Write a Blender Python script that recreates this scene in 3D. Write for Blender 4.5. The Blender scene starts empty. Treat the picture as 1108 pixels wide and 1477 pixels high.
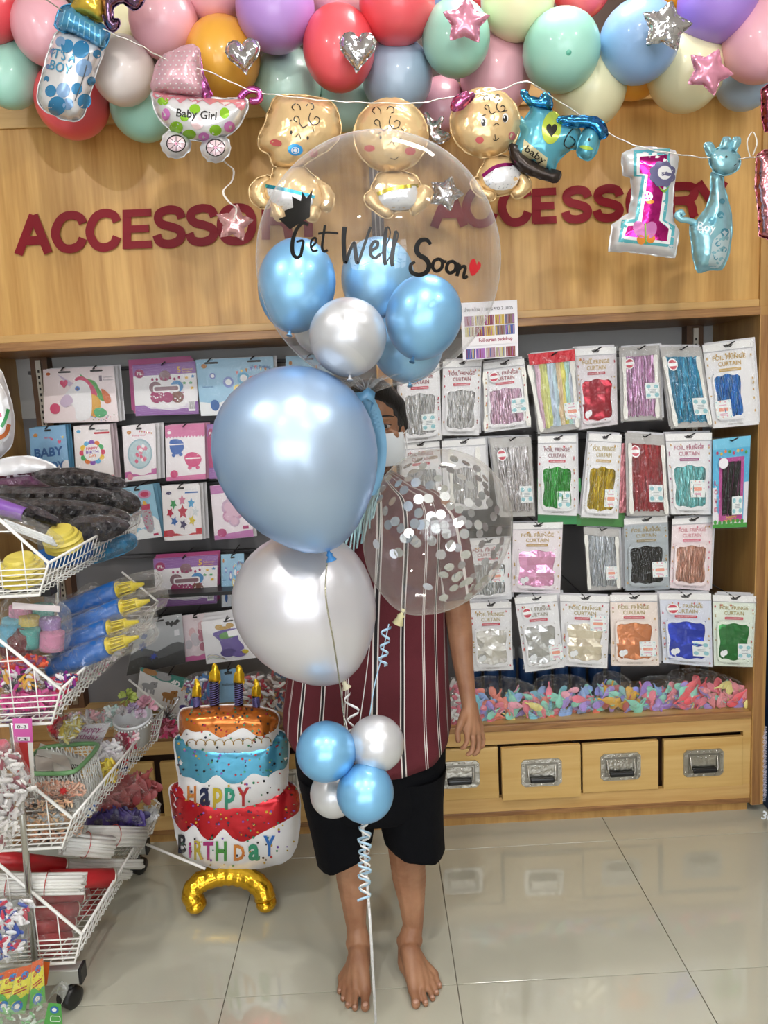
import bpy, bmesh, math, random
import numpy as np
from mathutils import Vector, Matrix
from mathutils.geometry import delaunay_2d_cdt
random.seed(7); np.random.seed(7)
rnd = random.random
def U(a, b): return a + (b - a) * random.random()
C = bpy.context.scene.collection
R = math.radians

# ------------------------------------------------------------ camera
F = 1109.0; H = 1.5
RM = (Matrix.Rotation(R(-.6), 3, 'Z') @ Matrix.Rotation(R(90 - 8.2), 3, 'X') @ Matrix.Rotation(R(-2.85), 3, 'Z'))
cam = bpy.data.cameras.new('camera'); co = bpy.data.objects.new('camera', cam); C.objects.link(co)
cam.sensor_fit = 'VERTICAL'; cam.sensor_height = 36; cam.lens = F * 36 / 1477
cam.clip_start = .02; cam.clip_end = 200
co.matrix_world = Matrix.Translation((0, 0, H)) @ RM.to_4x4()
bpy.context.scene.camera = co
# ------------------------------------------------------------ world, lamps, exposure
sc = bpy.context.scene
sc.view_settings.view_transform = 'Standard'; sc.view_settings.look = 'None'
sc.view_settings.gamma = 1; sc.view_settings.use_curve_mapping = False
sc.view_settings.exposure = 0.28
sc.cycles.max_bounces = 8; sc.cycles.transparent_max_bounces = 32
sc.cycles.transmission_bounces = 6; sc.cycles.glossy_bounces = 4; sc.cycles.diffuse_bounces = 3
sc.cycles.caustics_reflective = False; sc.cycles.caustics_refractive = False
sc.cycles.sample_clamp_indirect = 4
w = bpy.data.worlds.new('world'); sc.world = w; w.use_nodes = True
bg = w.node_tree.nodes['Background']; bg.inputs[0].default_value = (.92, .96, 1, 1); bg.inputs[1].default_value = 5.2
CEIL = 3.25
DOWN = [(-1.35, .5), (.1, .45), (1.45, .5), (-.75, -1.0), (.95, -1.1)]
for i, (x, y) in enumerate(DOWN):
    l = bpy.data.lights.new('downlight_light', 'AREA'); l.shape = 'DISK'; l.size = .11
    l.energy = 17; l.color = (1, .96, .91)
    o = bpy.data.objects.new('downlight_light', l); C.objects.link(o); o.location = (x, y, CEIL - .032)
l = bpy.data.lights.new('panel_light', 'AREA'); l.shape = 'RECTANGLE'; l.size = .56; l.size_y = .26; l.energy = 9; l.color = (1, .98, .96)
o = bpy.data.objects.new('panel_light', l); C.objects.link(o); o.location = (.55, 2.15, CEIL - .05)

# ------------------------------------------------------------ pixel to world helpers
CAM = Vector((0, 0, H))
def ray(px, py): return RM @ Vector(((px - 554) / F, -(py - 738.5) / F, -1.0))
def P(px, py, Y):
    d = ray(px, py); return CAM + d * (Y / d.y)
def FL(px, py, z=0.0):
    d = ray(px, py); return CAM + d * ((z - H) / d.z)
RMT = RM.transposed()
def depth(p): return -(RMT @ (Vector(p) - CAM)).z
def rpx(r, p): return r * depth(p) / F          # a radius seen as r pixels at point p

# ------------------------------------------------------------ materials
MC = {}
def newmat(name):
    m = bpy.data.materials.new(name); m.use_nodes = True
    return m, m.node_tree.nodes, m.node_tree.links, m.node_tree.nodes['Principled BSDF']
def lin(c):
    if isinstance(c, str):
        c = [int(c[i:i + 2], 16) / 255 for i in (0, 2, 4)]
    return tuple(((x / 12.92) if x < .04045 else ((x + .055) / 1.055) ** 2.4) for x in c)
def inp(b, n, v):
    if n in b.inputs: b.inputs[n].default_value = v
def bump(N, L, b, scale, strength, detail=3, dist=.02, sc3=None, kind='noise', coord='Object'):
    tc = N.new('ShaderNodeTexCoord'); mp = N.new('ShaderNodeMapping')
    L.new(tc.outputs[coord], mp.inputs[0])
    if sc3: mp.inputs['Scale'].default_value = sc3
    if kind == 'noise':
        t = N.new('ShaderNodeTexNoise'); t.inputs['Scale'].default_value = scale; t.inputs['Detail'].default_value = detail
        out = t.outputs[0]
    else:
        t = N.new('ShaderNodeTexVoronoi'); t.inputs['Scale'].default_value = scale
        out = t.outputs['Distance']
    L.new(mp.outputs[0], t.inputs['Vector'])
    bp = N.new('ShaderNodeBump'); bp.inputs['Strength'].default_value = strength; bp.inputs['Distance'].default_value = dist
    L.new(out, bp.inputs['Height']); L.new(bp.outputs[0], b.inputs['Normal'])
    return t, mp, bp
def mat(c, rough=.5, metal=0, coat=0, bs=None, spec=.5, var=0, trans=0, emit=0, name='surface', sheen=0, sss=0):
    key = ('m', str(c), rough, metal, coat, str(bs), spec, var, trans, emit, sss)
    if key in MC: return MC[key]
    m, N, L, b = newmat(name); col = lin(c)
    inp(b, 'Base Color', (*col, 1)); inp(b, 'Roughness', rough); inp(b, 'Metallic', metal)
    inp(b, 'Coat Weight', coat); inp(b, 'Coat Roughness', .08); inp(b, 'Specular IOR Level', spec)
    if sss: inp(b, 'Subsurface Weight', sss); inp(b, 'Subsurface Radius', (.02, .01, .006)); inp(b, 'Subsurface Scale', .5)
    if emit: inp(b, 'Emission Color', (*col, 1)); inp(b, 'Emission Strength', emit)
    if bs: bump(N, L, b, *bs)
    if var:
        t = N.new('ShaderNodeTexNoise'); t.inputs['Scale'].default_value = 9; t.inputs['Detail'].default_value = 4
        tc = N.new('ShaderNodeTexCoord'); L.new(tc.outputs['Object'], t.inputs['Vector'])
        mx = N.new('ShaderNodeMix'); mx.data_type = 'RGBA'
        mx.inputs[6].default_value = (*[x * (1 - var) for x in col], 1); mx.inputs[7].default_value = (*[min(1, x * (1 + var)) for x in col], 1)
        L.new(t.outputs[0], mx.inputs[0]); L.new(mx.outputs[2], b.inputs['Base Color'])
    MC[key] = m; return m
def rubber(c, pearl=0, name='latex', edge=None):
    key = ('r', str(c), pearl, edge)
    if key in MC: return MC[key]
    m, N, L, b = newmat(name); col = lin(c)
    inp(b, 'Roughness', .37 if pearl else .36); inp(b, 'Metallic', .55 if pearl else 0)
    inp(b, 'Coat Weight', .4 if pearl else .3); inp(b, 'Coat Roughness', .04 if pearl else .1)
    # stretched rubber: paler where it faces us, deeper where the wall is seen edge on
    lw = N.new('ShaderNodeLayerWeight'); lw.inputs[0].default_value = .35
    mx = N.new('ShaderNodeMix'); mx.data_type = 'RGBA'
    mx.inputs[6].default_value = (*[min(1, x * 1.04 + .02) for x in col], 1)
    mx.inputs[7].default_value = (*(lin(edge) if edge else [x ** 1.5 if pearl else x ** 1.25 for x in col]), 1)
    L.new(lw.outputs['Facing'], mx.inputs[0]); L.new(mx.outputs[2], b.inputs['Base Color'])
    if pearl:      # the mother-of-pearl pigment lies in soft uneven clouds
        bump(N, L, b, 7, .16, 2, .05)
    inp(b, 'Subsurface Weight', .0)
    MC[key] = m; return m
def foilm(c, rough=.16, amt=.35, scale=14, metal=1, name='foil'):
    key = ('f', str(c), rough, amt, scale, metal)
    if key in MC: return MC[key]
    m, N, L, b = newmat(name)
    inp(b, 'Base Color', (*lin(c), 1)); inp(b, 'Roughness', rough); inp(b, 'Metallic', metal)
    bump(N, L, b, scale, amt, 2, .01)
    MC[key] = m; return m
def film(tint='ffffff', body=.06, rough=.08, amt=.5, scale=26, edge=.45, name='clear_film', dist=.012, pw=3.5, base=.05):
    """thin clear plastic: lets light straight through, mirrors a little, more towards its edges"""
    key = ('c', str(tint), body, rough, amt, scale, edge, pw, base)
    if key in MC: return MC[key]
    m = bpy.data.materials.new(name); m.use_nodes = True; N = m.node_tree.nodes; L = m.node_tree.links; N.clear()
    out = N.new('ShaderNodeOutputMaterial'); tr = N.new('ShaderNodeBsdfTransparent'); gl = N.new('ShaderNodeBsdfGlossy')
    df = N.new('ShaderNodeBsdfDiffuse'); df.inputs[0].default_value = (*lin(tint), 1)
    tl = N.new('ShaderNodeBsdfTranslucent'); tl.inputs[0].default_value = (*lin(tint), 1)
    dd = N.new('ShaderNodeMixShader'); dd.inputs[0].default_value = .4; L.new(df.outputs[0], dd.inputs[1]); L.new(tl.outputs[0], dd.inputs[2])
    tr.inputs[0].default_value = (*[.95 + .05 * x for x in lin(tint)], 1)
    gl.inputs['Roughness'].default_value = rough
    fr = N.new('ShaderNodeLayerWeight'); fr.inputs[0].default_value = .5
    po = N.new('ShaderNodeMath'); po.operation = 'POWER'; po.inputs[1].default_value = pw; L.new(fr.outputs['Facing'], po.inputs[0])
    f1 = N.new('ShaderNodeMath'); f1.operation = 'MULTIPLY_ADD'; f1.inputs[1].default_value = edge; f1.inputs[2].default_value = body; L.new(po.outputs[0], f1.inputs[0])
    f2 = N.new('ShaderNodeMath'); f2.operation = 'MULTIPLY_ADD'; f2.inputs[1].default_value = edge * .4; f2.inputs[2].default_value = base; L.new(po.outputs[0], f2.inputs[0])
    m1 = N.new('ShaderNodeMixShader'); m2 = N.new('ShaderNodeMixShader')
    L.new(f1.outputs[0], m1.inputs[0]); L.new(f2.outputs[0], m2.inputs[0])
    L.new(tr.outputs[0], m1.inputs[1]); L.new(dd.outputs[0], m1.inputs[2])
    L.new(m1.outputs[0], m2.inputs[1]); L.new(gl.outputs[0], m2.inputs[2])
    if amt:
        tc = N.new('ShaderNodeTexCoord')
        t = N.new('ShaderNodeTexNoise'); t.inputs['Scale'].default_value = scale; t.inputs['Detail'].default_value = 3
        t.inputs['Distortion'].default_value = 1.5
        L.new(tc.outputs['Object'], t.inputs['Vector'])
        bp = N.new('ShaderNodeBump'); bp.inputs['Strength'].default_value = amt; bp.inputs['Distance'].default_value = dist
        L.new(t.outputs[0], bp.inputs['Height'])
        for n in (gl, fr): L.new(bp.outputs[0], n.inputs['Normal'])
    L.new(m2.outputs[0], out.inputs[0])
    MC[key] = m; return m
def wood(c1, c2, axis='X', scale=1.0, name='wood', rough=.38):
    m, N, L, b = newmat(name)
    tc = N.new('ShaderNodeTexCoord'); mp = N.new('ShaderNodeMapping'); L.new(tc.outputs['Object'], mp.inputs[0])
    s = [14, 14, 14]; s['XYZ'.index(axis)] = .9
    mp.inputs['Scale'].default_value = [x * scale for x in s]
    t = N.new('ShaderNodeTexNoise'); t.inputs['Scale'].default_value = 1.6; t.inputs['Detail'].default_value = 6; t.inputs['Distortion'].default_value = .6
    t2 = N.new('ShaderNodeTexNoise'); t2.inputs['Scale'].default_value = 9; t2.inputs['Detail'].default_value = 2
    L.new(mp.outputs[0], t.inputs['Vector']); L.new(mp.outputs[0], t2.inputs['Vector'])
    ad = N.new('ShaderNodeMath'); ad.operation = 'MULTIPLY_ADD'; ad.inputs[1].default_value = .35; L.new(t2.outputs[0], ad.inputs[0]); L.new(t.outputs[0], ad.inputs[2])
    rp = N.new('ShaderNodeValToRGB'); rp.color_ramp.elements[0].position = .45; rp.color_ramp.elements[1].position = .9
    rp.color_ramp.elements[0].color = (*lin(c2), 1); rp.color_ramp.elements[1].color = (*lin(c1), 1)
    L.new(ad.outputs[0], rp.inputs[0]); L.new(rp.outputs[0], b.inputs['Base Color'])
    inp(b, 'Roughness', rough)
    return m

# ------------------------------------------------------------ geometry collector
def wl(o):
    v = Vector((0, 0, 0))
    while o is not None: v += Vector(o.location); o = o.parent
    return v
def props(o, label=None, cat=None, group=None, kind=None):
    if label: o['label'] = label
    if cat: o['category'] = cat
    if group: o['group'] = group
    if kind: o['kind'] = kind
    return o
def thing(name, label, cat, loc, group=None):
    o = bpy.data.objects.new(name, None); C.objects.link(o); o.location = loc; o.empty_display_size = .05
    return props(o, label, cat, group)
class G:
    def __init__(s): s.v = []; s.f = []; s.m = []; s.s = []
    def add(s, vs, fs, m=0, sm=False):
        n = len(s.v); s.v += [tuple(p) for p in vs]; s.f += [tuple(i + n for i in f) for f in fs]
        s.m += [m] * len(fs); s.s += [sm] * len(fs); return s
    def box(s, lo, hi, m=0, bev=0):
        x0, y0, z0 = lo; x1, y1, z1 = hi
        if bev:
            b = bev; vs = []; idx = {}
            bm = bmesh.new(); bmesh.ops.create_cube(bm, size=1)
            for v in bm.verts: v.co = Vector(((x0 + x1) / 2 + v.co.x * (x1 - x0), (y0 + y1) / 2 + v.co.y * (y1 - y0), (z0 + z1) / 2 + v.co.z * (z1 - z0)))
            bmesh.ops.bevel(bm, geom=bm.edges[:], offset=b, segments=2, affect='EDGES', profile=.5)
            return s.bm(bm, m)
        v = [(x0, y0, z0), (x1, y0, z0), (x1, y1, z0), (x0, y1, z0), (x0, y0, z1), (x1, y0, z1), (x1, y1, z1), (x0, y1, z1)]
        return s.add(v, [(0, 3, 2, 1), (4, 5, 6, 7), (0, 1, 5, 4), (1, 2, 6, 5), (2, 3, 7, 6), (3, 0, 4, 7)], m)
    def bm(s, bm, m=0, sm=False, mx=None):
        bm.verts.index_update()
        s.add([(mx @ v.co if mx else v.co.copy()) for v in bm.verts], [[v.index for v in f.verts] for f in bm.faces], m, sm); bm.free(); return s
    def tube(s, pts, r, n=8, m=0, cap=True, sm=True, closed=False):
        pts = [Vector(p) for p in pts]; k = len(pts)
        rs = r if isinstance(r, (list, tuple)) else [r] * k
        vs = []; fs = []
        prev = None
        for i, p in enumerate(pts):
            if closed: t = pts[(i + 1) % k] - pts[i - 1]
            else: t = pts[min(i + 1, k - 1)] - pts[max(i - 1, 0)]
            if t.length < 1e-9: t = Vector((0, 0, 1))
            t.normalize()
            if prev is None:
                a = Vector((0, 0, 1)) if abs(t.z) < .9 else Vector((1, 0, 0)); u = t.cross(a).normalized()
            else: u = (prev - t * prev.dot(t)); u = u.normalized() if u.length > 1e-6 else t.orthogonal().normalized()
            prev = u; w_ = t.cross(u)
            for j in range(n):
                a = 2 * math.pi * j / n; vs.append(p + (u * math.cos(a) + w_ * math.sin(a)) * rs[i])
        for i in range(k if closed else k - 1):
            i2 = (i + 1) % k
            for j in range(n): fs.append((i * n + j, i * n + (j + 1) % n, i2 * n + (j + 1) % n, i2 * n + j))
        if cap and not closed: fs.append(tuple(range(n))[::-1]); fs.append(tuple((k - 1) * n + j for j in range(n)))
        return s.add(vs, fs, m, sm)
    def ribbon(s, pts, w_, side, m=0, th=.0006):
        """flat strip along pts; side: a vector or list of vectors across it"""
        vs = []; fs = []
        for i, p in enumerate(pts):
            sd = Vector(side[i] if isinstance(side, list) else side).normalized() * (w_[i] if isinstance(w_, list) else w_) / 2
            t = Vector(pts[min(i + 1, len(pts) - 1)]) - Vector(pts[max(i - 1, 0)]); nn = t.cross(sd)
            nn = nn.normalized() * th if nn.length > 1e-9 else Vector((0, th, 0))
            vs += [Vector(p) - sd, Vector(p) + sd, Vector(p) + sd + nn, Vector(p) - sd + nn]
        for i in range(len(pts) - 1):
            a = i * 4; b = a + 4
            for j in range(4): fs.append((a + j, a + (j + 1) % 4, b + (j + 1) % 4, b + j))
        fs.append((0, 1, 2, 3)); e = (len(pts) - 1) * 4; fs.append((e + 3, e + 2, e + 1, e))
        return s.add(vs, fs, m, True)
    def lathe(s, prof, mx=None, n=24, m=0, sm=True, sq=(1, 1)):
        """prof: (radius, height) from bottom to top"""
        vs = []; fs = []
        for r, h in prof:
            for j in range(n):
                a = 2 * math.pi * j / n; v = Vector((r * math.cos(a) * sq[0], r * math.sin(a) * sq[1], h)); vs.append(mx @ v if mx else v)
        for i in range(len(prof) - 1):
            for j in range(n): fs.append((i * n + j, i * n + (j + 1) % n, (i + 1) * n + (j + 1) % n, (i + 1) * n + j))
        if prof[0][0] > 1e-5: fs.append(tuple(range(n))[::-1])
        if prof[-1][0] > 1e-5: fs.append(tuple((len(prof) - 1) * n + j for j in range(n)))
        return s.add(vs, fs, m, sm)
    def ball(s, c, r, n=16, m=0, mx=None):
        if not isinstance(r, (tuple, list)): r = (r, r, r)
        k = n // 2; vs = []; fs = []
        for i in range(k + 1):
            t = math.pi * i / k
            for j in range(n):
                a = 2 * math.pi * j / n
                v = Vector((r[0] * math.sin(t) * math.cos(a), r[1] * math.sin(t) * math.sin(a), -r[2] * math.cos(t)))
                if mx: v = mx @ v
                vs.append(v + Vector(c))
        for i in range(k):
            for j in range(n): fs.append((i * n + j, i * n + (j + 1) % n, (i + 1) * n + (j + 1) % n, (i + 1) * n + j))
        return s.add(vs, fs, m, True)
    def poly(s, pts, m=0, th=0, back=None):
        """filled flat outline; th gives thickness along back"""
        pts = [Vector(p) for p in pts]; n = len(pts)
        if not th: return s.add(pts, [tuple(range(n))], m)
        bk = Vector(back or (0, 1, 0)) * th
        return s.add(pts + [p + bk for p in pts], [tuple(range(n)), tuple(range(n, 2 * n))[::-1]] + [(i, i + n, (i + 1) % n + n, (i + 1) % n) for i in range(n)], m)
    def obj(s, name, mats, parent=None, origin=None, **kw):
        if not s.v: return None
        if not isinstance(mats, (list, tuple)): mats = [mats]
        if parent is not None: o0 = wl(parent); off = Vector((0, 0, 0))
        else:
            if origin is None:
                a = np.array(s.v); origin = ((a[:, 0].min() + a[:, 0].max()) / 2, (a[:, 1].min() + a[:, 1].max()) / 2, a[:, 2].min())
            o0 = Vector(origin); off = o0
        me = bpy.data.meshes.new(name)
        a = np.array(s.v, dtype=float) - np.array(o0)
        me.from_pydata([tuple(x) for x in a], [], s.f)
        for m in mats: me.materials.append(m)
        me.polygons.foreach_set('material_index', s.m); me.polygons.foreach_set('use_smooth', s.s)
        me.validate(); me.update()
        bm = bmesh.new(); bm.from_mesh(me); bmesh.ops.remove_doubles(bm, verts=bm.verts, dist=2e-5)
        if kw.pop('fix', False): bmesh.ops.recalc_face_normals(bm, faces=bm.faces)
        bm.to_mesh(me); bm.free()
        o = bpy.data.objects.new(name, me); C.objects.link(o)
        if parent is not None: o.parent = parent
        o.location = off
        return props(o, **kw)

# ------------------------------------------------------------ outlines, text and strokes in photograph pixels
def spline(pts, n=6, closed=True):
    """Catmull-Rom through pts"""
    out = []; k = len(pts)
    rng = range(k if closed else k - 1)
    for i in rng:
        p = [np.array(pts[(i + d) % k] if closed else pts[min(max(i + d, 0), k - 1)], float) for d in (-1, 0, 1, 2)]
        for j in range(n):
            t = j / n
            out.append(tuple(.5 * ((2 * p[1]) + (-p[0] + p[2]) * t + (2 * p[0] - 5 * p[1] + 4 * p[2] - p[3]) * t * t + (-p[0] + 3 * p[1] - 3 * p[2] + p[3]) * t ** 3)))
    if not closed: out.append(tuple(float(x) for x in pts[-1]))
    return out
def circ(cx, cy, rx, ry=None, n=20, rot=0):
    ry = ry or rx; c, s = math.cos(R(rot)), math.sin(R(rot))
    return [(cx + rx * math.cos(a) * c - ry * math.sin(a) * s, cy + rx * math.cos(a) * s + ry * math.sin(a) * c) for a in [2 * math.pi * i / n for i in range(n)]]
def heart(cx, cy, w_, h, rot=0, n=28):
    out = []; c, s = math.cos(R(rot)), math.sin(R(rot))
    for i in range(n):
        t = 2 * math.pi * i / n
        x = 16 * math.sin(t) ** 3 / 16 * w_ / 2; y = -(13 * math.cos(t) - 5 * math.cos(2 * t) - 2 * math.cos(3 * t) - math.cos(4 * t)) / 14.5 * h / 2
        out.append((cx + x * c - y * s, cy + x * s + y * c))
    return out
def star(cx, cy, r, ri=.45, n=5, rot=0, soft=False):
    p = [(cx + (r if i % 2 == 0 else r * ri) * math.sin(math.pi * i / n + R(rot)), cy - (r if i % 2 == 0 else r * ri) * math.cos(math.pi * i / n + R(rot))) for i in range(2 * n)]
    return p
def dens(pts, s):
    out = []
    k = len(pts)
    for i in range(k):
        a = np.array(pts[i], float); b = np.array(pts[(i + 1) % k], float); m = max(1, int(np.linalg.norm(b - a) / s))
        for j in range(m): out.append(tuple(a + (b - a) * j / m))
    return out
def inside(pt, poly):
    x, y = pt; c = False; j = len(poly) - 1
    for i in range(len(poly)):
        xi, yi = poly[i]; xj, yj = poly[j]
        if (yi > y) != (yj > y) and x < (xj - xi) * (y - yi) / (yj - yi) + xi: c = not c
        j = i
    return c
def inside_np(p, poly):
    x, y = p[:, 0], p[:, 1]; c = np.zeros(len(p), bool); j = len(poly) - 1
    for i in range(len(poly)):
        xi, yi = poly[i]; xj, yj = poly[j]
        if yi != yj:
            c ^= ((yi > y) != (yj > y)) & (x < (xj - xi) * (y - yi) / (yj - yi) + xi)
        j = i
    return c
def fill(outline, s):
    """2D triangulation of an outline with interior grid points at spacing s"""
    o = np.array(outline); lo = o.min(0); hi = o.max(0)
    pts = []
    ny = int((hi[1] - lo[1]) / (s * .87)) + 1; nx = int((hi[0] - lo[0]) / s) + 1
    if nx * ny > 1:
        g = np.array([(lo[0] + (i + .5 * (j % 2)) * s, lo[1] + (j + .5) * s * .87) for j in range(ny) for i in range(nx + 1)])
        g = g[inside_np(g, outline)]
        if len(g):
            d, _ = dist_np(g, o); g = g[d > .45 * s]; pts = [tuple(x) for x in g]
    n = len(outline)
    v, e, f, *_ = delaunay_2d_cdt([Vector(p) for p in list(outline) + pts], [(i, (i + 1) % n) for i in range(n)], [], 1, 1e-7)
    return np.array([(p.x, p.y) for p in v]), [tuple(x) for x in f]
def dist_np(g, o):
    """distance from points g to closed polyline o, and the parameter along it"""
    a = o; b = np.roll(o, -1, 0); ab = b - a; L2 = (ab ** 2).sum(1) + 1e-12
    t = np.clip(((g[:, None, :] - a[None]) * ab[None]).sum(2) / L2, 0, 1)
    q = a[None] + t[:, :, None] * ab[None]; d = np.sqrt(((g[:, None, :] - q) ** 2).sum(2)); i = d.argmin(1)
    seg = np.concatenate([[0], np.cumsum(np.sqrt(L2))])
    return d[np.arange(len(g)), i], seg[i] + t[np.arange(len(g)), i] * np.sqrt(L2)[i]

class Flat:
    """the upright plane at distance Y"""
    def __init__(s, Y): s.Y = Y
    def at(s, pp, eps=.0015):
        return [P(x, y, s.Y - eps) for x, y in pp]
class Ball:
    def __init__(s, c, r): s.c = Vector(c); s.r = r
    def at(s, pp, eps=.001):
        out = []
        for x, y in pp:
            d = ray(x, y).normalized(); oc = CAM - s.c; b = oc.dot(d); q = b * b - (oc.dot(oc) - (s.r + eps) ** 2)
            out.append(CAM + d * (-b - math.sqrt(max(q, 0))))
        return out
class Foil:
    """an inflated foil cushion whose outline is given in photograph pixels on the upright plane Y"""
    def __init__(s, outline, Y, thick, name, m, parent=None, step=5, seam=.0035, crk=.18, wave=9, flat=1.0, tilt=0, tilth=0, lump=0, shade=True, **kw):
        s.lump = lump
        s.Y = Y; s.k = depth(P(*outline[0], Y)) / F; s.th = thick; s.tilt = tilt; s.tilth = tilth
        s.o = np.array(dens(outline, step)); s.c = s.o.mean(0); s.crk = crk; s.wave = wave
        V, Fc = fill([tuple(x) for x in s.o], step * 1.15)
        d, t = dist_np(V, s.o); s.Rm = d.max() * flat
        h = s.h(V, d, t)
        n = len(V); g = G()
        fr = [P(*V[i], s.yy(V[i]) - h[i]) for i in range(n)]
        bk = [P(*V[i], s.yy(V[i]) + h[i] * .8) for i in range(n)]
        g.add(fr + bk, [f for f in Fc] + [tuple(i + n for i in f)[::-1] for f in Fc], 0, shade)
        # orient: front faces must look at the camera
        a, b, c = [fr[i] for i in Fc[0]]
        if (b - a).cross(c - a).y > 0: g.f = [f[::-1] for f in g.f]
        if seam:
            m_ = len(s.o); px = seam / s.k; area = 0
            o = s.o; nx = np.roll(o, -1, 0) - np.roll(o, 1, 0); nn = np.stack([nx[:, 1], -nx[:, 0]], 1); nn /= np.linalg.norm(nn, axis=1)[:, None] + 1e-9
            area = (o[:, 0] * np.roll(o[:, 1], -1) - np.roll(o[:, 0], -1) * o[:, 1]).sum()
            if area < 0: nn = -nn
            oo = o + nn * px * (1 + .25 * np.sin(np.arange(m_) * 1.9))[:, None]
            ring = []
            for i in range(m_):
                ring.append(P(*o[i], s.yy(o[i]))); ring.append(P(*oo[i], s.yy(o[i]) + .002 * math.sin(i * 1.3)))
            b2 = [p + Vector((0, .0008, 0)) for p in ring]
            fs = []
            for i in range(m_):
                j = (i + 1) % m_; fs.append((2 * i, 2 * j, 2 * j + 1, 2 * i + 1)); k = 2 * m_
                fs.append((k + 2 * i, k + 2 * i + 1, k + 2 * j + 1, k + 2 * j)); fs.append((2 * i + 1, 2 * j + 1, k + 2 * j + 1, k + 2 * i + 1))
            g.add(ring + b2, fs, 0, True)
        s.obj = g.obj(name, m, parent, **kw)
    def yy(s, p): return s.Y + s.tilt * (p[0] - s.c[0]) * s.k + s.tilth * (p[1] - s.c[1]) * s.k
    def h(s, V, d=None, t=None):
        if d is None: d, t = dist_np(np.array(V, float), s.o)
        u = np.clip(d / s.Rm, 0, 1); base = s.th * np.sqrt(np.clip(1 - (1 - u) ** 2, 0, 1))
        wv = np.sin(t / s.wave * 2 * math.pi) * .6 + np.sin(t / s.wave * 3.7 + 1) * .4
        if s.lump:
            V = np.array(V, float); base = base * (1 + s.lump * (np.sin(V[:, 0] * .31 + 2 * np.sin(V[:, 1] * .23)) * .5 + np.sin(V[:, 0] * .83 + V[:, 1] * .57) * .3 + np.sin(V[:, 0] * 12.9898 + V[:, 1] * 78.233) * .25))
        return base * (1 + s.crk * wv * np.exp(-d / (s.wave * .9)))
    def at(s, pp, eps=.0012):
        h = s.h(np.array(pp, float)); ins = inside_np(np.array(pp, float), [tuple(x) for x in s.o])
        h = np.where(ins, h, 0)
        return [P(x, y, s.yy((x, y)) - h[i] - eps) for i, (x, y) in enumerate(pp)]
def decal(surf, outline, g, m=0, step=6, eps=.0012, simple=False):
    """a printed patch: the outline (pixels) filled and laid on a surface"""
    if simple:
        cx = sum(p[0] for p in outline) / len(outline); cy = sum(p[1] for p in outline) / len(outline)
        pp = list(outline) + [(cx, cy)]; n = len(outline); fs = [(i, (i + 1) % n, n) for i in range(n)]
        g.add(surf.at(pp, eps), fs, m, True); return
    V, Fc = fill(dens(outline, step), step * 1.15)
    g.add(surf.at([tuple(x) for x in V], eps), Fc, m, True)
def stroke(surf, pts, w_, g, m=0, eps=.0016, n=5, closed=False, raw=False):
    """a pen line in pixels; w_ a number or one per control point"""
    ws = w_ if isinstance(w_, (list, tuple)) else [w_] * len(pts)
    q = [(p[0], p[1], k) for p, k in zip(pts, ws)]
    if not raw: q = spline(q, n, closed)
    if closed: q = q + [q[0]]
    L_, R_ = [], []
    for i in range(len(q)):
        a = q[max(i - 1, 0)]; b = q[min(i + 1, len(q) - 1)]; dx, dy = b[0] - a[0], b[1] - a[1]; l = math.hypot(dx, dy) + 1e-9
        k = q[i][2] / 2; L_.append((q[i][0] - dy / l * k, q[i][1] + dx / l * k)); R_.append((q[i][0] + dy / l * k, q[i][1] - dx / l * k))
    v = surf.at(L_ + R_, eps); k = len(q)
    g.add(v, [(i, i + 1, k + i + 1, k + i) for i in range(k - 1)], m, True)
TC = {}
def text2d(s, bold=0.0, space=1.0):
    key = (s, bold, space)
    if key in TC: return TC[key]
    cu = bpy.data.curves.new('t', 'FONT'); cu.body = s; cu.size = 1; cu.offset = bold; cu.resolution_u = 2; cu.space_character = space
    o = bpy.data.objects.new('t', cu); C.objects.link(o)
    dg = bpy.context.evaluated_depsgraph_get(); me = bpy.data.meshes.new_from_object(o.evaluated_get(dg))
    v = np.array([tuple(x.co)[:2] for x in me.vertices]); f = [tuple(p.vertices) for p in me.polygons]
    bpy.data.objects.remove(o); bpy.data.curves.remove(cu); bpy.data.meshes.remove(me)
    if len(v): v[:, 0] -= v[:, 0].min()
    TC[key] = (v, f); return v, f
def text(surf, s, x, y, h, g, m=0, ang=0, bold=0.0, wide=None, eps=.0016, sub=0, flip=False, space=1.0):
    """letters h pixels tall (cap height), baseline starting at pixel x,y; wide: total width in pixels"""
    v, f = text2d(s, bold, space); k = h / .70
    sx = (wide / (v[:, 0].max() + 1e-9)) if wide else k
    if sub:
        bm = bmesh.new(); vv = [bm.verts.new((a * sx, -b * k, 0)) for a, b in v]
        for q in f:
            try: bm.faces.new([vv[i] for i in q])
            except ValueError: pass
        bmesh.ops.triangulate(bm, faces=bm.faces[:])
        for _ in range(4):
            e = [e for e in bm.edges if e.calc_length() > sub]
            if not e: break
            bmesh.ops.subdivide_edges(bm, edges=e, cuts=1); bmesh.ops.triangulate(bm, faces=bm.faces[:])
        bm.verts.index_update(); q = [(a.co.x, a.co.y) for a in bm.verts]; f = [[a.index for a in fc.verts] for fc in bm.faces]; bm.free()
    else: q = [(a * sx, -b * k) for a, b in v]
    c, s_ = math.cos(R(ang)), math.sin(R(ang))
    g.add(surf.at([(x + a * c - b * s_, y + a * s_ + b * c) for a, b in q], eps), f, m, False)
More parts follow.
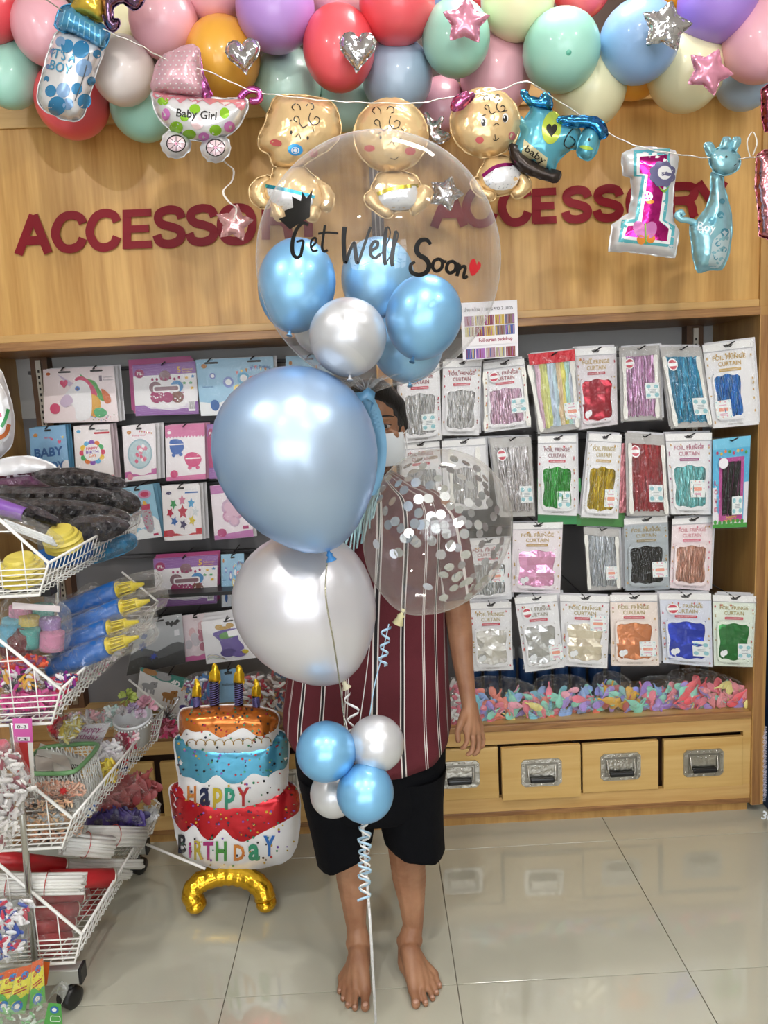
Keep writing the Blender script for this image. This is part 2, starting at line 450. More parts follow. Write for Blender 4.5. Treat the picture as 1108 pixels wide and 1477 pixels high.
# sheet of card seen flat-on, used by the hanging packs: local coordinates 0..1 across and down
class Card:
    def __init__(s, q, Y, bulge=0):
        """q: top-left, top-right, bottom-right, bottom-left pixels"""
        s.q = q; s.Y = Y; s.b = bulge
    def px(s, u, v):
        a, b, c, d = s.q; return ((a[0] * (1 - u) + b[0] * u) * (1 - v) + (d[0] * (1 - u) + c[0] * u) * v, (a[1] * (1 - u) + b[1] * u) * (1 - v) + (d[1] * (1 - u) + c[1] * u) * v)
    def at(s, pp, eps=.001):   # pp in u,v
        out = []
        for u, v in pp:
            x, y = s.px(u, v); bl = s.b * 4 * max(0, u * (1 - u)) * min(1, max(0, v - .1) * 4) * min(1, max(0, 1 - v) * 5)
            out.append(P(x, y, s.Y - bl - eps))
        return out
BL = mat('101014', .4)
# ============================================================ THE SETTING
YF = 2.52                                    # front plane of the shop cabinets
WD = wood('d4b074', 'bf9558', 'X', name='veneer_rail'); WV = wood('d6a964', 'b0803e', 'Z', scale=.8, name='veneer_panel')
WE = wood('b08350', '7a5230', 'X', scale=2.2, name='plywood_edge'); WEV = wood('b08350', '8a6038', 'Z', scale=2.2, name='plywood_edge_upright')
WS = wood('c49a5c', 'a87d45', 'Z', name='veneer_side'); WDK = mat('3a2418', .5)
GREY = mat('6d6c6e', .6, var=.06); GREYL = mat('a9a8a6', .6)
# floor tiles, 60 cm, glazed
def tilemat():
    m, N, L, b = newmat('glazed_tile')
    inp(b, 'Roughness', .06); inp(b, 'Specular IOR Level', .7); inp(b, 'Coat Weight', .6); inp(b, 'Coat Roughness', .02)
    t = N.new('ShaderNodeTexNoise'); t.inputs['Scale'].default_value = 5; t.inputs['Detail'].default_value = 5
    tc = N.new('ShaderNodeTexCoord'); L.new(tc.outputs['Object'], t.inputs['Vector'])
    rp = N.new('ShaderNodeValToRGB'); rp.color_ramp.elements[0].color = (*lin('b7b5a5'), 1); rp.color_ramp.elements[1].color = (*lin('c4c3b3'), 1)
    L.new(t.outputs[0], rp.inputs[0]); L.new(rp.outputs[0], b.inputs['Base Color'])
    return m
TM = tilemat()
fl = G().box((-4, -4, -.05), (4, 5, -.006)).obj('floor', mat('9a9488', .6), kind='structure')
tme = None
X0, Y0, TS = .147, 1.79, .6
for ix in range(-5, 4):
    for iy in range(-3, 2):
        x = X0 + ix * TS; y = Y0 + iy * TS
        if tme is None:
            g = G().box((0, 0, -.006), (TS - .0022, TS - .0022, 0), bev=.0008)
            t = g.obj('tile', TM, fl); tme = t.data
        else:
            t = bpy.data.objects.new('tile', tme); C.objects.link(t); t.parent = fl
        # mesh is stored relative to the floor's origin
        t.location = Vector((x + .0011, y + .0011, 0)) 
o0 = wl(fl)
# ceiling, side and far walls
G().box((-4, -4, CEIL), (4, 3.3, CEIL + .1)).obj('ceiling', mat('e6e3dc', .8), kind='structure')
G().box((-4, 3.2, 0), (4, 3.3, CEIL)).obj('wall_back', mat('cfcac0', .8), kind='structure')
G().box((-4.1, -4, 0), (-4, 3.3, CEIL)).obj('wall_left', mat('d8d2c6', .8), kind='structure')
G().box((4, -4, 0), (4.1, 3.3, CEIL)).obj('wall_right', mat('d8d2c6', .8), kind='structure')
# the shop front behind the camera: piers, a sill and window bars, open to the daylight
wf = G()
wf.box((-4, -4.1, 0), (-2.4, -4, CEIL)); wf.box((2.4, -4.1, 0), (4, -4, CEIL)); wf.box((-2.4, -4.1, 2.9), (2.4, -4, CEIL)); wf.box((-2.4, -4.1, 0), (2.4, -4, .35))
wf.obj('wall_front', mat('bdb6aa', .8), kind='structure')
wn = G()
for i in range(7): wn.box((-2.4 + i * .8 - .03, -4.06, .35), (-2.4 + i * .8 + .03, -4, 2.9))
for z in (.38, 1.0, 1.64, 2.27, 2.87): wn.box((-2.4, -4.06, z - .025), (2.4, -4, z + .025))
wn.obj('window_1', mat('5a5a5c', .4), kind='structure')
# unseen shelving with goods, added behind the viewer only to vary the reflections
for k_, (sx, lb) in enumerate(((-2.3, 'added unseen shelving with coloured goods behind the viewer for reflections, rack side'), (2.3, 'added unseen shelving with coloured goods behind the viewer for reflections, carton side'))):
    t = thing('reflection_shelf', lb, 'shelf', (sx, -1.6, 0))
    G().box((sx - .22, -3.2, 0), (sx + .22, -.4, .12)).box((sx - .02, -3.2, .12), (sx + .02, -.4, 1.7)).obj('frame', mat('c9c6c0', .5), t)
    for z in (.5, .9, 1.3): G().box((sx - .22, -3.2, z), (sx + .22, -.4, z + .02)).obj('board', mat('d8d5ce', .5), t)
    g = G(); rr9 = random.Random(k_)
    for z in (.12, .52, .92, 1.32):
        y = -3.15
        while y < -.5:
            w9 = rr9.uniform(.06, .2); h9 = rr9.uniform(.15, .33); g.box((sx - .2, y, z), (sx + .2, y + w9 - .01, z + h9), rr9.randrange(6)); y += w9
    g.obj('goods', [mat(c, .5) for c in ('b8404c', '3f6aa8', 'd8b84a', '4f9a6a', 'd8d4d0', '3a3440')], t, kind='stuff')
t = thing('reflection_counter', 'pale added counter behind the viewer, unseen, there for reflections', 'counter', (0, -3.2, 0))  # counter added out of view, so shiny surfaces have something to mirror
G().box((-.9, -3.4, 0), (.9, -3.0, .95)).obj('body', mat('8a6a4a', .5), t); G().box((-.95, -3.45, .95), (.95, -2.95, .99)).obj('top', mat('d8d2c8', .4), t)
# ceiling lamps
LE = mat('fffaf0', .5, emit=7)
for i, (x, y) in enumerate(DOWN):
    t = thing('ceiling_downlight', 'round white ceiling downlight, ' + ('rack side before the garland', 'middle one before the garland', 'carton side before the garland', 'rear one on the rack side', 'rear one on the carton side')[i], 'lamp', (x, y, CEIL - .03), 'ceiling downlights')
    G().lathe([(.058, -.0), (.08, -.004), (.085, .004), (.085, .03)], Matrix.Translation((x, y, CEIL - .03)), 24).obj('trim_ring', mat('f0f0ee', .5), t)
    G().lathe([(.001, .002), (.058, .002)], Matrix.Translation((x, y, CEIL - .029)), 24).obj('diffuser', LE, t)
t = thing('ceiling_panel_lamp', 'rectangular louvred panel lamp on the ceiling above the balloon garland', 'lamp', (.55, 2.15, CEIL - .04))
G().box((.25, 2.0, CEIL - .04), (.85, 2.3, CEIL)).obj('housing', mat('f0f0ee', .5), t)
G().box((.265, 2.015, CEIL - .043), (.835, 2.285, CEIL - .04)).obj('diffuser', LE, t)
g = G()
for k in range(8): g.box((.26 + k * .082, 2.005, CEIL - .049), (.266 + k * .082, 2.295, CEIL - .043))
for k in range(4): g.box((.26, 2.02 + k * .086, CEIL - .049), (.84, 2.026 + k * .086, CEIL - .043))
g.obj('louvre', mat('8a8a8c', .4, .8), t)

# ------------------------------------------------------------ cabinets
def zat(px, py, Y=YF): return P(px, py, Y).z
ZT, ZP0, ZP1, ZB = 2.385, 1.765, 2.382, 1.714        # ledge above, panel bottom and top, lip bottom
XL, XM, XR = -1.275, .025, 1.265                     # edges of the sign boards
YB = YF + .34                                        # back panel of the recess
def drawer(px0, py0, px1, py1, out, label, par, handle=True):
    a = P(px0, py0, YF - out); b = P(px1, py1, YF - out)
    x0, x1, z1, z0 = a.x, b.x, a.z, b.z
    d = G().box((x0, YF - out - .001, z0), (x1, YF - out + .017, z1), bev=.0025).obj('drawer', WDR, par)
    G().box((x0 + .012, YF - out + .017, z0 + .01), (x1 - .012, YF + .28, z1 - .02)).obj('drawer_box', WS, d)
    if handle:
        cx, cz = (x0 + x1) / 2, (z0 + z1) / 2 + .002; w2, h2 = .071, .05; yf = YF - out - .001
        h = G()
        # rim
        for k, (rx, rz, dy) in enumerate([(w2, h2, 0)]):
            o = [(cx + sx * (rx - (0 if e else .012)), cz + sz * (rz - (.012 if e else 0))) for sx, sz, e in ((-1, -1, 0), (-1, -1, 1), (-1, 1, 1), (-1, 1, 0), (1, 1, 0), (1, 1, 1), (1, -1, 1), (1, -1, 0))]
            i_ = [(cx + sx * (w2 - .014), cz + sz * (h2 - .014)) for sx, sz in ((-1, -1), (-1, -1), (-1, 1), (-1, 1), (1, 1), (1, 1), (1, -1), (1, -1))]
            vs = [(p[0], yf, p[1]) for p in o] + [(p[0], yf - .003, p[1]) for p in [(cx + (q[0] - cx) * .985, cz + (q[1] - cz) * .985) for q in o]] + [(p[0], yf - .003, p[1]) for p in i_] + [(p[0], yf - .0012, p[1]) for p in i_]
            fs = []
            for r_ in range(3):
                for j in range(8): fs.append((r_ * 8 + j, r_ * 8 + (j + 1) % 8, r_ * 8 + 8 + (j + 1) % 8, r_ * 8 + 8 + j))
            h.add(vs, fs)
        hd = h.obj('handle', STEEL, d, fix=True)
        G().box((cx - w2 + .014, yf - .0015, cz - h2 + .014), (cx + w2 - .014, yf - .0005, cz + h2 - .014)).obj('recess', mat('8d8a83', .35, .9), hd)
        G().box((cx - w2 + .02, yf - .0035, cz - h2 + .030), (cx + w2 - .02, yf - .0015, cz + h2 - .022)).obj('backplate', STEEL, hd)
        lp = G().tube([(cx - .047, yf - .004, cz + .026), (cx - .047, yf - .010, cz - .01), (cx - .045, yf - .012, cz - .021), (cx + .045, yf - .012, cz - .021), (cx + .047, yf - .010, cz - .01), (cx + .047, yf - .004, cz + .026)], .003, 8)
        lp.obj('bail', STEEL, hd)
        G().box((cx - .042, yf - .020, cz - .031), (cx + .042, yf - .006, cz - .013), bev=.005).obj('grip', mat('121214', .3), hd)
        rv = G()
        for (dx, dz) in [(-w2 + .007, -.03), (-w2 + .007, .03), (w2 - .007, -.03), (w2 - .007, .03), (-.045, h2 - .007), (-.022, h2 - .007), (0, h2 - .007), (.022, h2 - .007), (.045, h2 - .007), (-.04, -h2 + .007), (0, -h2 + .007), (.04, -h2 + .007), (-.02, h2 - .024), (.02, h2 - .024), (-.008, h2 - .03), (.008, h2 - .03)]:
            rv.ball((cx + dx, yf - .003, cz + dz), (.0034, .002, .0034), 8)
        rv.obj('rivets', mat('d8d5cc', .2, 1), hd, kind='stuff')
    return d
WDR = wood('d6b474', 'c49a56', 'X', scale=.7, name='drawer_face'); STEEL = mat('b8b5ad', .28, 1, bs=(60, .15))
def cabinet(name, label, x0, x1, zs, drawers):
    t = thing(name, label, 'cabinet', ((x0 + x1) / 2, YF + .2, 0))
    # sign board with rails
    G().box((x0, YF + .006, ZP0), (x1, YF + .03, ZP1)).obj('sign_board', WV, t)
    G().box((x0 - .0, YF - .002, ZP1), (x1, YF + .03, ZP1 + .075), bev=.002).obj('rail', WD, t)
    G().box((x0 - .0, YF - .002, ZP0 - .024), (x1, YF + .03, ZP0), bev=.002).obj('rail', WD, t)
    G().box((x0, YF - .012, ZB), (x1, YF + .36, ZP0 - .024), bev=.0025).obj('lintel_board', WE, t)
    # upper dark recess and top
    G().box((x0, YF + .20, ZP1 + .075), (x1, YF + .22, CEIL - .25)).obj('upper_back', WDK, t)
    G().box((x0, YF + .0, ZP1 + .03), (x1, YF + .22, ZP1 + .074)).obj('ledge', WE, t)
    # recess
    G().box((x0, YB, .05), (x1, YB + .02, ZB)).obj('back_panel', GREY, t)
    G().box((x0, YB - .004, 1.50), (x1, YB, ZB)).obj('light_panel', GREYL, t)
    G().box((x0, YF + .012, zs - .002), (x1, YB, zs + .0), 0).box((x0, YF, zs - .022), (x1, YB, zs - .002)).obj('shelf_board', WD, t)
    G().box((x0, YF - .006, zs - .022), (x1, YF + .01, zs + .002), bev=.003).obj('shelf_edge', WE, t)
    z1 = zs - .07
    G().box((x0, YF, z1), (x1, YF + .02, zs - .022)).obj('rail', WD, t)
    zb = .105
    G().box((x0, YF, .052), (x1, YF + .02, zb)).obj('rail', WD, t)
    G().box((x0, YF - .004, .036), (x1, YF + .02, .053), bev=.002).obj('bottom_edge', WE, t)
    G().box((x0, YF + .016, 0), (x1, YF + .03, .037)).obj('plinth', WS, t)
    G().box((x0, YF + .05, zb - .02), (x1, YF + .06, z1 + .01)).obj('drawer_bay', WDK, t)
    for d in drawers: drawer(*d, t)
    return t
cabl = cabinet('display_cabinet', 'wooden display cabinet with balloon packs hanging behind the wire rack', XL, XM, .402,
               [(112, 1106, 228, 1178, .0, ''), (230, 1100, 345, 1172, .004, ''), (347, 1094, 462, 1166, .0, ''), (464, 1089, 560, 1160, .0, '')])
cabr = cabinet('display_cabinet', 'wooden display cabinet with foil curtain packs above four metal-handled drawers', XM + .05, XR, .372,
               [(604, 1084, 720.5, 1151, .002, ''), (723, 1080, 838.5, 1149, .028, ''), (840, 1074, 950, 1138, .006, ''), (957.5, 1068, 1071, 1133, .0, '')])
# frame stiles: between, left and right of the drawers
for (px, py0, py1) in ((953.7, 1071, 1138),):
    pass
a = P(1071.5, 1100, YF).x
G().box((a, YF + .0005, .105), (XR, YF + .02, .302)).obj('stile', WDR, cabr)
for par_, x0_, x1_ in ((cabr, XM + .008, XM + .046),):
    G().box((x0_, YF - .008, ZP0 - .01), (x1_, YF - .004, 2.9)).obj('seam_strip', mat('5b4a44', .4), par_)
    G().box((x0_ + .01, YF - .010, ZP0 - .01), (x0_ + .014, YF - .008, 2.9)).box((x1_ - .014, YF - .010, ZP0 - .01), (x1_ - .01, YF - .008, 2.9)).obj('seam_edges', mat('a89c92', .4), par_, kind='stuff')
# upright side panels
for (x0, x1, par, yb) in ((XM, XM + .05, cabr, YB), (XR, XR + .045, cabr, YB), (XL - .05, XL, cabl, YB)):
    G().box((x0, YF - .008, .03), (x1, yb + .02, ZP0 - .024), bev=.002).box((x0, YF - .004, ZP0 - .024), (x1, YF + .05, 2.9)).obj('side_panel', WS, par)
    G().box((x0 + .004, YF - .0095, .03), (x1 - .012, YF - .006, ZB)).obj('panel_edge', WEV, par)
# slotted shelf tracks in the recess
for x, par in ((XL + .10, cabl), (XR - .085, cabr)):
    g = G().box((x - .03, YB - .05, zat(600, 1000, YB)), (x + .03, YB, ZB)); g.obj('track_strip', mat('5e3f26', .5), par)
    g = G().box((x - .009, YB - .058, .42), (x + .009, YB - .05, ZB - .01)); tr = g.obj('shelf_track', mat('b9b4a8', .3, 1), par)
    g = G()
    for k in range(60): g.box((x - .003, YB - .0595, .45 + k * .0205), (x + .003, YB - .058, .46 + k * .0205))
    g.obj('slots', mat('17120e', .6), tr, kind='stuff')
# hanging rails for the packs
def rails(par, x0, x1, zz):
    for z in zz: G().box((x0, YB - .03, z - .012), (x1, YB, z + .0), bev=.002).obj('hook_rail', mat('48474a', .5), par)
rails(cabr, XM + .05, XR - .03, [zat(850, y, YB - .02) for y in (512, 632, 752, 858)])
rails(cabl, XL + .05, XM, [zat(200, y, YB - .02) for y in (528, 612, 700, 800, 890)])

# red acrylic lettering, one thing per sign, each letter a part made of bars and curves
RED = mat('80071a', .45, spec=.25)
GLY = {'A': [[(.1, 1), (.5, 0)], [(.5, 0), (.9, 1)], [(.26, .66), (.74, .66)]],
 'C': ['s', [(.93, .30), (.82, .14), (.55, .075), (.28, .16), (.11, .42), (.12, .64), (.3, .87), (.56, .93), (.82, .85), (.93, .68)]],
 'E': [[(.12, 0), (.12, 1)], [(.0, .09), (.98, .09)], [(.0, .5), (.9, .5)], [(.0, .91), (1, .91)]],
 'S': ['s', [(.91, .3), (.8, .13), (.5, .075), (.2, .15), (.14, .3), (.27, .43), (.55, .5), (.82, .59), (.9, .73), (.79, .87), (.5, .93), (.2, .87), (.09, .69)]],
 'O': ['o', [(.5, .075), (.78, .14), (.91, .36), (.91, .64), (.78, .86), (.5, .925), (.22, .86), (.09, .64), (.09, .36), (.22, .14)]],
 'R': [[(.12, 0), (.12, 1)], ['s', (.0, .09), (.6, .09), (.82, .15), (.87, .28), (.8, .43), (.6, .5), (.12, .5)], ['s', (.5, .5), (.7, .56), (.8, .72), (.83, .9), (.88, 1.0)]],
 'Y': [[(.1, 0), (.5, .58)], [(.9, 0), (.5, .58)], [(.5, .45), (.5, 1)]]}
def bar(g, q, w_):
    dz = .0004 * (len(g.v) > 0) * (1 + len(g.f) % 7 * .3)
    L_, R_ = [], []
    n = len(q); cl = q[0] == q[-1]
    for i in range(n):
        a = q[max(i - 1, 0)] if not (cl and i in (0, n - 1)) else q[n - 2]; b = q[min(i + 1, n - 1)] if not (cl and i in (0, n - 1)) else q[1]
        dx, dy = b[0] - a[0], b[1] - a[1]; l = math.hypot(dx, dy) + 1e-9
        L_.append((q[i][0] - dy / l * w_ / 2, q[i][1] + dx / l * w_ / 2)); R_.append((q[i][0] + dy / l * w_ / 2, q[i][1] - dx / l * w_ / 2))
    fr = Flat(YF - .002 - dz).at(L_ + R_, 0); bk = Flat(YF + .0065).at(L_ + R_, 0); m = 2 * n
    fs = [(i, i + 1, n + i + 1, n + i) for i in range(n - 1)]
    fs += [(i, i + m, i + 1 + m, i + 1) for i in range(n - 1)] + [(n + i, n + i + 1, n + i + 1 + m, n + i + m) for i in range(n - 1)] + [(0, n, n + m, m), (n - 1, n - 1 + m, 2 * n - 1 + m, 2 * n - 1)]
    g.add(fr + bk, fs)
def sign(letters, label):
    t = thing('lettering_sign', label, 'sign', P(letters[0][1], letters[0][2], YF))
    for (ch, x0, yb, x1, yt) in letters:
        g = G(); w_ = 12.5; gl = GLY[ch]
        if gl[0] in ('s', 'o'): gl = [[gl[0]] + list(gl[1])]
        for st in gl:
            cl = st[0] == 'o'; sp = st[0] in ('s', 'o'); pts = st[1:] if sp else st
            q = [(x0 + u * (x1 - x0), yt + v * (yb - yt) - .049 * (u - .5) * (x1 - x0)) for u, v in pts]
            if sp: q = spline(q, 5, cl)
            if cl: q = q + [q[0]]
            bar(g, q, w_ * (.86 if ch == 'E' and abs(q[0][1] - q[-1][1]) < 8 else 1))
        g.obj('letter', RED, t)
sign([('A', 21, 366, 75, 310), ('C', 75, 363, 123, 306), ('C', 125, 361, 172, 303), ('E', 178, 358, 219, 302), ('S', 222, 356, 266, 298), ('S', 269, 353, 313, 296),
      ('O', 315, 352, 368, 295), ('R', 378, 345, 424, 292), ('Y', 420, 342, 470, 290)], 'dark red ACCESSORY lettering on the board beside the stroller balloon')
sign([('A', 621, 327, 675, 272), ('C', 668, 327, 716, 268), ('C', 720, 325, 765, 267), ('E', 770, 322, 803, 272), ('S', 812, 320, 852, 270), ('S', 857, 318, 898, 268),
      ('O', 905, 317, 955, 266), ('R', 962, 314, 1008, 264), ('Y', 1003, 312, 1050, 262)], 'dark red ACCESSORY lettering on the board behind the figure one balloon')
# blue box standing at the end of the cabinet
bxp = FL(1089, 1180); X1 = 1.335
t = thing('product_box', 'dark blue box with white print standing beside the right-hand cabinet', 'box', (X1 + .15, YF - .05, 0))
t['label'] = 'dark blue printed box standing on the floor against the cabinet end panel'
G().box((X1, YF - .12, 0), (X1 + .3, YF + .2, .98), bev=.003).obj('carton', mat('1d3f66', .35), t)
fs = Flat(YF - .12)
g = G(); text(fs, '30', 1098, 1181, 12, g, 0, ang=14, bold=.02); g.obj('print', mat('dfe6ee', .5), t)
g = G()
for k in range(14): text(fs, 'SNOW', 1104, 1065 + k * 7, 4, g, 0, ang=-80)
g.obj('small_print', mat('c9c6d8', .5), t)
# ============================================================ BALLOONS
def rot_to(axis):
    return Vector((0, 0, 1)).rotation_difference(Vector(axis)).to_matrix()
def balloon(px, py, rx, ry, Y, m, label, ang=0, lean=0, name='latex_balloon', cat='balloon', group=None, knot=None, par=None, egg=.12, n=28, nip=False):
    """px,py centre; rx,ry radii in pixels; ang: turn in the picture (neck away from straight down); lean: neck tips towards us"""
    c = P(px, py, Y); a = rpx(rx, c); b = rpx(ry, c)
    up = Vector((math.sin(R(ang)), 0, math.cos(R(ang))))
    ax = (up * math.cos(R(lean)) + Vector((0, 1, 0)) * math.sin(R(lean))).normalized()
    M_ = rot_to(ax)
    prof = []
    k = 18
    for i in range(k + 1):
        t = math.pi * i / k
        z = -math.cos(t); r_ = math.sin(t) * (1 + egg * z * .8)
        if z < -.8: z = z - (-.8 - z) * .35 * (egg * 6)
        prof.append((r_ * a, z * b))
    mx = Matrix.Translation(c) @ M_.to_4x4()
    root = None
    g = G().lathe(prof, mx, n)
    kw = dict(label=label, cat=cat, group=group) if par is None else {}
    o = g.obj(name, m, par, origin=c, **kw)
    if knot is not None:
        z0 = prof[0][1]; ks = 1 if rx > 60 else .55
        g2 = G().lathe([(ks * .0035, z0 + .004), (ks * .003, z0 - ks * .002), (ks * .0065, z0 - ks * .006), (ks * .005, z0 - ks * .010), (ks * .011, z0 - ks * .019), (ks * .010, z0 - ks * .020), (.001, z0 - ks * .017)], mx, 10)
        g2.obj('knot', knot, o)
    if nip:
        G().lathe([(a * .09, b * .985), (a * .055, b * 1.0), (a * .02, b * 1.02), (0, b * 1.022)], mx, 12).obj('crown_tip', nip, o)
    return o
cM, cP, cC, cW = 'a6dccb', 'e9b3bd', 'ee5e66', 'e6dcd6'
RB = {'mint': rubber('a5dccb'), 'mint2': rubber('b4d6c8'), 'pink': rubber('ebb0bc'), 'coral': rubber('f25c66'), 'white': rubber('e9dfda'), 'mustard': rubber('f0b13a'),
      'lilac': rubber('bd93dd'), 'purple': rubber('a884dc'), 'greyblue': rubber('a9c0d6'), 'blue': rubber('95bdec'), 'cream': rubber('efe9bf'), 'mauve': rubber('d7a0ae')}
GB = [ # px, py, rx, ry, Y, colour, angle, label
 (-18, 15, 46, 50, 2.26, 'coral', 0, 'coral balloon cut by the frame beside the blue baby bottle balloon'),
 (66, 42, 47, 57, 2.24, 'pink', -10, 'large pink balloon half hidden behind the blue baby bottle foil'),
 (18, 108, 41, 53, 2.33, 'mint', 6, 'mint balloon under the pink one at the end of the garland'),
 (104, 146, 52, 53, 2.36, 'coral', 0, 'coral balloon hanging lowest, behind the baby bottle foil'),
 (178, 103, 44, 55, 2.24, 'white', 5, 'milky white balloon beside the baby bottle foil'),
 (182, 38, 40, 52, 2.40, 'cream', 0, 'cream balloon peeking out above the milky white one'),
 (206, 158, 46, 43, 2.38, 'mint', 0, 'mint balloon behind the stroller balloon'),
 (236, 32, 49, 52, 2.24, 'pink', 0, 'pink balloon just above the stroller canopy'),
 (305, -15, 46, 45, 2.27, 'pink', 0, 'pink balloon at the top edge above the mustard one'),
 (321, 84, 54, 60, 2.26, 'mustard', 0, 'mustard yellow balloon with a silver heart on it'),
 (397, 14, 57, 62, 2.2, 'lilac', 0, 'lilac balloon at the top beside the mustard one'),
 (415, 122, 49, 60, 2.37, 'mint2', 0, 'pale mint balloon behind the head of the pacifier baby foil'),
 (489, 71, 52, 63, 2.2, 'coral', 0, 'coral balloon with a silver heart on it'),
 (487, -4, 40, 40, 2.36, 'pink', 0, 'pink balloon squeezed between the lilac and coral ones'),
 (573, 6, 55, 57, 2.2, 'coral', 0, 'coral balloon at the top edge without foil on it'),
 (573, 112, 51, 57, 2.3, 'greyblue', 0, 'grey-blue balloon above the middle baby foil'),
 (496, 148, 40, 37, 2.42, 'mint2', 0, 'pale mint balloon in shade beneath the heart-marked coral balloon'),
 (658, 56, 49, 60, 2.2, 'mint', 0, 'mint balloon with a pink star on it'),
 (637, 152, 36, 44, 2.43, 'mauve', 0, 'dusky pink balloon in shade between the middle and bow-wearing babies'),
 (652, 8, 30, 34, 2.42, 'blue', 0, 'light blue balloon just showing above the star-marked mint one'),
 (747, 0, 53, 58, 2.24, 'cream', 0, 'cream balloon at the top edge above the pink one'),
 (716, 106, 53, 60, 2.35, 'pink', 0, 'pink balloon above the bow-wearing baby foil'),
 (809, 73, 55, 65, 2.2, 'mint', 8, 'large plain mint balloon with a dot at its tip'),
 (840, -20, 42, 44, 2.3, 'coral', 0, 'coral balloon at the top edge between mint and light blue'),
 (849, 128, 54, 57, 2.3, 'cream', 0, 'cream balloon above the blue rocking horse foil'),
 (917, 102, 40, 36, 2.42, 'mustard', 0, 'mustard balloon barely showing under the light blue one'),
 (921, 60, 56, 65, 2.2, 'blue', 12, 'light blue balloon with a silver star on it'),
 (1036, 2, 56, 54, 2.2, 'purple', 0, 'purple balloon at the top edge beside the silver star'),
 (990, 104, 54, 56, 2.3, 'cream', 0, 'cream balloon with a pink star at its edge'),
 (1094, 58, 53, 67, 2.22, 'pink', 0, 'large pink balloon at the frame edge beside the purple one'),
 (1077, 116, 42, 40, 2.38, 'greyblue', 0, 'grey-blue balloon under the large pink one at the edge'),
 (130, -25, 40, 40, 2.36, 'mint', 0, 'mint balloon cut by the top edge behind the bottle teat'),
 (690, -22, 30, 34, 2.45, 'coral', 0, 'coral balloon hidden above the mint and cream ones'),
 (975, -28, 36, 36, 2.42, 'mustard', 0, 'mustard balloon behind the silver star and purple balloon'),
]
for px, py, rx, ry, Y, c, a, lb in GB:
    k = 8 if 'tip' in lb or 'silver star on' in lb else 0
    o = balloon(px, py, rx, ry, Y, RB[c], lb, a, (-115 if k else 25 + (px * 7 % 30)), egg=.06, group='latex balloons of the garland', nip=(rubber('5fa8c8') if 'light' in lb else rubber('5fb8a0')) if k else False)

SILV = foilm('d8d8dc', .14, .6, 45, .92); ROSE = foilm('ecb6b8', .2, .4, 40, .6); PNKF = foilm('e49ab2', .25, .3, 30, .45); SKIN = foilm('e9c894', .22, .45, 26, .35)
WHF = foilm('e8e8ea', .25, .3, 18, .35)
def pr(c, metal=.25, rough=.25): return mat(c, rough, metal)
K = mat('17130f', .35)
def foil_thing(name, label, group=None, cat='foil balloon', at_=(0, 0), Y=2.1):
    return thing(name, label, cat, P(at_[0], at_[1], Y), group)
def little(outline, Y, th, m, name, label, step=3.0, crk=.3, wave=5, cat='foil balloon', **kw):
    f = Foil(outline, Y, th, name, m, None, step=step, seam=.003, crk=crk, wave=wave, origin=None, label=label, cat=cat, **kw)
    return f
little(heart(351, 78, 48, 50, -8), 2.10, .026, SILV, 'heart_balloon', 'small silver foil heart on the mustard balloon')
little(heart(516, 71, 50, 58, 2), 2.052, .026, SILV, 'heart_balloon', 'small silver foil heart on the coral balloon')
little(star(672, 31, 34, .58, rot=4), 2.03, .018, PNKF, 'star_balloon', 'small pink foil star on the mint balloon')
little(star(961, 38, 37, .6, rot=12), 2.02, .019, SILV, 'star_balloon', 'small silver foil star on the light blue balloon')
little(star(1023, 103, 34, .58, rot=24), 2.12, .018, PNKF, 'star_balloon', 'small pink foil star on the cream balloon')
rs = little(star(338, 322, 27, .55, rot=8), 2.2, .016, ROSE, 'star_balloon', 'rose gold foil star hanging on a ribbon below the stroller balloon')
little(star(643, 279, 25, .6, rot=20), 2.2, .018, SILV, 'star_balloon', 'silver foil star seen through the clear bubble balloon')
little(spline([(614, 162), (626, 176), (640, 168), (634, 186), (650, 196), (636, 206), (618, 204), (613, 190)], 3), 2.2, .02, SILV, 'star_balloon', 'crumpled silver foil star beside the middle baby head')
g = G(); q = spline([(321, 230, 2.10), (327, 236, 2.13), (337, 246, 2.15), (334, 262, 2.17), (322, 276, 2.16), (330, 291, 2.15), (341, 301, 2.16), (337, 318, 2.17)], 5, False)
g.ribbon([P(a, b, c) for a, b, c in q], .006, [Vector((1, .5 * math.sin(i * .35), .3 * math.cos(i * .3))) for i in range(len(q))])
g.obj('ribbon', mat('f0e9e2', .3), rs.obj)

# ---- baby bottle
t = foil_thing('bottle_balloon', 'blue and white baby bottle foil balloon reading IT\'S A BOY', at_=(100, 170), Y=2.08)
f = Foil(spline([(86, 44), (72, 70), (62, 105), (54, 138), (62, 157), (78, 165), (92, 172), (112, 173), (121, 163), (129, 136), (139, 100), (149, 66), (120, 50)], 3), 2.09, .06, 'bottle_body', WHF, t, wave=8)
g = G(); LB, MB = 0, 1
for x, y, r_, c in ((87, 60, 7, 1), (97, 66, 9, 0), (117, 71, 12, 0), (76, 74, 4, 0), (121, 98, 12, 1), (140, 78, 6, 0), (132, 117, 6, 0), (67, 114, 4, 0), (73, 131, 8, 0), (91, 130, 10, 1), (111, 128, 8, 0), (82, 153, 13, 0), (98, 150, 8, 1), (122, 146, 10, 0), (69, 96, 3, 0)):
    decal(f, circ(x, y, r_, r_ * 1.1, 18, 15), g, c, 4)
text(f, "IT'S A", 73, 82, 14, g, 2, 14, .012, wide=36, sub=5, eps=.0024); text(f, 'BOY', 70, 99, 14, g, 2, 16, .012, wide=32, sub=5, eps=.0024)
g.obj('print', [pr('3f86b4'), pr('86a8cf'), pr('4d9cc4')], f.obj)
g = G(); stroke(f, [(129, 76), (121, 110), (108, 145)], 1.6, g); g.obj('crease_line', mat('55585c', .3), f.obj)
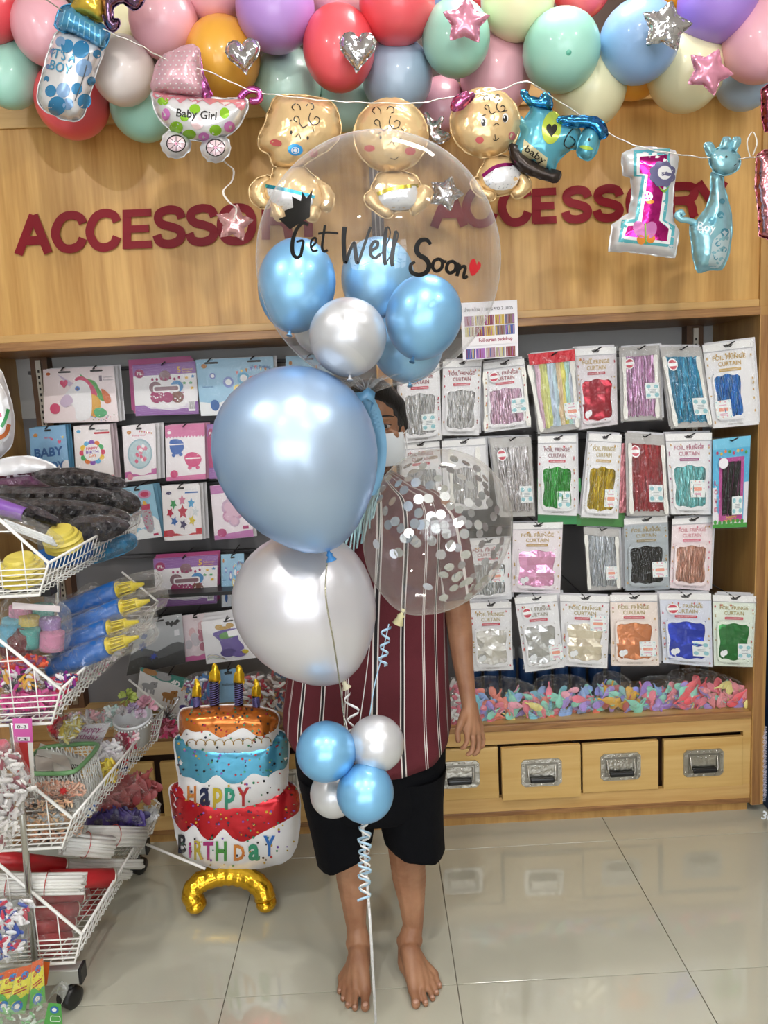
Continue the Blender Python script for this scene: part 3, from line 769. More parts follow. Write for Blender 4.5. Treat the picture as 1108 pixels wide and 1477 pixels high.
f2 = Foil(spline([(88, 12), (80, 32), (84, 42), (105, 50), (128, 62), (147, 71), (155, 58), (156, 45), (140, 30), (115, 15), (102, 7)], 3), 2.07, .05, 'bottle_cap', foilm('58a8d6', .25, .4, 25, .45), t, wave=7)
g = G()
for i in range(8):
    u = i / 7; stroke(f2, [(94 + u * 50, 15 + u * 27), (88 + u * 57, 38 + u * 27)], 1.5, g, n=3)
g.obj('cap_ridges', pr('93cde8'), f2.obj)
Foil(spline([(104, 14), (110, -4), (122, -30), (140, -30), (150, -2), (147, 30), (125, 22)], 3), 2.06, .04, 'bottle_teat', foilm('e6c24a', .22, .4, 25, .6), t)
# ---- lavender piece above it
little(spline([(146, -24), (147, 12), (152, 34), (161, 45), (170, 40), (172, 29), (163, 26), (164, 10), (178, 4), (192, 14), (205, 6), (206, -20)], 3), 2.05, .03, foilm('8d7394', .2, .5, 30), 'animal_balloon', 'dusky purple foil balloon end hanging above the bottle cap')

# ---- stroller
t = foil_thing('stroller_balloon', 'pink spotted baby stroller foil balloon reading Baby Girl', at_=(285, 230), Y=2.1)
fb = Foil(spline([(221, 131), (222, 150), (228, 167), (243, 184), (262, 196), (290, 203), (316, 200), (338, 188), (350, 171), (357, 153), (352, 142), (325, 143), (287, 139), (250, 134)], 3), 2.1, .055, 'stroller_body', WHF, t, wave=9)
g = G()
decal(fb, spline([(221, 132), (224, 143), (233, 139), (241, 147), (250, 140), (260, 149), (270, 142), (282, 150), (292, 144), (303, 151), (314, 146), (325, 153), (335, 148), (348, 160), (355, 150), (352, 143), (325, 144), (287, 140), (250, 135)], 2), g, 0, 5)
for x, y, rx, ry, c in ((235, 146, 8, 6, 1), (239, 165, 6, 9, 2), (254, 184, 10, 9, 1), (281, 157, 8, 7, 1), (273, 194, 10, 7, 1), (294, 197, 8, 6, 2), (311, 188, 9, 8, 1), (324, 163, 7, 8, 1), (331, 183, 8, 8, 2), (285, 178, 9, 9, 3), (266, 170, 6, 5, 1)):
    decal(fb, circ(x, y, rx, ry, 16), g, c, 4)
text(fb, 'Baby Girl', 254, 168, 12, g, 4, 5, .012, wide=58, sub=5)
g.obj('print', [pr('dc8d97'), pr('8fc433'), pr('dd84cd'), pr('efd0d2'), K], fb.obj)
fc = Foil(spline([(221, 131), (223, 105), (232, 84), (250, 74), (270, 66), (280, 66), (287, 74), (288, 95), (292, 120), (289, 138), (255, 136)], 3), 2.09, .05, 'stroller_canopy', foilm('d3a6b0', .32, .4, 25, .2), t, wave=8)
g = G()
for i in range(9):
    for j in range(10):
        x = 226 + i * 8 + (j % 2) * 4; y = 74 + j * 6.6
        if inside((x, y), [tuple(p) for p in fc.o]): decal(fc, circ(x, y, 1.3, n=8), g, 0, 3, simple=True)
g.obj('dots', pr('f6eef0'), fc.obj, kind='stuff')
Foil(spline([(287, 74), (291, 100), (300, 125), (306, 140), (289, 139)], 3), 2.1, .02, 'canopy_edge', foilm('c773b4', .2, .4, 30), t)
pts = spline([(346, 143), (352, 134), (364, 129), (374, 134), (374, 143), (366, 146), (360, 143)], 4, False)
G().tube([P(a, b, 2.09) for a, b in pts], [.009] * (len(pts) - 3) + [.008, .006, .004], 10).obj('handle', foilm('d66cb8', .18, .3, 40), t)
for cx, cy, r_ in ((254, 207, 21), (311, 213, 21)):
    fw = Foil(star(cx, cy, r_, .93, 12), 2.1, .03, 'wheel', WHF, t, step=4, wave=6)
    g = G(); decal(fw, circ(cx, cy, 13.5, 12), g, 2, 5, .001); pp = circ(cx, cy, 13.5, 12, 24); stroke(fw, pp, 1.6, g, 0, n=1, closed=True, raw=True)
    for k in range(8):
        a = k * math.pi / 4; stroke(fw, [(cx, cy), (cx + 12 * math.cos(a), cy + 11 * math.sin(a))], .9, g, 0, n=2, eps=.002)
    decal(fw, circ(cx, cy, 2, n=8), g, 1, 3, .002, simple=True)
    g.obj('spokes', [K, pr('e08fb0'), pr('efd4dc')], fw.obj)

# ---- foil babies
def curls(f, cx, cy, s, g):
    for pts in ([(-16, 2), (-20, -3), (-14, -8), (-8, -4), (-7, 2)], [(2, -4), (6, -9), (12, -7), (13, -1), (9, 1)], [(-12, 20), (-17, 16), (-14, 11), (-9, 14), (-8, 22), (-3, 28), (4, 24)], [(8, 6), (6, 16), (12, 24), (20, 22), (22, 15), (17, 12), (14, 15)]):
        stroke(f, [(cx + a * s, cy + b * s) for a, b in pts], 1.3, g, 0)
def baby(label, head, hc, hr, body, limbs, diaper, band, waist, face, Y=2.13, cx=0):
    t = foil_thing('baby_balloon', label, at_=(hc[0], max(p[1] for p in body)), Y=Y, group='baby foil balloons')
    fh = Foil(head, Y, .065, 'head', SKIN, t, wave=9, crk=.22)
    fb = Foil(body, Y + .005, .04, 'body', SKIN, t, step=4, wave=7, crk=.25)
    for l in limbs: Foil(l, Y - .005, .022, 'limb', SKIN, t, step=3.5, wave=5, crk=.35)
    g = G(); decal(fb, diaper, g, 0, 4, .0015); stroke(fb, waist, 5, g, 1, eps=.0025)
    xs = [p[0] for p in diaper]; ys = [p[1] for p in diaper]
    for i in range(40):
        x, y = U(min(xs), max(xs)), U(min(ys), max(ys))
        if inside((x, y), diaper): stroke(fb, [(x - 1.2, y), (x + .5, y - 1.2)], .7, g, 2, eps=.002, n=1)
    g.obj('diaper', [WHF, foilm(band, .2, .2), pr('8a8f96')], fb.obj)
    g = G(); face(fh, g); g.obj('face_print', [K, pr('dd6b6b', .3), pr('3f9fe0'), pr('f4f4f4'), pr('d9589a')], fh.obj)
def face1(f, g):
    curls(f, 440, 157, .95, g)
    for x, y in ((420, 191), (444, 199)): decal(f, circ(x, y, 1.7, 2.8, 10), g, 0, 3, simple=True)
    stroke(f, [(426, 198), (431, 193), (434, 201)], 1.1, g); stroke(f, [(416, 175), (421, 173)], 1, g); stroke(f, [(451, 183), (453, 190)], 1, g)
    decal(f, circ(398, 206, 9, 5, 12, 10), g, 1, 4); decal(f, circ(452, 221, 7, 6, 12), g, 1, 4)
    decal(f, circ(426, 216, 11, 8.5, 20, 10), g, 2, 3); decal(f, circ(426, 217, 6, 5, 16), g, 3, 3, .0018); stroke(f, circ(426, 217, 3.6, 3.6, 12), 1.5, g, 2, .0024, 1, True, True)
baby('gold-skinned baby foil balloon with a blue pacifier printed on it', spline([(400, 139), (388, 160), (382, 180), (374, 196), (375, 214), (388, 222), (395, 238), (415, 244), (435, 240), (452, 228), (470, 218), (484, 205), (491, 190), (488, 165), (478, 148), (458, 141), (430, 138)], 3), (435, 190), 55,
     spline([(398, 240), (392, 254), (380, 262), (376, 280), (390, 296), (404, 306), (440, 308), (462, 304), (470, 285), (462, 262), (448, 250), (430, 236)], 3),
     [spline([(390, 254), (372, 258), (361, 270), (362, 288), (376, 300), (390, 296), (384, 276)], 3), spline([(456, 262), (470, 266), (482, 284), (476, 304), (462, 300), (462, 280)], 3),
      spline([(392, 290), (402, 292), (412, 306), (408, 318), (396, 314)], 3), spline([(440, 296), (454, 292), (462, 300), (456, 318), (442, 316)], 3)],
     spline([(385, 270), (410, 276), (450, 284), (446, 300), (430, 306), (405, 306), (392, 290)], 2), '43b7d8', [(383, 268), (405, 272), (430, 278), (454, 284)], face1)
def face2(f, g):
    curls(f, 556, 162, .95, g)
    for x, y in ((549, 198), (578, 201)): decal(f, circ(x, y, 1.7, 2.6, 10), g, 0, 3, simple=True)
    stroke(f, [(545, 193), (550, 190)], 1, g); stroke(f, [(579, 185), (583, 189)], 1, g); stroke(f, [(561, 208), (566, 204), (569, 210)], 1, g)
    stroke(f, [(563, 228), (570, 230), (575, 226)], 1.1, g); decal(f, circ(533, 214, 8, 5, 12), g, 1, 4); decal(f, circ(592, 218, 8, 6, 12), g, 1, 4)
baby('gold-skinned smiling baby foil balloon behind the top of the bubble', circ(564, 195, 53, 53, 26), (564, 195), 52,
     spline([(548, 250), (540, 262), (534, 280), (540, 300), (560, 306), (584, 304), (602, 300), (608, 282), (606, 264), (596, 252), (570, 246)], 3),
     [spline([(540, 274), (528, 280), (527, 292), (540, 304), (556, 314), (566, 310), (562, 298), (548, 290)], 3), spline([(602, 276), (610, 268), (622, 274), (620, 290), (606, 304), (596, 310), (592, 298)], 3)],
     spline([(546, 280), (570, 272), (600, 268), (600, 290), (590, 302), (565, 303), (553, 296)], 2), 'd8c53c', [(544, 280), (565, 272), (585, 269), (604, 268)], face2)
def face3(f, g):
    curls(f, 712, 143, .75, g)
    for x, y in ((698, 176), (729, 170)):
        decal(f, circ(x, y, 4.5, 7, 14), g, 3, 3); decal(f, circ(x - .5, y + 1, 3.2, 5.2, 12), g, 0, 3, .0019); decal(f, circ(x - 1.5, y - 1, 1.2, 1.6, 8), g, 3, 3, .0026, simple=True)
        stroke(f, [(x - 4, y - 9), (x + 3, y - 11)], 1, g)
    stroke(f, [(712, 182), (716, 178), (720, 180)], 1.1, g); stroke(f, [(711, 200), (715, 203), (720, 199)], 1.1, g); stroke(f, [(714, 194), (715, 203)], 1, g)
    decal(f, circ(692, 202, 6, 5, 14), g, 1, 4); decal(f, circ(739, 196, 5, 6, 14), g, 1, 4)
baby('gold-skinned wide-eyed baby foil balloon with a pink bow on her head', circ(700, 177, 50, 50, 26), (700, 177), 50,
     spline([(702, 228), (696, 240), (688, 256), (694, 274), (716, 282), (738, 278), (750, 266), (752, 246), (740, 230), (722, 224)], 3),
     [spline([(690, 256), (680, 262), (684, 276), (702, 288), (712, 288), (714, 276), (700, 270)], 3), spline([(748, 250), (760, 254), (766, 268), (758, 280), (744, 286), (738, 276), (748, 266)], 3)],
     spline([(698, 252), (718, 240), (750, 240), (749, 258), (738, 272), (715, 274), (701, 266)], 2), 'cc3fa0', [(696, 254), (714, 241), (734, 237), (752, 241)], face3)
little(spline([(652, 158), (654, 144), (664, 136), (678, 133), (684, 138), (676, 148), (664, 158)], 3), 2.06, .014, foilm('d873a8', .22, .3), 'bow_balloon', 'pink foil bow on the head of the wide-eyed baby balloon')

# ---- rocking horse
t = foil_thing('horse_balloon', 'blue rocking horse foil balloon with a brown rocker reading baby', at_=(800, 262), Y=2.12)
HB = foilm('62b0c4', .26, .4, 22, .4)
f = Foil(spline([(750, 170), (757, 172), (766, 158), (764, 148), (778, 152), (794, 158), (806, 172), (830, 180), (838, 196), (834, 212), (818, 218), (802, 236), (796, 250), (770, 236), (738, 222), (746, 206), (752, 190)], 3), 2.13, .05, 'horse_body', HB, t, wave=8)
Foil(spline([(752, 134), (758, 131), (764, 139), (778, 142), (786, 134), (794, 138), (795, 158), (780, 156), (764, 152)], 3), 2.12, .025, 'tail', foilm('3f8fc4', .2, .4, 30), t, step=4)
Foil(spline([(806, 170), (830, 168), (860, 170), (872, 180), (876, 194), (866, 200), (850, 184), (826, 182), (808, 178)], 3), 2.1, .022, 'mane', foilm('3c86bd', .2, .4, 30), t, step=4)
fh = Foil(spline([(850, 182), (866, 190), (864, 206), (856, 226), (844, 230), (833, 220), (836, 204), (842, 190)], 3), 2.11, .028, 'horse_head', HB, t, step=4)
Foil(spline([(736, 210), (748, 212), (768, 232), (790, 244), (808, 248), (803, 262), (784, 258), (756, 248), (740, 232)], 3), 2.11, .02, 'rocker', foilm('3c332f', .3, .4, 30, .5), t, step=4)
g = G(); decal(f, circ(796, 184, 14, 24, 24, 8), g, 0, 5); decal(f, heart(796, 187, 16, 20, 2), g, 1, 4, .002)
lab = [(756, 201), (790, 228), (787, 248), (752, 224)]; decal(f, lab, g, 2, 5, .0018)
text(f, 'baby', 756, 217, 10, g, 1, 36, .01, wide=34, sub=4, eps=.0026)
stroke(f, [(826, 186), (818, 196), (814, 208), (822, 214), (830, 204), (822, 196)], 1.6, g, 1)
g.obj('print', [pr('b6c94a'), K, pr('d9cfa5')], f.obj)
g = G(); decal(fh, circ(850, 201, 1.8, 2.4, 10), g, 0, 3, simple=True); decal(fh, circ(846, 213, 10, 3, 14, 12), g, 1, 4); g.obj('print', [K, pr('a9c951')], fh.obj)

# ---- number one
t = foil_thing('number_balloon', 'white foil number 1 balloon with teal outline, magenta figure and butterfly', at_=(930, 370), Y=2.14)
f = Foil([(899, 222), (921, 212), (950, 214), (973, 218), (978, 229), (972, 262), (969, 300), (970, 318), (979, 336), (973, 371), (936, 366), (905, 362), (879, 362), (884, 325), (898, 315), (908, 308), (913, 280), (911, 256), (900, 252), (898, 236)], 2.15, .045, 'foil_body', WHF, t, wave=9, crk=.2)
g = G()
one = lambda k: [(923 - k, 226 - k), (963 + k * .4, 223 - k), (955 + k, 290), (951 + k, 318), (965 + k, 330 - k * .4), (962 + k, 348 + k), (901 - k, 340 + k), (906 - k, 326 - k), (925 - k * 1.0, 325 - k), (935 - k, 252 + k * .3), (923 - k, 250 + k * .5)]
decal(f, one(9), g, 0, 5, .001); decal(f, one(4.5), g, 1, 5, .0016); decal(f, one(0), g, 2, 5, .0022)
fl6 = []
for k in range(48):
    a = 2 * math.pi * k / 48; r_ = 17 + 2.5 * abs(math.sin(4 * a)); fl6.append((956 + r_ * math.cos(a), 251 + r_ * math.sin(a)))
decal(f, fl6, g, 3, 5, .003); decal(f, circ(959, 249, 10, n=18), g, 1, 5, .0036); text(f, 'st', 954, 253, 7, g, 3, 0, .02, wide=10, eps=.0042)
for dx, dy, rx, ry, c, r_ in ((-6, -6, 9, 13, 4, -25), (9, -5, 9, 13, 4, 25), (-4, 9, 6, 7, 5, -10), (10, 7, 6, 7, 5, 15)): decal(f, circ(929 + dx, 337 + dy, rx, ry, 18, r_), g, c, 5, .003)
stroke(f, [(931, 322), (932, 352)], 2, g, 6, eps=.0038); decal(f, circ(934, 283, 8, 7, 14), g, 1, 4, .003)
for dx, dy in ((-3, -2), (2, -3), (3, 3), (-2, 3)): decal(f, circ(934 + dx, 283 + dy, 1.4, n=8), g, 2, 3, .0038, simple=True)
decal(f, circ(938, 291, 6, 3, 12), g, 5, 4, .003)
decal(f, spline([(950, 268), (958, 274), (966, 268), (958, 278)], 4), g, 6, 4, .003)
g.obj('print', [pr('5fb3bd'), pr('f3f3f5'), foilm('d8359a', .2, .3, 25), pr('6f6c92'), pr('c273ad'), pr('e8923c'), pr('8cb84a')], f.obj)

# ---- giraffe
t = foil_thing('giraffe_balloon', 'pale blue giraffe foil balloon with curled tail reading Boy', at_=(1025, 392), Y=2.14)
GF = foilm('96cbd8', .24, .4, 22, .5)
f = Foil(spline([(1027, 250), (1041, 250), (1044, 270), (1050, 290), (1055, 318), (1054, 345), (1049, 372), (1040, 388), (1024, 388), (1008, 392), (1001, 372), (998, 345), (996, 326), (1006, 318), (1018, 302), (1026, 280)], 3), 2.15, .05, 'body', GF, t, wave=8, crk=.22)
fh = Foil(spline([(1024, 222), (1034, 215), (1048, 212), (1060, 218), (1068, 232), (1062, 246), (1046, 252), (1032, 248), (1025, 236)], 3), 2.13, .03, 'head', GF, t, step=4)
for o_ in ([(1017, 209), (1024, 206), (1030, 212), (1032, 220), (1024, 226), (1019, 218)], [(1040, 214), (1043, 202), (1049, 198), (1054, 203), (1051, 214)], [(1054, 214), (1057, 202), (1064, 198), (1068, 203), (1064, 212), (1060, 218)]): Foil(spline(o_, 3), 2.13, .012, 'ear', GF, t, step=3)
G().tube([P(a, b, 2.14) for a, b in spline([(1004, 322), (993, 318), (982, 316), (977, 310), (982, 306), (987, 311)], 4, False)], [.008] * 18 + [.006] * 3, 10).obj('tail', GF, t)
g = G()
for x, y, r_ in ((1028, 318, 6), (1040, 310, 5), (1046, 335, 6), (1036, 352, 4), (1045, 360, 4), (1033, 372, 3), (1042, 290, 4)): decal(f, circ(x, y, r_, n=14), g, 0, 4)
decal(f, spline([(1030, 345), (1052, 330), (1052, 350), (1046, 372), (1036, 386), (1022, 384), (1026, 365)], 3), g, 1, 5, .0008)
text(f, 'Boy', 1006, 332, 13, g, 2, 8, .005, wide=26, sub=4)
g.obj('print', [pr('4f8fa3'), pr('b8cdd3'), pr('e4eef2')], f.obj)
g = G(); decal(fh, circ(1048, 226, 1.8, n=10), g, 0, 3, simple=True); stroke(fh, [(1058, 240), (1063, 236)], 1, g); g.obj('print', K, fh.obj)
# ---- pink pieces at the frame edge
little([(1092, 225), (1102, 217), (1125, 216), (1135, 240), (1135, 330), (1112, 346), (1096, 340), (1094, 300), (1090, 270)], 2.14, .04, foilm('d7929b', .2, .5, 40), 'number_balloon', 'rose pink foil balloon cut by the frame beside the giraffe', step=4)
little([(1099, 130), (1108, 122), (1135, 130), (1130, 185), (1104, 190), (1100, 170)], 2.12, .03, foilm('a8586a', .2, .5, 40), 'letter_balloon', 'dark rose foil balloon cut by the frame under the large pink balloon', step=4)
# ---- string the pieces hang on
g = G(); q = spline([(40, -20, 2.1), (90, 15, 2.06), (155, 45, 2.05), (200, 64, 2.06), (236, 84, 2.06), (300, 103, 2.07), (360, 130, 2.08), (400, 137, 2.09), (470, 145, 2.09), (530, 148, 2.09), (600, 149, 2.09), (650, 140, 2.09), (720, 130, 2.09), (760, 118, 2.08), (800, 142, 2.1), (875, 190, 2.12), (921, 211, 2.12), (975, 222, 2.12), (1025, 228, 2.12), (1068, 229, 2.12), (1110, 222, 2.12), (1150, 210, 2.1)], 6, False)
g.tube([P(a, b, c) + Vector((0, 0, .0012 * math.sin(i * 1.7))) for i, (a, b, c) in enumerate(q)], .0018, 6)
g.obj('hanging_string', foilm('e6e4dc', .3, .4, 60), label='silvery string that the foil pieces hang on across the garland', cat='string')
g = G(); q = spline([(1082, 226, 2.12), (1078, 205, 2.1), (1086, 190, 2.12), (1092, 206, 2.11), (1086, 224, 2.12)], 5, False)
g.ribbon([P(a, b, c) for a, b, c in q], .004, (1, .3, 0)); g.obj('curled_ribbon', mat('e8e6e0', .3), label='small white curled ribbon tied to the string near the giraffe', cat='ribbon')

# ============================================================ THE BOUQUET ON ITS STICK
YB0 = 1.55
bc = P(546, 381, YB0); br = rpx(175, bc)
sb = Ball(bc, br)
bub = thing('bubble_balloon', 'large clear bubble balloon printed Get Well Soon with small balloons inside', 'balloon', bc - Vector((0, 0, br)))
CLR = film('ffffff', .025, .03, .12, 3.5, .5, name='clear_bubble', dist=.03, pw=5, base=.045)
prof = []
for i in range(49):
    t_ = math.pi * i / 48; z = -math.cos(t_); r_ = math.sin(t_)
    prof.append((r_ * br, z * br * 1.0))
prof = [(.006, -br * 1.08), (.012, -br * 1.045), (.03, -br * 1.01)] + prof[3:]
up = (P(551, 381, YB0) - P(536, 560, YB0)).normalized()
G().lathe(prof, Matrix.Translation(bc) @ rot_to(up).to_4x4(), 64).obj('clear_skin', CLR, bub)
# gathered folds near the neck
g = G()
base = P(528, 558, YB0); 
for k in range(14):
    a = 2 * math.pi * k / 14; d = Vector((math.cos(a), math.sin(a), 0))
    g.tube([base + Vector((0, 0, -.005)) + d * .006, base + d * .03 + Vector((0, 0, .012)), base + d * .07 + Vector((0, 0, .022))], [.0022, .0016, .0004], 5)
g.obj('gathers', film('ffffff', .12, .1, .3, 40, .5), bub)
# lettering, pen strokes on the sphere
g = G(); ST = lambda pts, w_: stroke(sb, [(350 + a / 2.77, 180 + b / 2.77) for a, b in pts], [k * 1.45 for k in w_] if isinstance(w_, list) else w_ * 1.45, g, 0, eps=.001)
ST([(262, 400), (240, 392), (215, 420), (200, 465), (200, 510), (215, 530), (232, 520), (242, 480)], [3.2, 3.4, 3.6, 4, 4, 3.4, 3, 2.4]); ST([(215, 468), (242, 464), (236, 500), (232, 528)], [2, 2.6, 2.8, 2.4])
ST([(272, 492), (292, 470), (290, 452), (276, 462), (272, 485), (282, 505), (300, 500)], 2.2); ST([(330, 400), (322, 450), (318, 490), (326, 506), (340, 500)], 2.6); ST([(302, 435), (340, 430), (382, 434)], 2.2)
ST([(408, 408), (404, 460), (408, 540), (414, 545), (430, 500), (446, 470), (450, 500), (456, 545), (464, 545), (490, 470), (512, 408)], [5, 4.4, 4.2, 3.4, 3, 3, 4, 4, 3, 2.8, 2.6])
ST([(508, 505), (535, 490), (540, 470), (525, 468), (512, 490), (512, 520), (530, 532), (552, 515)], 3.2)
ST([(575, 410), (568, 470), (566, 530), (572, 560)], [3, 4.2, 4.2, 3.6]); ST([(612, 425), (604, 480), (596, 540), (600, 565)], [3, 4.2, 4.2, 3.6]); ST([(552, 515), (562, 505), (580, 470), (590, 430), (580, 408), (572, 430)], 1.4); ST([(578, 545), (592, 520), (610, 480), (622, 440), (612, 422)], 1.4)
ST([(752, 478), (735, 460), (708, 465), (695, 495), (705, 520), (730, 535), (745, 560), (735, 588), (705, 600), (675, 588), (672, 560), (690, 548)], [3.4, 4, 4.6, 5, 5, 5, 5, 4.6, 4.4, 4, 3.4, 2.6])
ST([(785, 535), (765, 545), (760, 570), (775, 585), (795, 572), (798, 548), (785, 535), (800, 545), (815, 548)], 3.4)
ST([(842, 545), (822, 552), (815, 578), (828, 592), (848, 582), (852, 558), (840, 545), (855, 556), (866, 556)], 3.4)
ST([(866, 556), (862, 580), (856, 605)], 3.6); ST([(858, 600), (868, 575), (885, 565), (890, 575), (884, 600), (886, 612), (900, 604)], 3.2)
ht = G(); decal(sb, [(x, y) for x, y in spline([(678, 381), (684, 371), (691, 374), (693, 386), (690, 396), (683, 396), (678, 392)][:0] or [(681, 398), (677, 386), (680, 375), (685, 374), (688, 382), (690, 377), (694, 382), (690, 391)], 4)], ht, 0, 3, .001)
g.obj('lettering', mat('0c0c0e', .3), bub); ht.obj('red_heart', mat('c81e2c', .3), bub)
g = G(); cr = [(410, 312), (423, 331), (446, 312), (449, 291), (451, 274), (443, 287), (437, 275), (434, 292), (421, 283), (422, 300), (405, 305)]
decal(sb, [(402, 316), (409, 322), (418, 331), (447, 313), (448, 292), (451, 274), (442, 286), (436, 276), (434, 290), (421, 283), (423, 299), (410, 304), (412, 312)], g, 0, 5, .001); g.obj('crown_print', mat('0c0c0e', .3), bub)
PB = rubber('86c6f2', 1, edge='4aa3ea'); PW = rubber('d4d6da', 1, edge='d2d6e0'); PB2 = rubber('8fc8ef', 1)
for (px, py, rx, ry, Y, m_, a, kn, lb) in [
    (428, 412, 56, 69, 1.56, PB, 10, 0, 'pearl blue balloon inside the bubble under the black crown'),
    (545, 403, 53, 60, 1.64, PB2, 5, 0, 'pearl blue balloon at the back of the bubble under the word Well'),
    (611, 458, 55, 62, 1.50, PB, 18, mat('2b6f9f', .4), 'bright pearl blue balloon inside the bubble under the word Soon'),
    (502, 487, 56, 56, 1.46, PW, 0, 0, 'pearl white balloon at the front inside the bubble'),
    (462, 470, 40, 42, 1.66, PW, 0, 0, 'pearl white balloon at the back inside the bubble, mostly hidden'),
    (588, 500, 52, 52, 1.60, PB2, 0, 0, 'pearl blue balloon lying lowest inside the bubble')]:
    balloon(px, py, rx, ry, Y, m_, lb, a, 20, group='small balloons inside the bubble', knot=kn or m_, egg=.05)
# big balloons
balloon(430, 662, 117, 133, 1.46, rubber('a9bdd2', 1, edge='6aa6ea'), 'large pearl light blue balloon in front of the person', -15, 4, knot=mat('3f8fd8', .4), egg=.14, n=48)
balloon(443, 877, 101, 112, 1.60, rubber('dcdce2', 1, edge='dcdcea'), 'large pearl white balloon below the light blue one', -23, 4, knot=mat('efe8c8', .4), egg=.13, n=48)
# confetti balloon
cc = P(628, 768, 1.66); ra, rb_ = rpx(105, cc), rpx(122, cc)
ct = thing('confetti_balloon', 'clear balloon with silver confetti discs in front of the striped shirt', 'balloon', cc - Vector((0, 0, rb_)))
cup = (P(664, 655, 1.66) - P(566, 893, 1.66)).normalized()
Mx = Matrix.Translation(cc) @ rot_to(cup).to_4x4()
prof = []
for i in range(41):
    t_ = math.pi * i / 40; z = -math.cos(t_); r_ = math.sin(t_) * (1 + .07 * z); prof.append((r_ * ra, z * rb_ - (0 if z > -.93 else (-.93 - z) * rb_ * .5)))
G().lathe(prof, Mx, 56).obj('clear_skin', film('f2f2ee', .06, .04, .1, 4, .4, name='clear_latex', dist=.02, pw=3, base=.05), ct)
G().lathe([(.004, prof[0][1] + .006), (.0035, prof[0][1] - .004), (.009, prof[0][1] - .010), (.007, prof[0][1] - .014), (.013, prof[0][1] - .03), (.012, prof[0][1] - .031), (.001, prof[0][1] - .026)], Mx, 12).obj('knot', mat('e6dfae', .4), ct)
cme = None; rr = random.Random(5)
CF = [(590, 690), (597, 680), (604, 684), (575, 697), (583, 707), (600, 696), (566, 723), (556, 737), (589, 730), (604, 720), (618, 719), (570, 752), (578, 762), (560, 757), (543, 785), (598, 755), (604, 740), (606, 757), (612, 756), (626, 753), (622, 745), (636, 742), (629, 762), (644, 770), (641, 758), (650, 788), (588, 776), (584, 776), (597, 779), (590, 769), (575, 797), (568, 799), (601, 783), (623, 780), (636, 800), (651, 786), (640, 829), (648, 818), (668, 842), (640, 862), (617, 846), (658, 833), (662, 830), (655, 848), (676, 838), (680, 848), (666, 751), (661, 754), (670, 770), (690, 757), (680, 740), (676, 725), (660, 702), (690, 690), (700, 700), (678, 700), (666, 688), (640, 672), (625, 660), (604, 664), (588, 672), (650, 678), (702, 710), (706, 725), (717, 735), (712, 745), (700, 760), (692, 770), (695, 785), (720, 765), (724, 780), (718, 790), (712, 800), (700, 810), (690, 820), (705, 822), (714, 815), (722, 800), (698, 835), (690, 845), (682, 832), (676, 860), (692, 858), (704, 845), (712, 832), (610, 672), (632, 690), (620, 700), (640, 705), (650, 730), (662, 735), (642, 716), (528, 760), (534, 740), (526, 745), (548, 720), (552, 705), (560, 690), (690, 725), (695, 715), (676, 756), (660, 790), (672, 800), (666, 815), (700, 690), (688, 676), (672, 668), (655, 662)]
back = set(range(50, 110))
for i, (x, y) in enumerate(CF):
    d = ray(x, y).normalized(); Mi = Mx.inverted(); o_ = Mi @ CAM; d2 = (Mi.to_3x3() @ d)
    s_ = Vector((1 / (ra * .985), 1 / (ra * .985), 1 / (rb_ * .985)))
    oo = Vector((o_.x * s_.x, o_.y * s_.y, o_.z * s_.z)); dd = Vector((d2.x * s_.x, d2.y * s_.y, d2.z * s_.z))
    A_ = dd.dot(dd); B_ = oo.dot(dd); C_ = oo.dot(oo) - 1; q = B_ * B_ - A_ * C_
    if q <= 0: continue
    sg = 1 if (i in back and rr.random() < .65) else -1
    t_ = (-B_ + sg * math.sqrt(q)) / A_; p = CAM + d * t_
    pl = oo + dd * t_; nrm = (Mx.to_3x3() @ Vector((pl.x / ra, pl.y / ra, pl.z / rb_))).normalized()
    nrm = (nrm + Vector((rr.uniform(-.25, .25), rr.uniform(-.25, .25), rr.uniform(-.25, .25)))).normalized()
    if cme is None:
        g = G(); n = 16; vs = [(.0104 * math.cos(2 * math.pi * k / n), .0104 * math.sin(2 * math.pi * k / n), 0) for k in range(n)]
        g.poly(vs, 0, .0003, (0, 0, 1)); o = g.obj('confetti', mat('d3d6d8', .22, .75), ct); cme = o.data
        # this first disc's mesh is stored around the world origin of its parent
        me = cme
        for v in me.vertices: v.co += wl(ct)
    else:
        o = bpy.data.objects.new('confetti', cme); C.objects.link(o); o.parent = ct
    o.location = p - wl(ct); o.rotation_mode = 'QUATERNION'; o.rotation_quaternion = Vector((0, 0, 1)).rotation_difference(nrm)
# cluster on the stick
for (px, py, rr_, Y, m_, lb, a) in [(471, 1084, 43, 1.50, PB, 'small pearl blue balloon at the upper side of the stick cluster', -60), (542, 1073, 40.5, 1.53, PW, 'small pearl white balloon upper in the stick cluster', 60),
                            (482, 1144, 34, 1.60, PW, 'small pearl white balloon lower in the stick cluster, behind the blue one', -130), (527, 1143, 41.5, 1.48, PB, 'small pearl blue balloon lowest in the stick cluster', 195)]:
    balloon(px, py, rr_, rr_ * 1.02, Y, m_, lb, a, -30, group='small balloons clustered on the stick', egg=.03, knot=mat('2f6f9f', .4) if m_ is PB else m_)
# stick
t = G(); t.tube([P(517, 1100, 1.52), P(523, 1187, 1.51), P(534, 1330, 1.49), P(543, 1490, 1.46)], .0032, 10)
st = t.obj('balloon_stick', foilm('e9eaee', .3, .5, 120, .35), label='thin white glittery stick below the small balloon cluster, down to the floor edge', cat='stick')
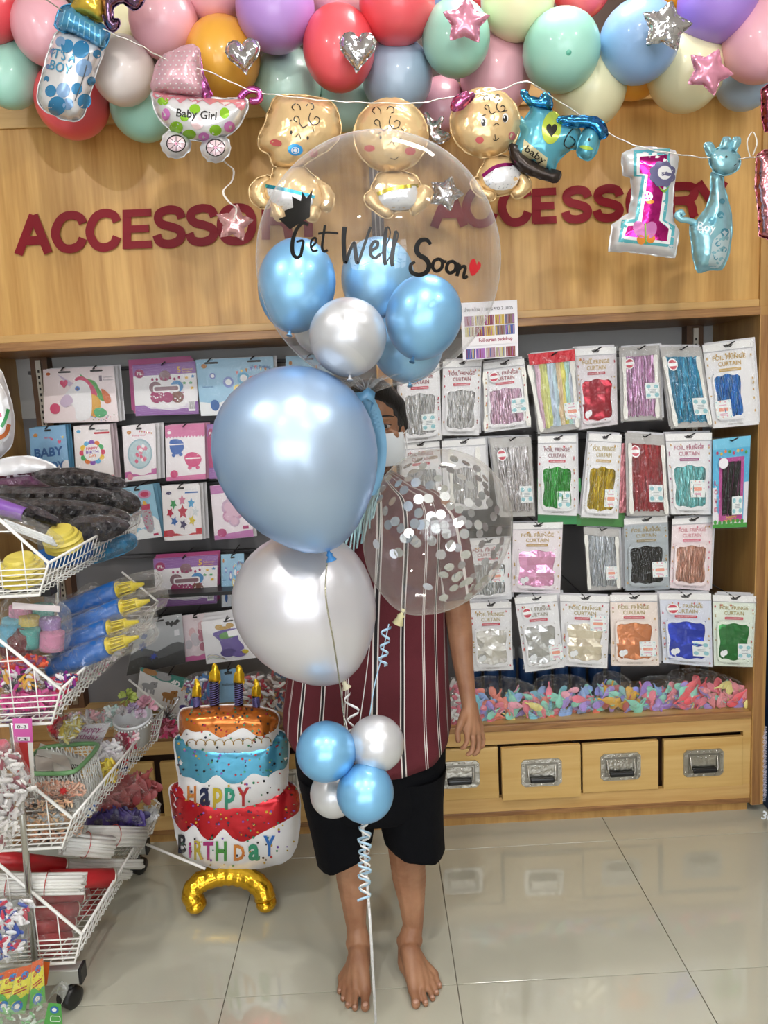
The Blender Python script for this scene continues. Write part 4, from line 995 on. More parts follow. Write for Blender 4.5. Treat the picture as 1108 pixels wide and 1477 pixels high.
# curled ribbons on the stick
def curl(pts, w_, m_, label, name='curled_ribbon', Y=1.48, amp=0, turns=0, side=(0, 0, 1), th=.0006):
    q = spline(pts, 6, False); n = len(q); P3 = []; sd = []
    for i, p in enumerate(q):
        u = i / (n - 1); a = turns * 2 * math.pi * u
        b = P(p[0] + amp * math.cos(a), p[1], (p[2] if len(p) > 2 else Y) + amp * .0013 * math.sin(a)); P3.append(b)
        sd.append(Vector((side[0] + .25 * math.cos(a), side[1], side[2])))
    return G().ribbon(P3, w_, sd, th=th).obj(name, m_, label=label, cat='ribbon')
LBR = mat('b5d8f2', .22, coat=.5); WR = mat('f1f1f1', .25, coat=.4)
curl([(521, 1180)] + [(525 + (i % 3), 1186 + i * 4.2) for i in range(1, 28)], .006, LBR, 'light blue curled ribbon winding down the stick', amp=9, turns=6.5)
curl([(526, 1182)] + [(526 + (i % 2), 1186 + i * 4.2) for i in range(1, 26)], .005, WR, 'white curled ribbon winding down the stick', amp=7, turns=5, Y=1.475)
curl([(498, 1000), (506, 1014), (512, 1030), (505, 1045), (500, 1060), (504, 1075)], .006, WR, 'white curled ribbon below the white balloon knot', amp=7, turns=3, Y=1.58)
curl([(557, 905), (556, 925), (553, 945), (552, 960)], .006, LBR, 'light blue curled ribbon tied to the confetti balloon', amp=7, turns=3.2, Y=1.62)
def line(pts, r_, m_, label): G().tube([P(*p) for p in spline(pts, 8, False)], r_, 6).obj('balloon_string', m_, label=label, cat='string')
line([(472, 808, 1.45), (470, 860, 1.41), (482, 930, 1.43), (490, 985, 1.50), (496, 1030, 1.54), (500, 1090, 1.53)], .0016, foilm('c4bfa8', .3, .8, 160), 'thin silver-gold cord falling from the light blue balloon')
line([(494, 992, 1.59), (494, 1020, 1.57), (502, 1055, 1.56), (508, 1088, 1.53)], .0011, WR, 'white string from the white balloon to the cluster')
line([(561, 900, 1.66), (550, 950, 1.64), (540, 990, 1.62), (530, 1050, 1.58), (515, 1092, 1.53)], .0014, LBR, 'pale blue string from the confetti balloon to the cluster')
line([(524, 572, 1.55), (535, 620, 1.66), (548, 700, 1.74), (546, 800, 1.76), (530, 960, 1.7), (512, 1090, 1.54)], .0012, WR, 'white string from the bubble balloon to the cluster')
# wide satin ribbons under the bubble
g = G(); q = spline([(519, 566, 1.55), (530, 575, 1.54), (541, 600, 1.57), (549, 640, 1.60), (546, 680, 1.62), (535, 715, 1.63)], 6, False)
g.ribbon([P(a, b, c) for a, b, c in q], .027, [Vector((1, .35 * math.sin(i * .25), .1)) for i in range(len(q))])
g.obj('satin_ribbon', mat('86bfe8', .35, coat=.3), label='wide light blue satin ribbon trailing from the neck of the bubble', cat='ribbon')
g = G(); g.ribbon([P(505, 570, 1.54), P(517, 577, 1.53), P(530, 566, 1.53), P(540, 574, 1.535), P(534, 590, 1.54)], .022, [Vector((.2, .3, 1))] * 5)
g.obj('ribbon_bow', mat('7db9e6', .35, coat=.3), label='light blue ribbon bow tied round the bubble neck', cat='ribbon')
# pale tassel and foil tails behind the big balloon
g = G()
for i in range(22):
    x = 497 + i * 2.1; y0 = 742 - i * 2.4; L_ = 60 + U(-12, 14)
    g.ribbon([P(x + 8, y0, 1.70), P(x + 3 + U(-2, 2), y0 + L_ * .5, 1.69 + U(-.01, .01)), P(x - 2 + U(-4, 4), y0 + L_, 1.70)], .0042, (1, U(-.4, .4), 0))
g.obj('tassel', mat('bfe6ec', .25, .3), label='pale aqua paper tassel beside the light blue balloon knot', cat='tassel', kind='thing')
little(star(473, 800, 18, .6, rot=10), 1.66, .016, SILV, 'star_balloon', 'little silver foil star behind the light blue balloon knot')
# ============================================================ PACKS HANGING IN THE CABINETS
BAGF = film('ffffff', .012, .05, .9, 55, .4, name='pack_film', dist=.006, base=.045)
BAGR = film('ffffff', .02, .06, 1.0, 30, .45, name='crinkled_film', dist=.012, base=.075)
WCARD = mat('ececee', .45)
def fringem(c, metal=.7, rough=.22):
    key = ('fr', c, metal, rough)
    if key in MC: return MC[key]
    m, N, L, b = newmat('foil_fringe'); col = lin(c)
    inp(b, 'Metallic', metal); inp(b, 'Roughness', rough)
    t, mp, bp = bump(N, L, b, 60, .8, 3, .01, (3, 1, .5))
    t2 = N.new('ShaderNodeTexNoise'); t2.inputs['Scale'].default_value = 35; t2.inputs['Detail'].default_value = 3
    mp2 = N.new('ShaderNodeMapping'); mp2.inputs['Scale'].default_value = (4, 1, .4); tc = N.new('ShaderNodeTexCoord'); L.new(tc.outputs['Object'], mp2.inputs[0]); L.new(mp2.outputs[0], t2.inputs['Vector'])
    mx = N.new('ShaderNodeMix'); mx.data_type = 'RGBA'; mx.inputs[6].default_value = (*[x * .6 for x in col], 1); mx.inputs[7].default_value = (*[min(1, x * 1.7 + .06) for x in col], 1)
    L.new(t2.outputs[0], mx.inputs[0]); L.new(mx.outputs[2], b.inputs['Base Color'])
    MC[key] = m; return m
def rrect(u0, v0, u1, v1, r=.05, asp=1.0, n=4):
    out = []
    for cx, cy, a0 in ((u1 - r, v0 + r * asp, -90), (u1 - r, v1 - r * asp, 0), (u0 + r, v1 - r * asp, 90), (u0 + r, v0 + r * asp, 180)):
        for i in range(n + 1):
            a = R(a0 + 90 * i / n); out.append((cx + r * math.cos(a), cy + r * asp * math.sin(a)))
    return out
def cpoly(card, pts, g, m=0, eps=.001): 
    if all(-.5 < p[0] < 1.5 and -.5 < p[1] < 1.5 for p in pts): pts = [(min(max(p[0], .001), .999), min(max(p[1], .001), .999)) for p in pts]
    V, Fc = fill(pts, 9); g.add(card.at([tuple(x) for x in V], eps), Fc, m)
def ctext(card, s, u, v, h, wide, g, m=0, bold=.01, ang=0, asp=None):
    """text in the card's own 0..1 coordinates; h is cap height as a share of the card's height"""
    tv, tf = text2d(s, bold); q = tv.copy(); q[:, 0] *= wide / q[:, 0].max(); q[:, 1] *= -h / .7
    c, s_ = math.cos(R(ang)), math.sin(R(ang))
    g.add(card.at([(u + a * c - b * s_ * .7, v + a * s_ * .7 + b * c) for a, b in q], .0024), tf, m)
def cardbox(card, th, m, name, par, hdr=None):
    pts = [(0, 0), (1, 0), (1, 1), (0, 1)]; V, Fc = [(i / 4, j / 5) for j in range(6) for i in range(5)], [(j * 5 + i, j * 5 + i + 1, j * 5 + i + 6, j * 5 + i + 5) for j in range(5) for i in range(4)]
    fr = card.at(V, 0); bk = [P(*card.px(u, v), card.Y + th) for u, v in V]; n = len(V); g = G()
    g.add(fr + bk, Fc + [tuple(i + n for i in f)[::-1] for f in Fc])
    bd = [0, 1, 2, 3, 4, 9, 14, 19, 24, 29, 28, 27, 26, 25, 20, 15, 10, 5]
    g.f += [(bd[i], bd[i] + n, bd[(i + 1) % 18] + n, bd[(i + 1) % 18]) for i in range(18)]; g.m += [0] * 18; g.s += [False] * 18
    return g.obj(name, m, par)
def skin(card, par, m=None, eps=.006, ext=.03, name='plastic_bag', amp=.004):
    nu, nv = 12, 15; g = G(); rs_ = random.Random(int(card.q[0][0] * 7 + card.q[0][1]))
    ph = [rs_.uniform(0, 6) for _ in range(4)]; vs = []
    for j in range(nv + 1):
        for i in range(nu + 1):
            u = -ext + (1 + 2 * ext) * i / nu; v = -ext * .6 + (1 + 1.2 * ext) * j / nv
            e = 0 if i in (0, nu) or j in (0, nv) else eps + amp * (.5 + .5 * math.sin(u * 17 + ph[0] + 3 * math.sin(v * 9 + ph[1]))) * rs_.uniform(.3, 1)
            vs.append(card.at([(u, v)], e)[0])
    fs = [(j * (nu + 1) + i, j * (nu + 1) + i + 1, (j + 1) * (nu + 1) + i + 1, (j + 1) * (nu + 1) + i) for j in range(nv) for i in range(nu)]
    g.add(vs, fs, 0, rs_.random() < .5)
    return g.obj(name, m or BAGF, par)
def fringe(card, u0, v0, u1, v1, c, par, fold=False, cols=None, seed=1):
    rs_ = random.Random(seed); g = G(); mats = []
    if fold:
        mt = foilm(c, .2, .5, 30, .55, name='folded_foil'); nu, nv = 4, 5; vs = []
        for j in range(nv + 1):
            for i in range(nu + 1):
                vs.append(card.at([(u0 + (u1 - u0) * i / nu, v0 + (v1 - v0) * j / nv + (rs_.uniform(-.01, .01) if 0 < i < nu else 0))], .001 + rs_.uniform(0, .006) + (.004 if j % 2 else 0))[0])
        g.add(vs, [(j * (nu + 1) + i, j * (nu + 1) + i + 1, (j + 1) * (nu + 1) + i + 1, (j + 1) * (nu + 1) + i) for j in range(nv) for i in range(nu)], 0, False)
        return g.obj('foil_sheet', mt, par)
    n = 18 if not cols else len(cols); nv = 7
    for i in range(n):
        a = u0 + (u1 - u0) * i / n; b = u0 + (u1 - u0) * (i + 1.15) / n; d = rs_.uniform(0, .004); tw = rs_.uniform(-.003, .003); e = v1 - rs_.uniform(0, .03); s0 = v0 + rs_.uniform(0, .012)
        vs = []
        for j in range(nv + 1):
            v = s0 + (e - s0) * j / nv; w1 = .012 * math.sin(j * 1.1 + i); dd = d + .002 * math.sin(j * 1.7 + i * 2)
            vs += card.at([(min(max(a + w1, u0), u1), v)], .002 + dd + tw * .5) + card.at([(min((a + b) / 2 + w1, u1), v)], .005 + dd) + card.at([(min(b + w1, u1), v)], .002 + dd - tw * .5)
        g.add(vs, [(j * 3 + k, j * 3 + k + 1, j * 3 + k + 4, j * 3 + k + 3) for j in range(nv) for k in range(2)], (i % len(cols) if cols else 0), False)
    return g.obj('foil_fringe', [fringem(x, .35, .3) for x in cols] if cols else fringem(c), par, kind='stuff')
def sticker(card, u, v, w_, h, par, kind):
    g = G(); c2 = Card([card.px(u, v), card.px(u + w_, v - .004), card.px(u + w_ + .01, v + h), card.px(u + .01, v + h)], card.Y - .0125)
    cpoly(c2, [(0, 0), (1, 0), (1, 1), (0, 1)], g, 0, 0)
    if kind == 't':
        for a, b, r_ in ((.22, .22, .16), (.78, .25, .16), (.2, .8, .16), (.8, .78, .17)): cpoly(c2, circ(a, b, r_, r_ * .8, 10), g, 1, .0006)
        for b in (.42, .52, .62): cpoly(c2, [(.3, b), (.75, b), (.75, b + .035), (.3, b + .035)], g, 3, .0006)
    else:
        cpoly(c2, rrect(.2, .42, .8, .62, .06), g, 2, .0006)
        for k, (a, b) in enumerate(((.1, .1), (.35, .06), (.65, .1), (.9, .08), (.06, .5), (.94, .5), (.1, .9), (.4, .94), (.7, .9), (.92, .93))): cpoly(c2, circ(a, b, .045, n=7), g, (1, 2, 4)[k % 3], .0006)
        for b in (.25, .74, .82): cpoly(c2, [(.25, b), (.72, b), (.72, b + .04), (.25, b + .04)], g, 4, .0006)
    g.obj('price_label', [mat('e9eeee', .5), mat('8fc4cd', .5), mat('e79c86', .5), mat('9aa5ad', .5), mat('d99ab4', .5)], par)
def paddles(card, us, par, v0=.13, v1=.97):
    for u in us:
        g = G(); u0, u1 = (u, u) if not isinstance(u, tuple) else u
        n = 9; pp = []
        w_ = lambda k: .045 if k in (0, n - 1) else (.06 if k in (1, n - 2) else .035)
        L_ = [(u0 + (u1 - u0) * k / (n - 1) - w_(k), v0 + (v1 - v0) * k / (n - 1)) for k in range(n)]; R_ = [(u0 + (u1 - u0) * k / (n - 1) + w_(k), v0 + (v1 - v0) * k / (n - 1)) for k in range(n)]
        pts = card.at([(u0, v0 - .012)] + R_ + [(u1, v1 + .012)] + L_[::-1], .009)
        g.poly(pts, 0, .002, (0, 1, 0)); g.obj('balloon_stick_holder', mat('efeee8', .35, bs=(200, .1)), par)
HOOKM = mat('3a3a3c', .35, .8)
def hook(card, par, u=.5):
    a = card.at([(u, .045)], .012)[0]
    g = G().tube([Vector((a.x, YB - .02, a.z + .01)), a + Vector((0, .02, .006)), a + Vector((0, -.004, .002)), a + Vector((.008, -.010, .008)), a + Vector((.016, -.012, .012))], .0022, 6)
    g.obj('wire_hook', HOOKM, par)
def curtain_pack(q, Y, label, style='A', col='c8c8cc', title='8d2a38', pill='c33a4e', card='e9e9ec', head='f0f0f0', win=(.12, .38, .88, .93), stk=None, fold=False, cols=None, pads=None, seed=0, behind=1, behind_label=None, badge=False, titled=True):
    c = Card(q, Y, .004); root = thing('curtain_pack', label, 'party pack', c.at([(.5, 1)], 0)[0], 'foil curtain packs')
    if style == 'A':
        cardbox(c, .010, mat(card, .45), 'backing_card', root)
        g = G(); cpoly(c, [(0, 0), (1, 0), (1, .085), (0, .085)], g, 0, .0012); cpoly(c, [(.4, .03), (.6, .03), (.56, .06), (.44, .06)], g, 1, .0018); cpoly(c, [(0, .088), (1, .088), (1, .1), (0, .1)], g, 2, .0014)
        g.obj('header', [mat(head, .4), mat('4d4b4b', .5), mat('b9b9bf', .4)], root)
        u0, v0, u1, v1 = win
        if fold:
            fringe(c, u0, v0, u1, v1, col, root, True, None, seed)
            g = G(); cpoly(c, circ(u0 + .11, v1 - .10, .06, .045, 14), g, 0, .009); cpoly(c, circ(u0 + .18, v1 - .12, .05, .04, 14), g, 0, .0095)
            stroke(c, [(u0 + .13, v1 - .06), (u0 + .15, v1)], .012, g, 0, .009); g.obj('white_balloons', mat('e8ecef', .4), root)
        else: fringe(c, u0, v0, u1, v1, col, root, False, None, seed)
        # printed wavy frame round the window
        g = G(); o = []; n = 36
        oi = []
        for k in range(n):
            a = 2 * math.pi * k / n; ca, sa = math.cos(a), math.sin(a); r_ = 1 / max(abs(ca), abs(sa)); wob = 1 - .05 * (1 + math.cos(6 * a))
            oi.append(((u0 + u1) / 2 + (u1 - u0) / 2 * ca * r_ * wob * .97, (v0 + v1) / 2 + (v1 - v0) / 2 * sa * r_ * wob * .97)); o.append(((u0 + u1) / 2 + (u1 - u0) / 2 * ca * r_ * 1.06, (v0 + v1) / 2 + (v1 - v0) / 2 * sa * r_ * 1.05))
        vv = c.at(oi + o, .0095); g.add(vv, [(k, (k + 1) % n, n + (k + 1) % n, n + k) for k in range(n)], 0); g.obj('window_frame', mat(card, .45), root)
    else:
        cardbox(c, .006, mat('b9b7b5', .5), 'folded_back', root)
        fringe(c, .1, .12, .92, .95, col, root, False, cols, seed)
    if pads: paddles(c, pads, root)
    g = G()
    if titled:
        ctext(c, 'FOIL FRINGE', .17, .20, .05, .66, g, 0, .012); ctext(c, 'CURTAIN', .27, .275, .05, .46, g, 0, .012)
        cpoly(c, rrect(.28, .305, .72, .34, .015, .7), g, 1, .0018); ctext(c, 'COLOR YOUR PARTY', .31, .33, .014, .38, g, 2, .0)
        if style == 'A':
            ctext(c, 'MADE IN CHINA', .34, .975, .018, .32, g, 3, 0)
            rs_ = random.Random(seed + 3)
            for k in range(20):
                u = rs_.choice((.05, .06, .94, .95)) if k > 5 else rs_.uniform(.08, .92); v = rs_.uniform(.14, .96) if k > 5 else .14
                cpoly(c, star(u, v, .022, .5, 5, rs_.uniform(0, 60)) if k % 3 else heart(u, v, .035, .022), g, (0, 1, 4)[k % 3], .0102)
    if badge:
        cpoly(c, circ(.25, .22, .12, .075, 18), g, 2, .0105); cpoly(c, circ(.25, .22, .10, .06, 16), g, 1, .011); cpoly(c, [(.14, .205), (.36, .195), (.36, .235), (.14, .245)], g, 2, .0115); ctext(c, 'NEW', .18, .232, .02, .14, g, 4, .02)
    if g.v: g.obj('print', [mat(title, .45), mat(pill, .45), mat('f4f4f4', .45), mat('6f6a66', .5), mat('c79a4a', .45)], root)
    if stk: sticker(c, *stk[:2], .34, .21, root, stk[2])
    skin(c, root, BAGR if style == 'B' else BAGF, .012)
    hook(c, root)
    for k in range(behind):
        dx, dy = (3 + 3 * k) * (1 if seed % 2 else -1), -3 - 2 * k
        c2 = Card([(a + dx, b + dy) for a, b in q], Y + .024 + .02 * k)
        o = cardbox(c2, .008, mat('d9d9dd', .5), 'curtain_pack', None)
        props(o, label or '', None); o['label'] = (behind_label or ('pack edge', 'second pack edge', 'third pack edge')[k] + ' behind the ' + ' '.join(label.split()[:10]))[:120]; o['category'] = 'party pack'; o['group'] = 'foil curtain packs'
A, B_, C_, D_ = 2.495, 2.505, 2.525, 2.50
PK = [
 ([(574, 524), (634, 521), (637, 634), (580, 640)], A, 'silver foil curtain pack with blue-printed label beside the person\'s hair', dict(col='e6e8ea', stk=(.52, .66, 't'))),
 ([(639, 521), (695, 518), (691, 628), (637, 628)], A, 'bright silver foil curtain pack with dark red title, top row', dict(col='f4f4f4')),
 ([(697, 524), (756, 517), (766, 616), (699, 624)], A, 'pale pink foil curtain pack, top row under the poster', dict(col='eeb2c6', pads=(.04, .96), stk=(.6, .56, 't'), badge=True)),
 ([(762, 512), (829, 505), (838, 618), (776, 626)], A, 'pastel multicolour streamer pack with red top strip', dict(style='B', titled=False, cols=['e7a9c0', 'd8dd7a', 'c4dc74', 'a9b9e3', 'a8c2e8', 'e8b48c', 'f0cf5a', '9fd8c0', 'b7c1e8'], pads=((.0, .1), .93), stk=(.66, .66, 'p'), card='d8d8d8')),
 ([(829, 503), (889, 500), (891, 612), (836, 620)], A, 'dark red foil curtain pack with gold title, top row', dict(col='a3182f', title='b89a52', pill='a8283c', card='d9d3d8', fold=True)),
 ([(893, 502), (951, 498), (955, 605), (896, 608)], A, 'mauve pink foil fringe pack between white paddles, top row', dict(style='B', titled=False, col='d09cc0', pads=(.12, .9), stk=(.62, .5, 't'), badge=True)),
 ([(952, 500), (1012, 500), (1028, 615), (968, 618)], A - .004, 'teal foil fringe pack between white paddles, top row', dict(style='B', titled=False, col='1593b8', pads=((.07, .13), (.88, .95)), stk=(.6, .64, 't'), badge=True)),
 ([(1013, 498), (1086, 489), (1095, 612), (1029, 618)], A - .008, 'bright blue foil curtain pack with gold title, topmost by the side panel', dict(col='2f86e0', title='c5a04a', pill='c8a24a', win=(.14, .36, .7, .9), stk=(.1, .68, 'p'))),
 ([(578, 640), (634, 636), (640, 730), (582, 740)], B_, 'white foil curtain pack behind the confetti balloon near the mask', dict(col='d8d8dc')),
 ([(637, 636), (700, 632), (704, 734), (640, 738)], B_, 'white foil curtain pack with white paddles behind the confetti balloon', dict(col='dcdce2', pads=(.2, .82), titled=False)),
 ([(706, 632), (766, 630), (772, 744), (722, 746)], B_, 'iridescent white fringe pack in a clear crinkled bag', dict(style='B', titled=False, col='ded0d2', stk=(.62, .62, 't'), badge=True)),
 ([(776, 629), (831, 628), (832, 744), (776, 742)], B_, 'green foil curtain pack with dark red title, second row', dict(col='2fa53a', title='8f5a63', stk=(.5, .7, 't'))),
 ([(850, 625), (897, 627), (892, 748), (838, 746)], B_, 'gold foil curtain pack in second row beside the green one', dict(col='c6ac1c', title='b09a50', pill='b8923c', stk=(.6, .66, 'p'))),
 ([(902, 624), (958, 628), (965, 744), (904, 744)], B_, 'deep red foil fringe pack between white paddles, second row', dict(style='B', titled=False, col='a51828', pads=(.12, .95), stk=(.55, .62, 't'), badge=True)),
 ([(960, 626), (1027, 624), (1026, 742), (968, 742)], B_, 'aqua foil curtain pack with pinkish title, second row', dict(col='86d3d8', title='b5627c', pill='9a4a7a', stk=(.5, .58, 'p'))),
 ([(670, 780), (737, 776), (738, 864), (672, 868)], C_, 'silver foil curtain pack half behind the confetti balloon', dict(col='c0c3c6', stk=(.5, .5, 'p'))),
 ([(740, 755), (812, 753), (808, 856), (738, 854)], C_, 'pink folded foil curtain pack with gold title, third row', dict(col='df9fc4', title='b89a55', pill='b8924a', card='ece4e9', fold=True)),
 ([(842, 760), (893, 764), (896, 850), (848, 852)], C_, 'silver holographic fringe pack between paddles, third row', dict(style='B', titled=False, col='b9bfc8', pads=(.06, .93), stk=(.56, .62, 'p'))),
 ([(900, 748), (963, 744), (966, 850), (902, 852)], C_, 'black foil curtain pack on a grey card, third row', dict(col='1a1a1c', title='9c8a58', pill='8a7a50', card='a9b2b8', stk=(.62, .62, 'p'))),
 ([(970, 748), (1029, 744), (1024, 852), (966, 848)], C_, 'rose gold foil curtain pack with pink title, third row', dict(col='e2a08e', title='d08a94', pill='d86a84', card='eedfe2')),
 ([(677, 870), (737, 868), (740, 966), (682, 968)], D_, 'light silver folded foil pack beside the hanging arm, bottom row', dict(col='d4d2cc', title='a99657', fold=True, behind=2)),
 ([(742, 862), (803, 858), (814, 962), (758, 970)], D_ - .004, 'grey silver folded foil pack with round badge, bottom row', dict(col='b9bab8', title='8c8572', fold=True, stk=(.66, .68, 'p'), badge=True, behind=3)),
 ([(808, 858), (880, 860), (876, 964), (812, 960)], D_, 'white and champagne folded foil pack, bottom row', dict(col='e6dcc6', title='a99657', fold=True, stk=(.6, .28, 'p'))),
 ([(880, 858), (948, 858), (951, 960), (882, 960)], D_ - .004, 'copper orange folded foil pack, bottom row', dict(col='d98a5c', title='a99657', fold=True, stk=(.6, .66, 'p'), card='efe2da')),
 ([(951, 856), (1026, 856), (1028, 962), (957, 956)], D_, 'royal blue folded foil pack, bottom row', dict(col='2140c4', title='a99657', card='dbe0ee', fold=True, stk=(.6, .66, 't'), badge=True, behind=2)),
 ([(1028, 858), (1091, 860), (1086, 962), (1030, 960)], D_ - .004, 'dark green folded foil pack beside the side panel, bottom row', dict(col='1f7a34', title='a99657', card='e2ecdf', fold=True, stk=(.6, .68, 't'), behind=2)),
]
for i, (q, Y, lb, kw) in enumerate(PK): curtain_pack(q, Y, lb, seed=i, **kw)
# red top strip of the streamer pack, and the blue and pink framed black pack
c = Card([(762, 511), (829, 504), (830, 520), (764, 527)], A - .014); o = cardbox(c, .002, mat('c9202e', .35, bs=(60, .3)), 'top_strip', None)
for r_ in [x for x in C.objects if x.get('label', '').startswith('pastel multicolour streamer')]:
    o.parent = r_; o.location = Vector(o.location) - Vector(r_.location)
q = [(1028, 634), (1083, 628), (1077, 760), (1028, 762)]; c = Card(q, B_ - .012, .003)
root = thing('curtain_pack', 'black streamer pack in a blue and pink printed card, by the side panel', 'party pack', c.at([(.5, 1)], 0)[0], 'foil curtain packs')
cardbox(c, .012, mat('4fb0da', .4), 'backing_card', root)
g = G(); cpoly(c, [(0, .55), (1, .5), (1, 1), (0, 1)], g, 0, .001); cpoly(c, [(0, .96), (1, .95), (1, 1), (0, 1)], g, 1, .002); cpoly(c, [(.18, .22), (.86, .22), (.86, .93), (.18, .93)], g, 2, .0025)
cpoly(c, [(0, 0), (1, 0), (1, .12), (0, .12)], g, 6, .0015); cpoly(c, circ(.3, .28, .13, .06, 18), g, 0, .012)
for k, ch in enumerate('LOVE'): ctext(c, ch, .05, .52 + k * .1, .05, .1, g, 3, .03)
for k in range(8): cpoly(c, circ(.13 + .11 * k, .16 + .015 * math.sin(k * 2), .035, .02, 8), g, (3, 4, 5, 1)[k % 4], .003)
for k in range(7): cpoly(c, circ(.08 + .13 * k, .935 + .01 * math.sin(k), .05, .025, 9), g, 1, .003)
ctext(c, 'HAPPY', .4, .9, .03, .3, g, 4, .03); ctext(c, 'BIRTHDAY', .33, .94, .028, .45, g, 4, .03)
g.obj('print', [mat('e8e6ec', .4), mat('3f9a3a', .4), mat('b5438f', .4), mat('b02c5c', .4), mat('d9b23c', .4), mat('e0732f', .4), mat('6fc3e4', .4)], root)
fringe(c, .26, .26, .78, .87, '101013', root, seed=41); sticker(c, .55, .66, .3, .2, root, 't'); skin(c, root, BAGF, .01); hook(c, root)
c = Card([(831, 700), (905, 700), (900, 760), (832, 758)], B_ + .03); o = cardbox(c, .006, mat('4c8a46', .45), 'curtain_pack', None); props(o, 'green-edged printed pack showing under the gold pack', 'party pack', 'foil curtain packs')
c = Card([(775, 690), (838, 690), (838, 756), (776, 756)], B_ + .03); o = cardbox(c, .006, mat('3f9a5a', .45), 'curtain_pack', None); props(o, 'green-edged printed pack showing under the green foil pack', 'party pack', 'foil curtain packs')
c = Card([(896, 640), (940, 632), (930, 738), (893, 740)], B_ + .012); o = cardbox(c, .006, fringem('d77f86'), 'curtain_pack', None); props(o, 'coral pink foil pack peeping out beside the deep red one', 'party pack', 'foil curtain packs')

# ---- packs of foil balloons in the other cabinet: coloured cards with pictures
def balloon_pack(q, Y, label, base, draw, mats, behind=2, bcol='d8d6d8', bdx=5, bdy=-1, hooks=(.5,)):
    c = Card(q, Y, .003); root = thing('balloon_pack', label, 'party pack', c.at([(.5, 1)], 0)[0], 'packed foil balloons')
    cardbox(c, .006, mat(base, .4), 'card', root)
    g = G()
    for u in hooks: cpoly(c, rrect(u - .09, .05, u + .09, .085, .02, .8), g, 0, .0012)
    g.obj('hang_slot', mat('2a2628', .5), root)
    g = G(); draw(c, g); g.obj('print', [mat(m_, .4) for m_ in mats], root)
    skin(c, root, BAGF, .006, .02)
    for u in hooks: hook(c, root, u - .04)
    for k in range(behind):
        c2 = Card([(a + bdx * (k + 1), b + bdy * (k + 1)) for a, b in q], Y + .02 + .018 * k)
        o = cardbox(c2, .006, mat(bcol, .45), 'balloon_pack', None); o['label'] = ('pack edge', 'second pack edge', 'third pack edge')[k] + ' behind the ' + ' '.join(label.split()[:10]); o['category'] = 'party pack'; o['group'] = 'packed foil balloons'
def CP(c, g): return lambda pts, m=0, e=.0014: cpoly(c, pts, g, m, e)
def d_unicorn(c, g):
    p = CP(c, g)
    for k, (pts) in enumerate(([(.52, .12), (.6, .2), (.72, .26), (.78, .42), (.86, .6), (.8, .62), (.68, .5), (.56, .3)], [(.44, .22), (.54, .16), (.66, .28), (.74, .5), (.66, .62), (.58, .42)], [(.62, .5), (.72, .52), (.78, .66), (.72, .9), (.6, .86), (.56, .72)], [(.56, .72), (.64, .8), (.62, .92), (.54, .86), (.5, .74)], [(.68, .78), (.78, .74), (.86, .84), (.78, .92), (.7, .9)], [(.8, .4), (.9, .5), (.92, .64), (.84, .66)])):
        p(spline(pts, 3), 2 + k, .0014 + k * .0002)
    p(spline([(.46, .24), (.56, .24), (.64, .36), (.66, .6), (.62, .92), (.44, .96), (.42, .74), (.34, .66), (.28, .72), (.22, .64), (.28, .5), (.38, .36)], 3), 0, .003)
    p(spline([(.22, .64), (.28, .5), (.36, .5), (.4, .62), (.3, .72)], 3), 8, .0034); p([(.36, .34), (.2, .1), (.42, .28)], 8, .0036)
    p(heart(.285, .28, .11, .16), 3, .004); p(circ(.47, .38, .035, .045, 12), 5, .0045); p(circ(.47, .39, .016, .022, 8), 1, .005)
    p(circ(.15, .74, .07, .1, 16), 3, .002); ctext(c, '1', .78, .26, .1, .04, g, 1, .02); ctext(c, 'Unicorn', .84, .2, .03, .12, g, 1); ctext(c, 'Foil balloon', .84, .25, .03, .13, g, 1)
    for k in range(26): p(circ(U(.5, .98), .86 + rnd() * .12, .008, .012, 5), 1 + k % 5, .002)
    p(circ(.07, .09, .03, .03, 10), 7)
def d_purple(c, g):
    p = CP(c, g)
    p([(0, 0), (1, 0), (1, .22), (0, .22)], 1); p([(0, .8), (1, .76), (1, 1), (0, 1)], 1)
    for k in range(8): p([(0, .03 + k * .024), (1, .03 + k * .024), (1, .036 + k * .024), (0, .036 + k * .024)], 2, .0018); p([(0, .83 + k * .022), (1, .80 + k * .022), (1, .806 + k * .022), (0, .836 + k * .022)], 2, .0018)
    p(circ(.1, .17, .075, .09, 16), 3, .0022); ctext(c, 'FL', .06, .2, .055, .09, g, 0, .02)
    for k, (x, y, r_, m_) in enumerate(((.5, .24, .09, 5), (.34, .46, .1, 5), (.68, .46, .1, 4), (.36, .64, .11, 3), (.68, .66, .1, 6), (.52, .66, .09, 3))): p(circ(x, y, r_, r_ * 1.15, 18), m_, .002 + k * .0002)
    for k in range(7): p(circ(.3 + .07 * k, .30 + .02 * math.sin(k * 3), .02, .03, 8), 3, .0036)
    p(rrect(.3, .42, .72, .56, .04), 0, .004); p(rrect(.32, .45, .7, .53, .03), 5, .0043); ctext(c, 'HAPPY BIRTHDAY', .34, .515, .04, .34, g, 0, .02)
    for k in range(30): p(circ(U(.26, .78), U(.55, .76), .012, .016, 6), (0, 3)[k % 2], .0045)
    ctext(c, '5', .7, .19, .11, .055, g, 7, .03); ctext(c, 'Balloon set', .78, .15, .035, .17, g, 7); ctext(c, 'foil shape', .78, .2, .035, .15, g, 7)
    for x, y, m_ in ((.84, .3, 7), (.9, .4, 8), (.8, .4, 8), (.94, .28, 4), (.92, .5, 7)): p(star(x, y, .035, .5), m_, .003)
    p([(.84, .74), (.95, .74), (.95, .94), (.84, .94)], 0, .002)
    for k in range(6): p([(.85 + k * .016, .76), (.857 + k * .016, .76), (.857 + k * .016, .9), (.85 + k * .016, .9)], 9, .0026)
